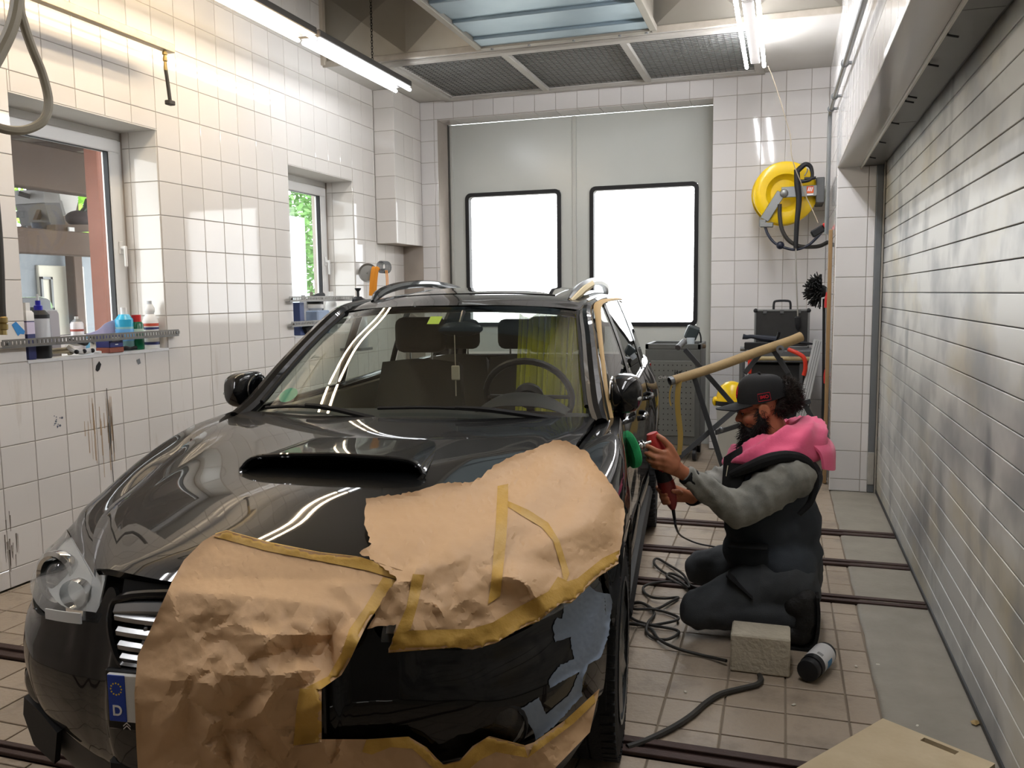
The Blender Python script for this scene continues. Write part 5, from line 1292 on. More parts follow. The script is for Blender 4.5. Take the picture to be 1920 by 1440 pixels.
# ---- washing boom on the left wall
wb_ = empty('washing_boom', (-3.55, 4.41, 2.965), 'square wash boom along the left wall with a short hose at its end', 'boom')
b = MB(); b.box(-3.575, -3.525, .6, 4.42, 2.945, 2.995, .003); lt(b.build('boom_arm', mat('scratched cream metal', '#b8ab93', .4, .4, col2='#8c8070', nscale=16), None), wb_)
for y in (1.2, 2.9):
    b = MB(); b.box(XL, -3.55, y - .015, y + .015, 2.955, 2.98, .002); lt(b.build('wall_bracket', M_STEEL, None), wb_)
b = MB(); e = onX(311, 100, -3.55); b.lathe([(.010, 0), (.010, -.012), (.015, -.014), (.015, -.03), (.009, -.032), (.013, -.05), (.013, -.066), (.008, -.07), (.011, -.09), (.011, -.12)], 10, Matrix.Translation((-3.55, e.y - .01, 2.952))); lt(b.build('swivel_fitting', M_BRASS, None), wb_)
b = MB(); b.tube([(-3.55, e.y - .01, 2.84), (-3.55, e.y, 2.78), (-3.55, e.y + .01, 2.70), (-3.55, e.y + .015, 2.66)], .011, 8, 3); b.box(-3.57, -3.53, e.y - .012, e.y + .04, 2.635, 2.662, .004); lt(b.build('hose_stub', M_HOSE, None), wb_)
# ---- hanging hose loop in the upper left, and the black hose end at the left edge
b = MB(); q = [(60, -330, -2.4), (42, -120, -2.4), (32, 0, -2.4), (22, 50, -2.4), (2, 95, -2.41), (-22, 140, -2.42), (-40, 190, -2.43), (-22, 228, -2.43), (12, 243, -2.42), (50, 243, -2.41), (82, 225, -2.40), (91, 190, -2.40), (80, 140, -2.40), (60, 90, -2.40), (45, 45, -2.40), (37, 0, -2.40), (44, -120, -2.39), (64, -330, -2.39)]
b.tube([onX(*p) for p in q], [.02] * 6 + [.015] * 12, 10, 6); b.build('hanging_hose', M_OLIVE, label='olive hose hanging in a loop before the nearer window', cat='hose')
hh = empty('wash_hose', onX(3, 500, -3.6), 'black hose with a brass coupling hanging at the left edge', 'hose')
b = MB(); b.tube([onX(-35, 250, -3.6), onX(-14, 330, -3.6), onX(-4, 420, -3.6), onX(1, 500, -3.6), onX(3, 570, -3.6), onX(5, 600, -3.6)], .017, 10, 5); lt(b.build('hose_line', M_HOSE, None), hh)
p0, p1 = onX(5, 592, -3.6), onX(6, 628, -3.6); b = MB(); mm = align(p0, p1); L_ = (p1 - p0).length
b.lathe([(.014, 0), (.022, .01), (.022, L_ * .35), (.015, L_ * .4), (.023, L_ * .45), (.023, L_ * .7), (.016, L_ * .75), (.018, L_)], 12, mm); lt(b.build('coupling', M_BRASS, None), hh)
# ---- perforated rails across the window recesses
def perf_rail(y0, y1, z, label, bulge=0.):
    t = empty('perforated_rail', (-3.72, (y0 + y1) / 2, z), label, 'rail', group='perforated rails before the windows')
    b = MB(); n = int((y1 - y0) / .024)
    b.box(-3.722, -3.718, y0, y1, z + .010, z + .020); b.box(-3.722, -3.718, y0, y1, z - .020, z - .008)
    for i in range(n + 1):
        y = y0 + (y1 - y0) * i / n; b.box(-3.722, -3.718, y - .007, y + .007, z - .009, z + .011)
    lt(b.build('hole_strip', mat('grey perforated metal', '#7d7a75', .45, .6, col2='#5d5a55', nscale=20), None, ang=0, kind='stuff'), t)
    b = MB(); b.box(-3.76, -3.72, y0, y1, z - .024, z - .020); lt(b.build('foot_flange', M_STEEL, None), t)
    for y in (y0 + .03, y1 - .03):
        b = MB(); b.cyl((-3.718, y, z), (-3.708, y, z), .008, 8); lt(b.build('screw', M_STEEL, None), t)
perf_rail(3.256, 4.56, 1.258, 'long perforated rail before the bottles of the nearer window')
perf_rail(5.87, 6.92, 1.462, 'upper perforated rail across the farther window')
perf_rail(5.885, 6.95, 1.262, 'lower perforated rail across the farther window')
# ---- bottles and clutter on the sills
SZ = 1.162
def sill_pt(x, y, X): p = onX(x, y, X); return Vector((X, p.y, SZ))
M_WPL = mat('white bottle plastic', '#dcdcda', .35)
def bottle(name, x, X, h, r, parts, label, cat='bottle', square=0, grp='bottles on the nearer window sill'):
    p = sill_pt(x, 640, X); t = empty(name, p, label, cat, group=grp)
    for nm, prof, m in parts:
        b = MB(); b.lathe([(q[0] * r, q[1] * h) for q in prof], 4 if square else 18, Matrix.Rotation(PI / 4 if square else 0, 4, 'Z')); o = b.build(nm, m, t)
    return t
blue, dblue, cyan, green, red, clear = (mat(n, c, r) for n, c, r in (('royal blue plastic', '#20209a', .35), ('navy print', '#2b3160', .5), ('cyan liquid', '#3ba9cf', .2), ('bottle green', '#0e5a3c', .25), ('red cap plastic', '#c02a2a', .35), ('cloudy plastic', '#b9bcc0', .3)))
bottle('polish_bottle', 53, -3.80, .30, .034, [('body', [(.9, 0), (1, .03), (1, .68), (.8, .74)], dblue), ('label_panel', [(1.02, .45), (1.02, .66)], mat('lilac label', '#c9c0d6', .5)), ('shoulder', [(1.02, .68), (1.0, .82), (.7, .86)], M_WPL), ('cap', [(.55, .86), (.55, 1), (.2, 1)], M_WPL)], 'flat navy bottle with white shoulder at the left end of the sill', square=1)
bottle('spray_bottle', 76, -3.83, .345, .052, [('base', [(.95, 0), (1, .02), (1, .24)], M_DARK), ('body', [(.98, .24), (.98, .62)], clear), ('shoulder', [(1.0, .62), (1, .68), (.6, .75)], M_DARK), ('nozzle', [(.42, .75), (.42, .82), (.26, .83), (.26, .90)], blue), ('tip', [(.14, .90), (.1, 1.0), (.0, 1.0)], clear)], 'clear bottle with black base and royal blue spout')
bottle('grey_canister', 98, -3.90, .25, .042, [('body', [(1, 0), (1, .2), (.98, .95), (.8, 1)], mat('grey canister', '#98969c', .4)), ('rim', [(.82, 1), (.82, 1.03), (.3, 1.03)], clear)], 'square grey canister behind the clear bottle', square=1, cat='canister')
bottle('spray_can', 146, -3.93, .215, .036, [('body', [(.95, 0), (1, .02), (1, .80), (.8, .86)], mat('pale can', '#d6d2d4', .35, .2)), ('band', [(1.01, .60), (1.01, .66)], mat('brick print', '#a8584e', .5)), ('dome', [(.8, .86), (.4, .93)], M_STEEL), ('button', [(.3, .93), (.3, 1.0), (.1, 1.0)], M_WPL)], 'pale spray can in the middle of the sill', cat='can')
bottle('glass_cleaner', 235, -3.86, .262, .052, [('body', [(.93, 0), (1, .03), (1, .55)], mat('pale aqua plastic', '#8fbfc4', .25)), ('liquid', [(1.0, .55), (1.0, .72), (.55, .84)], cyan), ('label_panel', [(1.015, .22), (1.015, .5)], mat('sky label', '#69a6d8', .5)), ('cap', [(.36, .84), (.36, 1), (.2, 1)], M_WPL)], 'round cyan bottle with white cap')
bottle('green_bottle', 258, -3.83, .215, .040, [('body', [(.95, 0), (1, .03), (1, .72), (.75, .80)], green), ('label_panel', [(1.02, .5), (1.02, .6)], mat('pale green label', '#b5cabb', .5)), ('cap', [(.72, .80), (.72, 1), (.3, 1)], red)], 'dark green bottle with red cap')
bottle('soap_bottle', 284, -3.83, .30, .048, [('body', [(.95, 0), (1, .03), (1, .55), (.8, .66), (.5, .72)], M_WPL), ('red_band', [(1.015, .47), (1.01, .53)], mat('orange red print', '#c4513c', .5)), ('blue_band', [(1.015, .40), (1.015, .45)], dblue), ('foot_band', [(1.015, .08), (1.015, .14)], dblue), ('bulb', [(.48, .72), (.62, .78), (.62, .84), (.38, .93)], M_WPL), ('cap', [(.3, .93), (.3, 1), (.1, 1)], clear)], 'white bottle with bulbous neck and red and blue bands')
p = sill_pt(206, 650, -3.80); t = empty('blue_box', p, 'small dark blue box with orange foot before the cyan bottle', 'box'); b = MB(); b.box(-.05, .05, -.055, .055, .03, .105, .003); b.build('box_body', mat('ink blue card', '#1c2266', .5), t); b = MB(); b.box(-.051, .051, -.056, .056, 0, .03, .002); b.build('box_foot', mat('burnt orange card', '#8d4b38', .6), t)
b = MB()
for z in (.082, .066): b.box(.0505, .0512, -.03, .03, z, z + .008)
b.box(.0505, .0512, -.012, .012, .045, .05); b.build('print_line', mat('plate white', '#eeeeee', .4), t, kind='stuff')
# lilac sheet, blue face mask
p = sill_pt(190, 620, -3.93); t = link('paper_sheet', (lambda b: b.grid([[(-.02 + .02 * math.sin(i * .6) + .03 * j / 6, -.11 + .24 * i / 10 - .02 * j / 6, .02 + .16 * j / 6 * (.55 + .5 * i / 10)) for i in range(11)] for j in range(7)], .0015).mesh('paper_sheet', mat('lilac paper', '#c9bdd6', .7)))(MB()), None, 'lilac folded paper leaning on the pane', 'paper', loc=p)
p = sill_pt(178, 640, -3.90); t = link('face_mask', (lambda b: b.grid([[(.03 * math.sin(PI * i / 8), -.07 + .15 * i / 8, .02 + .085 * j / 4 * (1 - .35 * i / 8)) for i in range(9)] for j in range(5)], .002).mesh('face_mask', mat('light blue fleece', '#7cc0e6', .8)))(MB()), None, 'light blue face mask leaning before the lilac paper', 'mask', loc=p)
# white respirator-like frame with black knobs, tan hose coil, small bits
p = sill_pt(150, 665, -3.80); t = empty('white_goggles', p, 'white plastic frame with three black knobs and black strap', 'goggles')
b = MB(); b.tube([(0, -.09, .06), (.01, -.06, .035), (.02, -.02, .02), (.02, .04, .02), (.015, .08, .03), (.0, .10, .07)], .016, 8, 5); b.tube([(0, -.08, .075), (0, .0, .065), (0, .09, .085)], .012, 8, 4); b.build('frame', M_WPL, t)
for y in (-.055, .0, .06):
    b = MB(); b.ball((.032, y, .022), .013, 10); b.build('knob', M_DARK, t)
b = MB(); b.tube([(-.01, -.06, .09), (.015, -.01, .07), (.01, .04, .06), (0, .08, .10), (.02, .095, .085), (.02, .07, .075)], .009, 8, 4); b.build('strap', M_DARK, t)
p = sill_pt(118, 665, -3.84); b = MB(); b.tube([(.04 * math.cos(a), .055 * math.sin(a), .012 + .03 * a / 12) for a in [k * .5 for k in range(26)]], .008, 8); b.build('hose_coil', mat('tan tube', '#a39a85', .5), None, label='small coil of tan tubing beside the white frame', cat='hose', loc=p)
p = sill_pt(183, 657, -3.79); b = MB(); b.lathe([(.02, 0), (.021, .012), (.016, .015)], 14); b.build('bottle_cap', M_WPL, None, label='white loose cap lying before the blue box', cat='cap', loc=p)
p = sill_pt(240, 655, -3.80); b = MB()
b.tube([(0, -.07, .012), (.01, -.03, .018), (0, .02, .012), (.01, .06, .016)], [.010, .014, .010, .012], 8, 4); b.build('black_rag', M_BLKC, None, label='black rag before the cyan and green bottles', cat='rag', loc=p)
p = sill_pt(268, 648, -3.80); b = MB(); b.bar((0, -.02, .0), (0, .012, .10), .012, .006, .002); b.build('white_brush', M_WPL, None, label='thin white stick leaning on the green bottle', cat='stick', loc=p)
# things in the farther window
M_NAV = mat('navy carton', '#3a4a78', .5)
def sbox(name, px, X, w_, h, m, label, cat, z=SZ):
    p = onX(px, 600, X); b = MB(); b.box(-.035, .035, -w_ / 2, w_ / 2, 0, h, .004); return b.build(name, m, None, label=label, cat=cat, loc=(X, p.y, z))
sbox('blue_carton', 560, -3.82, .07, .27, M_NAV, 'tall navy carton at the left of the farther window', 'carton')
p = onX(570, 600, -3.88); b = MB(); b.lathe([(.04, 0), (.045, .02), (.045, .24), (.02, .30), (.018, .33), (.0, .33)], 16); b.build('clear_bottle', clear, None, label='cloudy bottle standing on the farther sill', cat='bottle', loc=(-3.88, p.y, SZ))
p = onX(622, 600, -3.86); b = MB(); b.lathe([(.05, 0), (.052, .02), (.052, .24), (.03, .30), (.024, .30), (.022, .36), (0, .36)], 16); b.build('white_bottle', M_WPL, None, label='white bottle near the pillar of the farther window', cat='bottle', loc=(-3.86, p.y, SZ))
p = onX(590, 590, -3.82); t = empty('small_polisher', (-3.82, p.y, SZ + .20), 'small black polishing tool lying in the farther window', 'polisher')
b = MB(); b.lathe([(.06, 0), (.08, .02), (.08, .05), (.05, .06)], 18); b.build('white_pad', M_WPL, t)
b = MB(); b.lathe([(.075, .06), (.078, .09), (.04, .11)], 18); b.tube([(0, 0, .10), (0, .06, .12), (0, .15, .13)], [.03, .025, .022], 10, 3); b.build('machine_body', M_DARK, t)
b = MB(); b.box(-.09, .09, -.1, .1, -.20, -.0, .01); b.build('tool_carton', mat('pale blue carton', '#8fa0b8', .6), t)
p = onX(578, 625, -3.78); b = MB(); b.tube([(0, -.07, .04), (0, -.02, .07), (0, .03, .05), (.0, .08, .03)], [.03, .045, .035, .02], 10, 3); b.tube([(0, -.04, .02), (0, .02, .012), (0, .07, .02)], .018, 8, 3); b.build('black_gloves', M_BLKC, None, label='black gloves heaped behind the lower rail', cat='gloves', loc=(-3.78, p.y, SZ))
# pump sprayer with black head
pp = onX(672, 572, -3.62); t = empty('pump_sprayer', (-3.62, pp.y, 1.02), 'black headed pump sprayer beside the farther window', 'sprayer')
b = MB(); b.lathe([(.07, 0), (.075, .03), (.075, .30), (.05, .36)], 20); b.build('tank', clear, t)
b = MB(); b.lathe([(.055, .35), (.058, .38), (.054, .43), (.03, .455)], 20); b.tube([(0, .03, .42), (0, .09, .425), (0, .13, .42)], [.03, .018, .012], 10, 3); b.tube([(0, -.05, .42), (0, -.075, .36), (0, -.07, .28)], .014, 8, 3); b.build('head', M_DARK, t)
b = MB(); b.lathe([(.012, .45), (.012, .50), (.028, .52), (.028, .53), (.0, .53)], 14); b.build('pump_knob', M_DARK, t)
b = MB(); b.box(XL, -3.55, -.1 + pp.y, .12 + pp.y, .995, 1.018, .003); o = b.build('sprayer_bracket', M_STEEL, None); lt(o, t)
# two wall hooks with orange straps
M_ORN = mat('orange webbing', '#d98a1f', .7, col2='#c47a18', nscale=12)
h1 = onX(690, 512, -3.66); t = empty('strap_holder', h1, 'grey round hook plate with orange webbing, left of the wire one', 'holder')
vm = align((0, 0, 0), Vector((.5, -.85, .05))); b = MB(); b.lathe([(.001, -.01), (.07, -.012), (.085, .004), (.088, .012), (.07, .0), (.001, .002)], 24, vm); b.cyl((-.11, .02, 0), (0, 0, 0), .012, 8); b.build('hook_plate', mat('brushed grey metal', '#8b8a86', .4, .7), t)
for y, l in ((.0, .26), (.03, .30)):
    b = MB(); b.tube([vm @ Vector((.02 + y, -.21, .03)), vm @ Vector((.03 + y, -.08, .045)), vm @ Vector((.045 + y, .02, .05)), vm @ Vector((.06 + y, .05, .03)), vm @ Vector((.065 + y, .03, .0))], .020, 8, 5, flat=(.5, -.85, 0)); b.build('strap', M_ORN, t)
h2 = onX(714, 507, -3.64); t = empty('strap_holder', h2, 'sprung wire hook with orange webbing, right of the half drum', 'holder')
for k in range(7):
    b = MB(); a0 = -.04 + .016 * k; b.tube([(.03 + .03 * math.cos(a), a0 * 1.3 + .03 * math.cos(a), .03 + .055 * math.sin(a)) for a in [2 * PI * i / 16 for i in range(16)]], .004, 6, closed=True); b.build('wire_ring', M_STEEL, t)
for y in (-.02, .01):
    b = MB(); b.tube([(.06, y, .0), (.06, y + .012, -.07), (.05, y + .03, -.15)], .016, 8, 4, flat=(1, .3, 0)); b.build('strap', M_ORN, t)
b = MB(); b.cyl((-.135, 0, .0), (.05, 0, .01), .008, 8); b.build('hook_pin', M_STEEL, t)
# marks on the left wall
b = MB(); q = [onX(x, y, XL + .0015) for x, y in ((22, 609), (30, 603), (47, 621), (45, 627), (38, 626), (34, 630))]; b.face(q); b.face([v - Vector((.001, 0, 0)) for v in q][::-1]); lt(b.build('blue_tape', mat('blue masking tape', '#2f7fc0', .6), None), wl)
b = MB(); q = [onX(x, y, XL + .0015) for x, y in ((179, 694), (180, 686), (186, 677), (190, 683), (187, 693), (183, 697))]; b.face(q); lt(b.build('black_smudge', M_BLK, None), wl)
b = MB(); q = [onX(x, y, XL + .0015) for x, y in ((256, 675), (262, 672), (264, 681), (259, 684))]; b.face(q); lt(b.build('grey_sticker', M_STEEL, None), wl)
b = MB()
for k in range(14):
    x, y = 100 + rnd.uniform(0, 17), 778 + rnd.uniform(0, 20) + k * .3; q = onX(x, y, XL + .0015); r_ = rnd.uniform(.003, .009); b.face([q + Vector((0, r_ * math.cos(a), r_ * math.sin(a) * .8)) for a in [2 * PI * i / 7 for i in range(7)]])
lt(b.build('paint_marks', mat('blue grey dab', '#5a6170', .6), None, kind='stuff'), wl)
b = MB()
for k in range(26):
    x = 150 + 66 * rnd.random(); y = 735 + rnd.uniform(0, 60); l = rnd.uniform(25, 110)
    a, c = onX(x, y, XL + .0012), onX(x + l * .06, y + l, XL + .0012); w_ = rnd.uniform(.0012, .0035); d = Vector((0, w_, 0)); b.face([a - d * .6, a + d * .6, c + d, c - d])
lt(b.build('rust_drips', mat('brown drip', '#a88f70', .6), None, kind='stuff'), wl)
b = MB()
for k in range(18):
    x = 3 + 30 * rnd.random(); y = 950 + rnd.uniform(0, 90); l = rnd.uniform(8, 45)
    a, c = onX(x, y, XL + .0012), onX(x + l * .06, y + l, XL + .0012); w_ = rnd.uniform(.001, .004); d = Vector((0, w_, 0)); b.face([a - d, a + d, c + d * .4, c - d * .4])
lt(b.build('dark_drips', mat('dark drip', '#5c5348', .6), None, kind='stuff'), wl)
b = MB(); b.tube([onX(x, y, XL + .004) for x, y in ((200, 728), (204, 790), (209, 850), (214, 915))], .0018, 6); lt(b.build('wall_wire', mat('grey wire', '#56524d', .6), None), wl)
# ---- chain on the left lamp, wire from the right lamp
ch_ = bpy.data.objects['tube_lamp']; cb = MB(); cx, cy = -3.13, 6.25
for k in range(34):
    z = ZT + .07 + .022 * k; m = Matrix.Translation((cx, cy, z)) @ Matrix.Rotation(PI / 2 * (k % 2), 4, 'Z')
    cb.tube([m @ Vector((.008 * math.cos(a), 0, .015 * math.sin(a))) for a in [2 * PI * i / 8 for i in range(8)]], .0026, 5, closed=True)
lt(cb.build('chain', M_BLK, None, kind='stuff'), ch_)
cb = MB()
for x in (-.25,):
    for y in (5.9, 6.55): cb.cyl((x, y, ZT + .04), (x, y, ZC), .003, 6)
lt(cb.build('suspension_wire', M_STEEL, None), rl)
cw_ = empty('lamp_cable', onY(1440, 125, 7.12), 'thin pale cable swinging from the right lamp to the plug box', 'cable')
b = MB(); q = [(1440, 124, 7.12), (1449, 145, 7.2), (1462, 185, 7.3), (1473, 222, 7.38), (1482, 256, 7.42), (1484, 290, 7.42), (1492, 318, 7.46), (1503, 345, 7.5), (1513, 372, 7.55), (1524, 395, 7.55), (1534, 418, 7.5)]
b.tube([onY(*p) for p in q], .004, 6, 4); lt(b.build('cable_line', mat('beige cable', '#a89c88', .5), None), cw_)
mm = align(onY(1526, 438, 7.5), onY(1545, 427, 7.5)); b = MB(); b.box(-.045, .045, -.03, .03, -.02, .09, .01, mm); lt(b.build('plug_box', M_DARK, None), cw_)
b = MB(); b.box(-.05, .05, -.032, .032, .09, .112, .006, mm); lt(b.build('red_collar', red, None), cw_)
# ---- hose reel on the back wall
RC = onY(1472, 362, 7.74); reel = empty('hose_reel', RC, 'yellow hose reel with grey bracket and black hose on the back wall', 'reel')
RM = Matrix.Rotation(PI / 2, 4, 'X') @ Matrix.Rotation(.12, 4, 'Y')     # disc axis towards the viewer
M_YEL = mat('yellow enamel', '#e8c313', .28, coat=.3)
b = MB(); b.lathe([(.02, -.03), (.115, -.03), (.15, -.005), (.16, .018), (.20, .024), (.245, .022), (.262, .012), (.267, .0), (.262, -.012), (.24, -.006), (.165, -.035), (.15, -.06), (.02, -.06)], 48, RM, cap=False); b.build('front_flange', M_YEL, reel)
b = MB(); b.lathe([(.02, -.15), (.24, -.15), (.267, -.14), (.267, -.128), (.24, -.134), (.02, -.134)], 40, RM, cap=False); b.build('rear_flange', M_YEL, reel)
b = MB()
for k in range(4): b.lathe([(.20, -.125 + .022 * k), (.215, -.118 + .022 * k), (.20, -.108 + .022 * k)], 32, RM, cap=False)
b.build('wound_hose', M_HOSE, reel)
def rq(x, y, d=.0): return onY(x, y, 7.68 - d) - RC
M_ALU = mat('cast aluminium', '#8f9190', .4, .7)
b = MB(); b.bar(rq(1465, 361), rq(1433, 412), .075, .012, .004, up=(0, 1, 0)); b.bar(rq(1465, 361), rq(1532, 357), .09, .012, .004, up=(0, 1, 0)); b.ball(rq(1470, 362, .012), .035, 14, sc=(1, .6, 1)); b.build('bracket_arm', M_ALU, reel)
b = MB(); b.box(-.03, .03, -.015, .03, -.04, .02, .008, Matrix.Translation(rq(1430, 416))); b.bar(rq(1425, 422), rq(1450, 422), .04, .06, .006, up=(0, 1, 0)); b.build('hose_guide', M_ALU, reel)
b = MB(); b.box(rq(1530, 360).x, rq(1546, 360).x, -.06, .32, rq(1538, 380).z, rq(1538, 332).z, .006); b.build('wall_mount', mat('dark grey casting', '#5c5e5e', .5, .3), reel)
b = MB(); b.bar(rq(1519, 349, .011), rq(1519, 362, .011), .055, .002, .0005, up=(0, 1, 0)); b.build('orange_badge', mat('signal orange', '#e2622a', .5), reel, label='small orange badge with white slanted strokes')
b = MB()
for k in (-1, 0, 1): b.bar(rq(1518 + 3.2 * k, 358.5, .0125), rq(1520.5 + 3.2 * k, 351, .0125), .008, .001, up=(0, 1, 0))
b.build('badge_stroke', mat('plate white', '#eeeeee', .4), reel)
b = MB(); b.bar(rq(1519, 363, .0125), rq(1519, 366, .0125), .05, .001, up=(0, 1, 0)); b.build('badge_line', mat('plate white', '#eeeeee', .4), reel)
gun = empty('spray_gun', rq(1494, 380) + RC, 'black foam gun with loop handle hooked before the yellow reel', 'gun')
def gq(x, y, d=.05): return onY(x, y, 7.68 - d) - gun.location
b = MB(); b.tube([gq(1494, 318), gq(1495, 345), gq(1498, 375), gq(1494, 420), gq(1492, 465)], [.024, .026, .024, .021, .019], 12, 4); b.build('lance', M_DARK, gun)
b = MB(); b.tube([gq(1494, 322), gq(1502, 314), gq(1511, 308), gq(1520, 313), gq(1523, 328), gq(1519, 337), gq(1507, 340), gq(1497, 340)], [.022, .022, .020, .017, .014, .014, .016, .018], 10, 4); b.build('loop_handle', M_DARK, gun)
b = MB(); b.tube([gq(1508, 330), gq(1513, 322), gq(1514, 316)], .005, 6, 3); b.build('trigger', M_STEEL, gun)
b = MB(); b.tube([gq(1508, 336), gq(1520, 335), gq(1530, 333)], [.016, .014, .012], 8, 3); b.build('nozzle', M_DARK, gun)
b = MB(); b.tube([rq(*p) for p in ((1462, 383, .02), (1462, 405, .03), (1466, 430, .04), (1478, 450, .04), (1497, 461, .03), (1520, 463, .0), (1538, 461, -.05), (1552, 454, -.1))], .017, 10, 5); b.build('feed_hose', M_HOSE, reel)
b = MB(); b.tube([rq(*p) for p in ((1434, 424, .0), (1440, 440, .01), (1452, 455, .02), (1470, 464, .03), (1492, 468, .03), (1515, 460, .02), (1530, 447, .0), (1540, 436, -.02))], .012, 10, 5); b.ball(rq(1463, 460, .025), .034, 14); b.build('outlet_hose', mat('blue black hose', '#1d2233', .45), reel)
pc = empty('pull_cord', onY(1493, 540, 7.6), 'thin grey cord with a black grip hanging below the spray gun', 'cord')
b = MB(); b.tube([onY(1492, 462, 7.63), onY(1493, 520, 7.6), onY(1495, 570, 7.58), onY(1496, 594, 7.58)], .006, 6, 3); lt(b.build('cord_line', mat('grey cord', '#8e8a82', .6), None), pc)
b = MB(); b.lathe([(.02, 0), (.028, .01), (.028, .05), (.02, .10), (.008, .12)], 14, align(onY(1496, 593, 7.58), onY(1497, 620, 7.58))); lt(b.build('grip', M_DARK, None), pc)
# ---- galvanised pipe along the right wall
pi_ = empty('wall_pipe', (.31, 7.2, 2.8), 'grey steel pipe running along the right wall and down the corner', 'pipe')
b = MB(); b.tube([(.308, 1.0, 2.70), (.308, 4.14, 2.735), (.308, 6.6, 2.83), (.308, 7.02, 2.84)], .016, 10, 3); b.tube([(.308, 7.0, 2.84), (.308, 7.1, 2.83), (.308, 7.14, 2.78), (.308, 7.16, 2.60), (.308, 7.2, 1.92)], .016, 10, 3); lt(b.build('pipe_run', mat('galvanised pipe', '#85888a', .4, .7, col2='#6d7072', nscale=14), None), pi_)
for y, z in ((5.42, 2.783), (6.5, 2.826), (4.0, 2.734), (7.0, 2.84)):
    b = MB(); b.lathe([(.024, -.015), (.026, 0), (.024, .015)], 12, align((.308, y, z), (.308, y + .1, z))); b.box(.308, XR, y - .01, y + .01, z - .008, z + .008); lt(b.build('pipe_clip', M_STEEL, None), pi_)
# ---- wooden post, broom, aluminium bar, in the right corner
b = MB(); b.box(-.014, .012, -.035, .035, 0, 1.93, .004); b.build('wooden_post', mat('raw pale timber', '#9c7f58', .7, col2='#7d6243', nscale=3, stretch=(8, 8, .6), bump=.2, bscale=30), None, label='raw timber board standing against the right wall', cat='board', loc=(.325, 6.86, 0), rot=(math.radians(-.5), 0, 0))
br = empty('broom', (.27, 7.4, 0), 'black bristled broom with red grips standing head up', 'broom')
b = MB(); b.tube([onY(1543, 900, 7.1), onY(1544, 700, 7.1), onY(1545, 560, 7.1)], .011, 8, 2); lt(b.build('black_pole', M_DARK, None), br)
b = MB(); b.tube([onY(1550, 905, 6.98), onY(1550, 700, 6.98), onY(1551, 540, 6.98)], .010, 8, 2); lt(b.build('grey_pole', M_STEEL, None), br)
for a, c in (((1549, 693), (1548, 719)), ((1552, 548), (1549, 577))):
    b = MB(); b.tube([onY(*a, 6.97), onY((a[0] + c[0]) / 2, (a[1] + c[1]) / 2, 6.97), onY(*c, 6.97)], [.012, .018, .014], 10, 3); lt(b.build('red_grip', red, None), br)
b = MB(); c = onY(1540, 546, 7.1)
for k in range(260):
    d = Vector((-abs(rnd.gauss(.5, .5)), rnd.gauss(-.3, .6), rnd.gauss(.15, .65))).normalized(); b.tube([c + d * .02, c + d * .08, c + d * rnd.uniform(.11, .15) + Vector((0, 0, rnd.uniform(-.01, .01)))], [.004, .004, .005], 4)
b.ball(c, .05, 12); lt(b.build('bristle_head', mat('black bristle', '#141414', .7), None, kind='stuff'), br)
b = MB(); b.bar(onY(1488, 840, 7.1), onY(1535, 638, 7.3), .075, .03, .002, up=(0, 1, 0))
q0, q1 = onY(1488, 840, 7.1), onY(1535, 638, 7.3)
al = b.build('aluminium_bar', mat('anodised aluminium', '#c6c8c7', .3, .8), None, label='silver aluminium profile leaning in the right corner', cat='profile')
b = MB()
for k in (-.018, .0, .018):
    m_ = align(q0, q1, (0, 1, 0)); b.box(k - .002, k + .002, -.0165, -.0145, .01, (q1 - q0).length - .01, 0, m_); b.box(k - .002, k + .002, .0145, .0165, .01, (q1 - q0).length - .01, 0, m_)
b.build('groove', M_STEEL, al)
# ---- tool cart with red handles, case and tools on top
TC = Vector((-.02, 7.55, 0)); cart = empty('tool_cart', TC, 'grey workbench cart with red handles behind the worker', 'cart')
def cq(x, y, Y): return onY(x, y, Y) - TC
M_GREY = mat('grey tool metal', '#66686a', .5, .3, col2='#505254', nscale=9)
z1 = onY(1460, 655, 7.5).z
b = MB(); b.box(cq(1400, 640, 7.5).x, cq(1524, 640, 7.5).x, -.2, .25, z1 - .10, z1, .006); b.build('tray', M_GREY, cart)
b = MB(); b.box(cq(1406, 640, 7.5).x, cq(1520, 640, 7.5).x, -.17, .22, .34, z1 - .12, .006); b.build('cabinet_body', mat('dark workshop steel', '#2d2e2f', .5, .3), cart)
for x in (1402, 1518):
    for y in (-.17, .22):
        b = MB(); b.box(cq(x, 0, 7.5).x - .015, cq(x, 0, 7.5).x + .015, y - .015, y + .015, .05, z1 - .1, .003); lg = b.build('leg', M_GREY, cart)
        b = MB(); b.cyl((cq(x, 0, 7.5).x - .012, y, .032), (cq(x, 0, 7.5).x + .012, y, .032), .032, 12); b.build('castor', M_DARK, lg)
b = MB(); b.tube([cq(1408, 672, 7.28), cq(1470, 672, 7.28), cq(1524, 673, 7.28)], .017, 10); b.build('front_tube', mat('tan wrapped tube', '#a99a72', .6), cart)
M_REDT = mat('red painted tube', '#c8331f', .4)
b = MB(); b.tube([cq(1478, 655, 7.25), cq(1497, 663, 7.22), cq(1508, 672, 7.2), cq(1510, 690, 7.2), cq(1507, 704, 7.2)], .017, 10, 3); b.build('handle', M_REDT, cart)
b = MB(); b.tube([cq(1406, 668, 7.25), cq(1406, 682, 7.25), cq(1405, 700, 7.25)], .017, 10, 2); b.build('handle', M_REDT, cart)
zc = z1
cs = empty('tool_case', onY(1465, 655, 7.75), 'black case with aluminium edges and handle standing on the cart', 'case'); cl = cs.location; cs.location.z = zc
k0, k1 = onY(1414, 640, 7.75).x - cs.location.x, onY(1517, 640, 7.75).x - cs.location.x; kh = onY(1465, 580, 7.75).z - zc
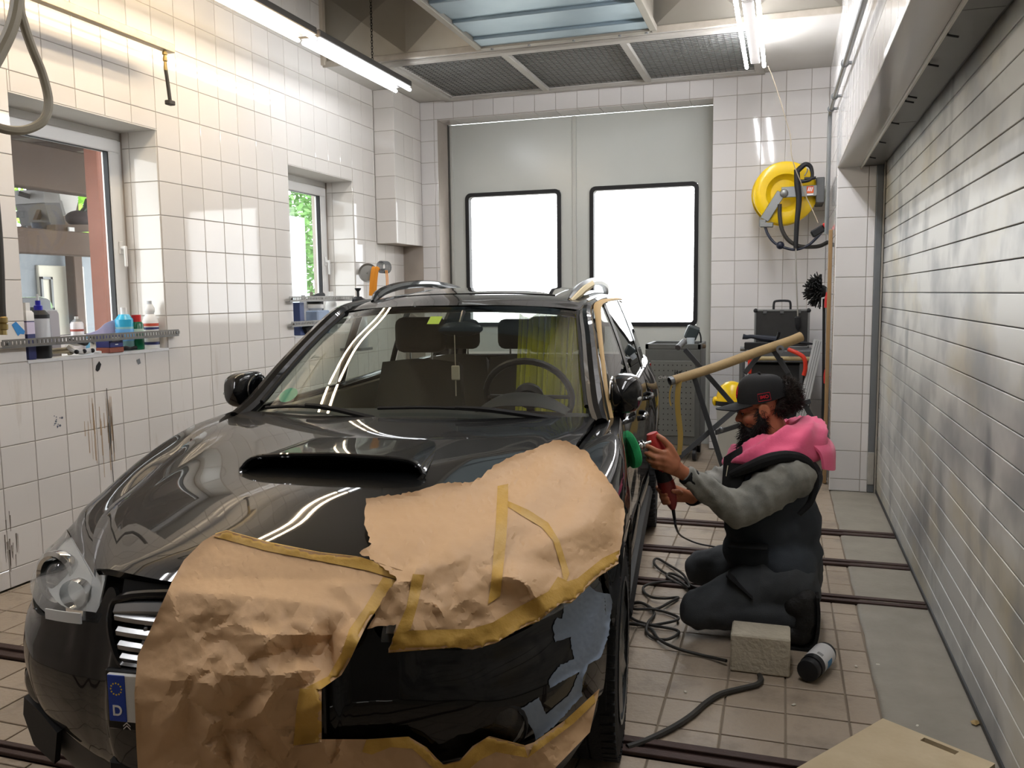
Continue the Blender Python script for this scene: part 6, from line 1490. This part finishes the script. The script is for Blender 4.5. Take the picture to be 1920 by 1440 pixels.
b = MB(); b.box(k0 + .01, k1 - .01, -.055, .055, .005, kh - .01, .004); b.build('case_shell', mat('scuffed black board', '#262626', .6, col2='#383735', nscale=14), cs)
for (x0, x1, z0, z1_) in ((k0, k1, kh - .016, kh), (k0, k0 + .016, 0, kh), (k1 - .016, k1, 0, kh), (k0, k1, 0, .016)):
    b = MB(); b.box(x0, x1, -.06, .06, z0, z1_, .003); b.build('edge_strip', M_ALU, cs)
for x in (k0 + .01, k1 - .01):
    b = MB(); b.ball((x, -.05, kh - .01), .02, 10); b.build('corner_cap', M_DARK, cs)
km = (k0 + k1) / 2
b = MB(); b.tube([(km - .07, 0, kh), (km - .068, 0, kh + .05), (km - .05, 0, kh + .072), (km + .05, 0, kh + .072), (km + .068, 0, kh + .05), (km + .07, 0, kh)], .010, 8, 3); b.build('case_handle', M_DARK, cs)
for x in (km - .14, km, km + .14):
    b = MB(); b.box(x - .016, x + .016, -.066, -.058, kh - .035, kh - .002, .003); b.build('latch', M_STEEL, cs)
gr_ = empty('angle_grinder', onY(1425, 634, 7.42), 'dark blue grinder lying before the black case', 'grinder'); gl = gr_.location.copy()
def aq(x, y, Y): return onY(x, y, Y) - gl
b = MB(); b.tube([aq(1393, 631, 7.4), aq(1400, 632, 7.4), aq(1410, 631, 7.41), aq(1430, 634, 7.42), aq(1455, 637, 7.43)], [.024, .019, .017, .026, .030], 10, 4); b.build('grinder_body', mat('dark blue plastic', '#1d2330', .4), gr_)
b = MB(); b.tube([aq(1455, 637, 7.43), aq(1459, 630, 7.42), aq(1461, 622, 7.41)], .012, 8, 3); b.lathe([(.06, -.004), (.06, .004)], 20, Matrix.Translation(aq(1463, 640, 7.43))); b.build('grinder_guard', M_DARK, gr_)
b = MB(); b.box(aq(1396, 640, 7.42).x, aq(1470, 640, 7.42).x, -.04, .06, zc - gl.z, aq(1430, 642, 7.42).z, .004); b.build('support_box', M_DARK, gr_)
b = MB(); b.tube([onY(1488, 640, 7.4), onY(1500, 642, 7.4), onY(1515, 644, 7.4), onY(1524, 645, 7.4)], [.02, .016, .012, .006], 8, 3); b.build('long_file', M_DARK, None, label='black long tool lying right of the black case', cat='tool')
b = MB(); b.tube([onY(1388, 654, 7.4), onY(1402, 654, 7.4), onY(1415, 652, 7.4)], .02, 10); b.tube([onY(1400, 652, 7.39), onY(1400, 646, 7.39)], .008, 8); b.build('steel_pin', M_STEEL, None, label='grey steel pin at the left end of the cart', cat='pin')
# ---- yellow helmet on a pale bin
bn = onY(1372, 760, 7.1); t = empty('pale_bin', (bn.x, 7.1, 0), 'pale grey bin below the yellow helmet', 'bin'); bw = .115
b = MB(); zt = bn.z; b.lathe([(bw * 1.05, 0), (bw * 1.4, zt - .02), (bw * 1.44, zt), (bw * 1.3, zt), (bw * 1.0, .02)], 4, Matrix.Rotation(PI / 4, 4, 'Z'), cap=False); b.box(-bw * .72, bw * .72, -bw * .72, bw * .72, .0, .02); b.build('bin_body', mat('pale grey plastic', '#b3b3ab', .5), t)
b = MB(); b.box(-bw * .95, bw * .95, -bw * .95, bw * .95, zt - .012, zt + .004, .004); b.build('bin_lid', mat('pale grey plastic', '#b3b3ab', .5), t)
t = empty('safety_helmet', (onY(1372, 730, 7.1).x, 7.1, zt + .004), 'yellow safety helmet with dark visor lying on the bin', 'helmet')
b = MB(); b.lathe([(.125, .045), (.122, .07), (.11, .12), (.085, .16), (.05, .185), (.015, .195), (.001, .196)], 24, squash=.9); b.build('helmet_shell', M_YEL, t)
b = MB(); b.lathe([(.13, .035), (.15, .04), (.148, .05), (.125, .05)], 24, squash=.9, cap=False); b.build('helmet_brim', M_YEL, t)
b = MB(); b.lathe([(.13, .0), (.135, .0), (.133, .04), (.128, .04)], 24, cap=False); b.lathe([(.125, .0), (.125, .035)], 20); b.build('visor_band', M_DARK, t)
for s in (-1, 1):
    b = MB(); b.ball((s * .13, -.02, .03), .04, 12, sc=(.6, 1, 1)); b.build('ear_muff', M_YEL, t)
# ---- tool cabinet with perforated front
CB = Vector((-.91, 7.45, 0)); cab = empty('tool_cabinet', CB, 'grey steel tool cabinet with perforated front beside the back door', 'cabinet')
M_CAB = mat('grey hammer paint', '#5e605e', .5, .2, col2='#4c4e4c', nscale=10); x0, x1, zt = -.245, .235, .985
b = MB(); b.box(x0, x1, 0, .5, .14, zt, .006); b.build('cabinet_shell', M_CAB, cab)
b = MB(); b.box(x0 + .05, x1 - .045, -.008, .0, .22, zt - .10, .004); fp = b.build('front_panel', mat('dim grey panel', '#6d6f6b', .5, .2, col2='#5c5e5a', nscale=8), cab)
b = MB()
for i in range(9):
    for j in range(13): b.lathe([(.0055, -.0095), (.005, -.0082)], 6, Matrix.Translation((x0 + .085 + i * .039, 0, .27 + j * .048)) @ Matrix.Rotation(PI / 2, 4, 'X') @ Matrix.Translation((0, 0, .0175)))
b.build('punched_holes', M_BLK, fp, kind='stuff')
for (a, c, d, e_) in ((x0, x0 + .03, 0, .5), (x1 - .03, x1, 0, .5), (x0, x1, -.0, .03), (x0, x1, .47, .5)):
    b = MB(); b.box(a, c, d, e_, zt, zt + .045, .004); b.build('top_edge', M_CAB, cab)
for x in (x0 + .05, x1 - .05):
    for y in (.05, .45):
        b = MB(); b.cyl((x - .015, y, .055), (x + .015, y, .055), .055, 14); b.bar((x, y, .06), (x, y, .14), .03, .03); b.build('castor', M_DARK, cab)
FXZ = lambda p: Matrix(((1, 0, 0, p.x), (0, 0, -1, p.y), (0, 1, 0, p.z), (0, 0, 0, 1)))
tp = onY(1251, 708, 7.438) - CB; text_mesh('CHRONO', .036, 'pale_lettering', mat('pale print', '#b7b9b6', .5), cab, FXZ(tp), .0006, .25)
tp = onY(1271, 699, 7.437) - CB; text_mesh('ist', .068, 'black_lettering', M_BLK, cab, FXZ(tp), .0006, bold=.001)
# on the cabinet: work lamp, cup, wood scraps
wl_ = empty('work_lamp', onY(1298, 645, 7.65), 'small dark work lamp with cable standing on the tool cabinet', 'lamp'); wl_.location.z = zt; q = wl_.location.copy()
b = MB(); b.box(-.055, .055, -.03, .03, -.06, .06, .012, Matrix.Translation(onY(1297, 624, 7.65) - q) @ rotm(.2, .35, .3)); hd = b.build('lamp_head', mat('slate plastic', '#3b4446', .45), wl_)
b = MB(); b.box(-.045, .045, .03, .05, -.045, .045, .006, Matrix.Translation(onY(1301, 622, 7.65) - q) @ rotm(.2, .35, .3)); b.build('lamp_back', M_DARK, wl_)
b = MB(); b.tube([onY(1291, 632, 7.65) - q, onY(1287, 640, 7.64) - q, Vector((onY(1287, 640, 7.64).x - q.x, -.01, .0))], .008, 8, 3); b.box(-.09, .04, -.05, .05, 0, .012, .003); b.build('lamp_stand', M_DARK, wl_)
b = MB(); b.tube([onY(1303, 618, 7.66) - q, onY(1310, 621, 7.66) - q, onY(1314, 632, 7.66) - q, onY(1314, 646, 7.66) - q], .007, 8, 4); b.build('lamp_cable', M_DARK, wl_)
p = onY(1295, 650, 7.55); b = MB(); b.lathe([(.028, 0), (.036, .095), (.034, .095), (.026, .004), (.001, .004)], 18, cap=False); b.build('plastic_cup', mat('milky cup', '#c9d3da', .4, alpha=.9), None, label='milky plastic cup before the work lamp', cat='cup', loc=(p.x, 7.55, zt))
for k, (x, l, a, lab) in enumerate(((1263, .10, .3, 'leftmost'), (1275, .12, 1.0, 'middle'), (1309, .13, .1, 'rightmost, nearest the door edge'))):
    p = onY(x, 650, 7.6); b = MB(); b.box(-l / 2, l / 2, -.025, .025, 0, .035, .008, rotm(0, 0, a)); b.build('wood_scrap', mat('brown offcut', '#6e5d49', .8, col2='#4d4033', nscale=20), None, label='brown wood offcut on the tool cabinet, ' + lab, cat='offcut', loc=(p.x, 7.5 + .06 * k, zt), group='wood offcuts on the tool cabinet')
# ---- bumper trestle with paper wrapped bar
TP = Vector((-.35, 6.2, 0)); tres = empty('folding_trestle', TP, 'dark folding trestle with a sloping paper wrapped bar behind the worker', 'trestle')
def tq(x, y, Y): return onY(x, y, Y) - TP
M_LEG = mat('dark grey steel bar', '#47494b', .5, .4, col2='#3a3b3d', nscale=9)
b = MB(); b.tube([tq(1262, 713, 6.0), tq(1340, 689, 6.2), tq(1420, 660, 6.4), tq(1480, 640, 6.55), tq(1502, 631, 6.6)], [.033, .034, .035, .036, .037], 14, 3); b.build('wrapped_bar', mat('creased brown paper wrap', '#a58c63', .65, col2='#86704b', nscale=9, bump=.3, bscale=40), tres)
b = MB(); d = (tq(1262, 713, 6.0) - tq(1340, 689, 6.2)).normalized(); b.lathe([(.026, 0), (.030, 0), (.030, .03), (.026, .03)], 14, align(tq(1262, 713, 6.0), tq(1262, 713, 6.0) + d), cap=False); b.build('bar_tube_end', M_STEEL, tres)
def to_floor(a, c):   # extend a leg seen in the photo down to the floor
    a, c = Vector(a), Vector(c); t_ = (TP.z * 0 - a.z) / (c.z - a.z); return a + (c - a) * t_
for nm, a, c, fl_ in (('leg', tq(1300, 702, 6.1), tq(1347, 850, 6.1), 1), ('brace', tq(1284, 655, 6.3), tq(1398, 785, 6.3), 0), ('brace', tq(1388, 760, 6.25), tq(1262, 868, 6.05), 0), ('brace', tq(1342, 811, 6.12), tq(1385, 798, 6.4), 0),
                  ('leg', tq(1449, 655, 6.5), tq(1478, 700, 6.5), 0), ('leg', tq(1462, 672, 6.52), tq(1552, 838, 6.5), 0), ('brace', tq(1432, 655, 6.5), tq(1396, 700, 6.4), 0), ('brace', tq(1400, 780, 6.4), tq(1520, 752, 6.5), 0), ('leg', tq(1398, 785, 6.3), tq(1440, 850, 6.35), 1)):
    if fl_: c = to_floor(a, c)
    b = MB(); b.bar(a, c, .036, .014, .003, up=(0, 1, 0)); b.build(nm, M_LEG, tres)
b = MB(); b.tube([tq(1271, 652, 6.25), tq(1283, 640, 6.35)], .022, 12); b.build('pipe_stub', M_STEEL, tres)
b = MB(); b.lathe([(.012, -.03), (.030, -.03), (.030, .03), (.012, .03)], 14, align(tq(1463, 655, 6.44), tq(1463, 655, 6.34), (0, 0, 1)), cap=False); b.build('eye_bush', M_STEEL, tres)
for p in ((1390, 762, 6.22), (1352, 805, 6.08), (1545, 826, 6.47)):
    b = MB(); b.ball(tq(*p), .018, 10); b.build('bolt', M_STEEL, tres)
b = MB(); b.grid([[tq(1268 + 6 * i, 716 + 20 * j - 2 * i, 6.0) + Vector((-.012 * math.sin(j * .9) + .004 * i * (1 - j / 8), .01 * math.sin(j + i), 0)) for i in (0, .5, 1, 1.5)] for j in range(8)], .0015); b.build('hanging_tape', mat('loose yellow tape', '#a98e4a', .5), tres)
b = MB(); b.grid([[tq(1260 - 6 * math.sin(j / 5 * PI * .8) + 3 * i, 716 + 9 * j, 5.98) for i in (0, 1)] for j in range(6)], .0015); b.build('hanging_tape', mat('loose yellow tape', '#a98e4a', .5), tres)
# ---- concrete block, polish bottle, wooden board, cable on the floor
b = MB(); b.box(-.172, .05, 3.285, 3.435, -.004, .147, .006)
b.build('concrete_block', mat('rough concrete', '#c6beab', .9, col2='#a9a08c', nscale=11, bump=.6, bscale=60, namt=.8), None, label='rough concrete block standing before the worker on the tiles', cat='block')
p0, p1 = onZ(1514, 1256, .047), onZ(1548, 1221, .047); ax_ = (p1 - p0).normalized(); p0 = Vector((p0.x, p0.y, .042)); p1 = p0 + Vector((ax_.x, ax_.y, 0)).normalized() * .22
t = empty('polish_can', (p0 + p1) / 2, 'black polish bottle with white and blue label lying on the floor', 'bottle'); mm = align(p0, p1); q = t.location.copy()
b = MB(); b.lathe([(.044, .04), (.044, .20), (.040, .215), (.034, .22)], 24, mm); lt(b.build('bottle_body', M_DARK, None), t)
b = MB(); b.lathe([(.036, -.002), (.040, .0), (.0415, .006), (.0415, .035), (.038, .042)], 24, mm); lt(b.build('bottle_cap', M_DARK, None), t)
mw = MB(); mw.grid([[mm @ Vector((.0448 * math.cos(a), .0448 * math.sin(a), z)) for a in [math.radians(d) for d in range(20, 260, 10)]] for z in (.07, .19)], 0); lt(mw.build('white_label', mat('white print', '#d9d9d9', .5), None), t)
mw = MB(); mw.grid([[mm @ Vector((.0450 * math.cos(a), .0450 * math.sin(a), z)) for a in [math.radians(d) for d in range(165, 240, 8)]] for z in (.10, .15)], 0); lt(mw.build('blue_label', mat('blue print', '#3f86b8', .5), None), t)
mw = MB()
for k in range(6): mw.grid([[mm @ Vector((.0451 * math.cos(a), .0451 * math.sin(a), z)) for a in [math.radians(100 + k * 5 + d) for d in (0, 2.4)]] for z in (.08, .10)], 0)
lt(mw.build('bar_code', M_BLK, None, kind='stuff'), t)
a, c = Vector((.349, 2.995, 0)), Vector((-.241, -.342, 0)).normalized(); d = Vector((.277, -.19, 0)).normalized()
bd_m = Matrix((c, d, Vector((0, 0, 1)))).transposed().to_4x4(); bd_m.translation = a + Vector((0, 0, .0))
b = MB(); W_, L_ = .36, .95; hx, hy, hl, hw = .028, .16, .028, .085
slab_with_holes(b, lambda r: (r[0], r[1], r[2], r[3], .004, .024), (0, L_, 0, W_), [(.016, .044, .15, .26)])
for v in b.bm.verts: v.co = bd_m @ v.co
bo = b.build('plywood_board', mat('worn pale plywood', '#d0bf9f', .8, col2='#ab9570', nscale=6, bump=.3, bscale=50, stretch=(1, 1, 1)), None, label='worn plywood board with a hand slot lying at the lower right corner', cat='board')
b = MB(); q = [onZ(x, y, .004) for x, y in ((1819, 1352), (1826, 1349), (1836, 1351), (1838, 1356), (1830, 1360), (1822, 1357))]; cpt = sum(q, Vector()) / 6 + Vector((0, 0, .006))
for i in range(6): b.face([q[i], q[(i + 1) % 6], cpt])
b.build('dry_leaf', mat('dry leaf', '#9c8352', .7), None, label='dry brown leaf by the roller shutter', cat='leaf')
DEB = [(1605, 1250, 'white crumb nearest the polish bottle'), (1646, 1247, 'white crumb on the concrete edge'), (1720, 1362, 'white crumb on the grey concrete strip'), (1488, 1322, 'pale crumb near the front rail'), (1285, 1298, 'pale yellow crumb on the tiles left of the block')]
for x, y, lab in DEB:
    b = MB(); b.box(-.008, .008, -.005, .005, 0, .004, .0015, rotm(0, 0, rnd.uniform(0, 3))); b.build('paint_crumb', mat('pale crumb', '#cfcabb', .7), None, label=lab, cat='crumb', group='crumbs on the floor', loc=onZ(x, y, -.005))
CB_ = [(1392, 1096), (1345, 1112), (1300, 1100), (1278, 1083), (1256, 1075), (1251, 1083), (1275, 1096), (1292, 1102), (1282, 1078), (1252, 1058), (1232, 1047), (1226, 1055), (1240, 1070), (1275, 1090), (1292, 1104), (1274, 1093), (1242, 1091), (1212, 1097), (1206, 1107), (1220, 1119), (1246, 1122), (1272, 1120), (1258, 1128), (1228, 1142), (1204, 1131), (1184, 1133), (1172, 1142), (1186, 1160), (1216, 1171), (1244, 1176), (1270, 1182), (1270, 1190), (1250, 1199), (1226, 1196), (1212, 1183), (1216, 1166), (1227, 1152), (1220, 1139), (1198, 1129), (1180, 1134), (1190, 1142), (1222, 1142), (1252, 1149), (1272, 1158), (1262, 1165), (1220, 1172), (1180, 1170), (1196, 1170), (1222, 1180), (1236, 1199), (1270, 1216), (1318, 1229), (1345, 1235), (1362, 1239)]
P = []
for i, (x, y) in enumerate(CB_): P.append(onZ(x, y, .004 + .006 * (i % 3)))
b = MB(); b.tube([(p.x, p.y, p.z) for p in P], .0065, 8, 5); b.build('extension_cable', M_HOSE, None, label='black cable lying in loops left of the knees', cat='cable')
P = [onZ(x, y, .006) for x, y in ((1424, 1266), (1427, 1275), (1418, 1284), (1390, 1291), (1352, 1301), (1324, 1318), (1296, 1342), (1262, 1364), (1222, 1384), (1195, 1395), (1176, 1401))]
P[0].y = min(P[0].y, 3.27); b = MB(); b.tube(P, .0105, 8, 5); b.build('air_hose', M_HOSE, None, label='dark hose curving from the concrete block to the front wheel', cat='hose')
# ================================================================ outside the windows
b = MB(); b.box(-60, 40, -30, 80, -.4, -.22)
b.build('ground_1', mat('bright yard paving', '#bdb9b0', .8, col2='#a5a199', nscale=.6), kind='structure', label='pale paved yard outside the workshop', cat='ground')
M_TIM = mat('weathered brown timber', '#5a4a40', .8, col2='#443830', nscale=4, stretch=(1, .3, 1))
M_REDT2 = mat('red brown post paint', '#8a5a4c', .7, col2='#754a3e', nscale=5)
sh_ = empty('open_shed', (-7.2, 6.2, -.2), 'open timber shed with loft and roof beyond the nearer window', 'shed')
for nm, bx, m in (('corner_post', (-6.08, -5.92, 6.30, 6.46, -.22, 3.16), M_REDT2), ('roof_deck', (-10.6, -5.6, 1.5, 10.6, 3.3, 3.4), M_TIM), ('front_beam', (-7.1, -6.9, 1.5, 7.5, 2.56, 2.98), M_TIM), ('loft_floor', (-9.0, -6.9, 1.5, 7.5, 2.0, 2.1), M_TIM), ('loft_beam', (-6.95, -6.8, 1.5, 7.45, 1.92, 2.16), M_TIM),
                  ('rear_post', (-9.1, -8.95, 9.0, 9.15, -.22, 3.4), M_TIM)):
    b = MB(); b.box(*bx, .01); lt(b.build(nm, m, None), sh_)
for k in range(11):
    y = 2.0 + k * .85; b = MB(); b.box(-10.5, -5.7, y - .04, y + .04, 3.16, 3.3, .005); lt(b.build('rafter', M_TIM, None), sh_)
gw = empty('garage_wall', (-9.2, 7, -.2), 'grey rendered garage wall with a pale gate behind the shed', 'wall')
b = MB(); b.box(-9.4, -9.2, 3, 10.2, -.22, 2.14); lt(b.build('rendered_wall', mat('grey render', '#8d949b', .8, col2='#7c838b', nscale=2), None), gw)
y0, y1 = onX(70, 0 + 560, -9.2).y, onX(156, 560, -9.2).y
b = MB(); b.box(-9.2, -9.15, y0, y1, -.2, 1.93, .01); lt(b.build('pale_gate', mat('cream gate', '#d9d6c8', .6), None), gw)
b = MB(); ya, yb = onX(76, 540, -9.14).y, onX(98, 540, -9.14).y
for r in ((ya, ya + .03, 1.0, 1.78), (yb - .03, yb, 1.0, 1.78), (ya, yb, 1.75, 1.78)): b.box(-9.15, -9.12, *r)
lt(b.build('wicket_frame', M_STEEL, None), gw)
# things stored on the loft
def lp(x, y, X): return onX(x, y, X)
hp_ = empty('feed_hopper', (-7.6, 7.3, 2.1), 'grey and white hopper machine standing on the loft', 'machine'); 
def pyr(x0, x1, x2, x3, yt, yb_, X, d):    # a box seen from px column pairs top and bottom
    a, c, e_, g = lp(x0, yt, X), lp(x1, yt, X), lp(x2, yb_, X), lp(x3, yb_, X); D = Vector((-d, 0, 0)); b = MB()
    V = [b.bm.verts.new(v) for v in (a, c, g, e_, a + D, c + D, g + D, e_ + D)]
    for f in ((0, 1, 2, 3), (7, 6, 5, 4), (0, 4, 5, 1), (1, 5, 6, 2), (2, 6, 7, 3), (3, 7, 4, 0)): b.bm.faces.new([V[i] for i in f])
    return b
lt(pyr(83, 108, 82, 112, 354, 380, -7.4, .4).build('hopper_top', mat('mid grey steel', '#8f8d8c', .6), None), hp_)
lt(pyr(84, 112, 95, 124, 380, 424, -7.42, .4).build('hopper_cone', mat('dark grey steel', '#5d5b5c', .6), None), hp_)
lt(pyr(109, 146, 114, 146, 352, 376, -7.6, .4).build('white_head', mat('white machine', '#d2d0cd', .6), None), hp_)
lt(pyr(116, 147, 124, 140, 376, 404, -7.6, .3).build('white_cone', mat('white machine', '#d2d0cd', .6), None), hp_)
lt(pyr(82, 84, 68, 76, 378, 412, -7.5, .05).build('strut', M_TIM, None), hp_)
t = empty('black_funnel', lp(100, 330, -7.3), 'blue black hopper hanging above the grey machine', 'funnel'); lt(pyr(82, 112, 92, 106, 322, 354, -7.2, .3).build('funnel', mat('blue black plastic', '#2a2d3d', .5), None), t)
b = MB(); b.tube([lp(108, 324, -7.15), lp(114, 335, -7.15), lp(117, 350, -7.15)], .025, 8, 3); lt(b.build('pale_pipe', mat('cream pipe', '#c2bfae', .5), None), t)
lt(pyr(108, 172, 108, 172, 290, 304, -7.0, .5).build('loft_tube', mat('blue black plastic', '#2a2d3d', .5), None), t)
t = empty('pallet_load', (-7.5, 7.4, 2.12), 'dark pallet with a sack and rods on the loft', 'pallet')
lt(pyr(104, 183, 104, 183, 421, 434, -7.2, .6).build('pallet', M_TIM, None), t)
b = MB(); c_ = lp(150, 410, -7.4); b.ball(c_, .15, 16, sc=(1, 1, .6)); lt(b.build('sack', mat('mauve grey sack', '#4f474c', .9), None), t)
b = MB()
for q in (((150, 404), (158, 392), (164, 396), (162, 384)), ((160, 408), (163, 388), (172, 392)), ((165, 372), (172, 381), (180, 383)), ((164, 374), (160, 390), (166, 402)), ((172, 392), (176, 384))): b.tube([lp(x, y, -7.35) for x, y in q], .025, 6, 3)
lt(b.build('rod_frame', mat('dark green rods', '#27352e', .6), None), t)
b = MB(); b.box(-7.19, -7.17, lp(128, 0 + 425, -7.18).y, lp(138, 425, -7.18).y, lp(130, 434, -7.18).z, lp(130, 426, -7.18).z); lt(b.build('white_tag', M_WPL, None), t)
t = empty('bucket_stack', (-7.5, 6.7, 2.12), 'dark bucket and bars at the left of the loft', 'bucket'); p = lp(77, 428, -7.4)
b = MB(); b.lathe([(.07, 0), (.09, .17), (.095, .18), (.08, .18)], 16, Matrix.Translation((p.x, p.y, 2.1))); lt(b.build('bucket_body', mat('slate bucket', '#3b3f4c', .6), None), t)
b = MB(); b.tube([lp(33, 360, -7.6), lp(78, 374, -7.6)], .02, 6); b.tube([lp(33, 364, -7.6), lp(78, 378, -7.6)], .015, 6); b.tube([lp(46, 425, -7.3), lp(60, 438, -7.3)], .02, 6); lt(b.build('bars', M_STEEL, None), t)
lt(pyr(36, 47, 36, 46, 396, 408, -7.3, .2).build('black_pot', M_DARK, None), t)
# trees: every leaf a small folded quad
M_LEAF = [mat('fresh leaf', '#8fbf45', .6, col2='#5f9a2c', nscale=2), mat('mid leaf', '#5f8a45', .6, col2='#3f6a30', nscale=2)]
M_BARK = mat('grey bark', '#4a4036', .9)
def tree(c, r, h, n, seed, m, label):
    g = random.Random(seed); t = empty('leafy_tree', c, label, 'tree', group='trees in the yard')
    b = MB(); b.tube([(0, 0, 0), (.05, 0, h * .4), (0, .05, h * .8)], [.12, .09, .05], 8, 3); b.build('trunk', M_BARK, t)
    V, Fc = [], []
    for k in range(n):
        d = Vector((g.gauss(0, 1), g.gauss(0, 1), g.gauss(0, 1))).normalized(); q = d * r * g.uniform(.35, 1) ** .5 * (1 + .35 * noise.noise(d * 3 + Vector((seed, 0, 0)))); q = Vector((q.x, q.y, q.z * 1.15 + h))
        u = Vector((g.gauss(0, 1), g.gauss(0, 1), g.gauss(0, .6))).normalized(); w_ = u.orthogonal().normalized(); s = g.uniform(.06, .13) * (r / 1.5) ** .5; i = len(V)
        V += [q, q + u * s + w_ * s * .45, q + u * s * 2, q + u * s - w_ * s * .45]; Fc.append((i, i + 1, i + 2, i + 3))
    me = bpy.data.meshes.new('leaves'); me.from_pydata(V, [], Fc); me.materials.append(m); link('leaves', me, t, kind='stuff')
tree((-13.1, 12.2, -.2), 2.2, 3.2, 5600, 1, M_LEAF[0], 'light green tree behind the shed, nearer window')
tree((-13.6, 16.9, -.2), 1.2, 3.2, 3200, 2, M_LEAF[0], 'light green tree right of the shed post')
tree((-11.6, 18.2, -.2), 1.5, 3.6, 3600, 3, M_LEAF[1], 'mid green tree seen in the farther window, tall')
tree((-13.0, 21.6, -.2), 1.8, 2.6, 3000, 4, M_LEAF[1], 'low green tree farther back in the farther window')
# parked cars outside
def small_car(loc, rz, m, label):
    t = empty('parked_car', loc, label, 'car', rz)
    prof = [(-1.9, .35), (-1.95, .7), (-1.7, .92), (-.9, 1.0), (1.7, 1.02), (1.95, .8), (1.95, .35)]
    b = MB(); b.prism([(x, z) for x, z in prof], 1.66, Matrix(((1, 0, 0, 0), (0, 0, -1, .83), (0, 1, 0, 0), (0, 0, 0, 1))), .05); b.build('car_body', m, t)
    b = MB(); b.prism([(-1.0, .98), (-.35, 1.48), (1.25, 1.5), (1.75, 1.0)], 1.4, Matrix(((1, 0, 0, 0), (0, 0, -1, .70), (0, 1, 0, 0), (0, 0, 0, 1))), .08); cb_ = b.build('cabin', m, t)
    gm = mat('dark car glass', '#1b2126', .08, coat=1.)
    for s in (-1, 1):
        b = MB(); b.prism([(-.8, 1.04), (-.32, 1.40), (1.15, 1.42), (1.5, 1.06)], .01, Matrix(((1, 0, 0, 0), (0, 0, -1, s * .705 + .005), (0, 1, 0, 0), (0, 0, 0, 1)))); b.build('side_glass', gm, t)
        b = MB(); b.ball((-.75, s * .9, 1.02), .1, 10, sc=(.7, 1, .8)); b.build('door_mirror', m, t)
        for x in (-1.2, 1.25):
            b = MB(); b.lathe([(.2, -.1), (.3, -.1), (.32, 0), (.3, .1), (.2, .1), (.001, .08)], 20, Matrix.Translation((x, s * .75, .32)) @ Matrix.Rotation(-s * PI / 2, 4, 'X')); b.build('wheel', M_DARK, t)
    b = MB(); b.box(-.005, .005, -.6, .6, -.28, .28, .002, Matrix.Translation((-.72, 0, 1.235)) @ rotm(0, .92, 0)); b.build('windscreen', gm, t)
    b = MB(); b.box(-.005, .005, -.6, .6, -.24, .24, .002, Matrix.Translation((1.54, 0, 1.245)) @ rotm(0, -.78, 0)); b.build('rear_glass', gm, t)
    return t
small_car((-7.5, 6.15, -.22), math.radians(137), mat('silver paint', '#b5bcc4', .25, .4, coat=1.), 'silver hatchback parked before the garage, nearer window').scale = (1.1, 1.1, 1.16)
p = onX(575, 560, -9.5); small_car((p.x - .4, p.y + .2, -.22), math.radians(100), mat('white paint', '#dfe0e0', .25, coat=1.), 'white car parked in the yard, farther window')
t = empty('garden_screen', onX(560, 450, -8.0), 'pale translucent panel standing in the yard, farther window', 'panel'); p = onX(556, 480, -8.0); p2 = onX(572, 480, -8.0)
b = MB(); b.box(-8.02, -7.98, p.y - .3, p2.y, .9, 2.85, .01); lt(b.build('pale_panel', mat('pale glass panel', '#cfe0e4', .2), None), t)
for y in (p.y - .25, p2.y - .05):
    b = MB(); b.box(-8.03, -7.97, y - .03, y + .03, -.22, .95); lt(b.build('post', M_STEEL, None), t)
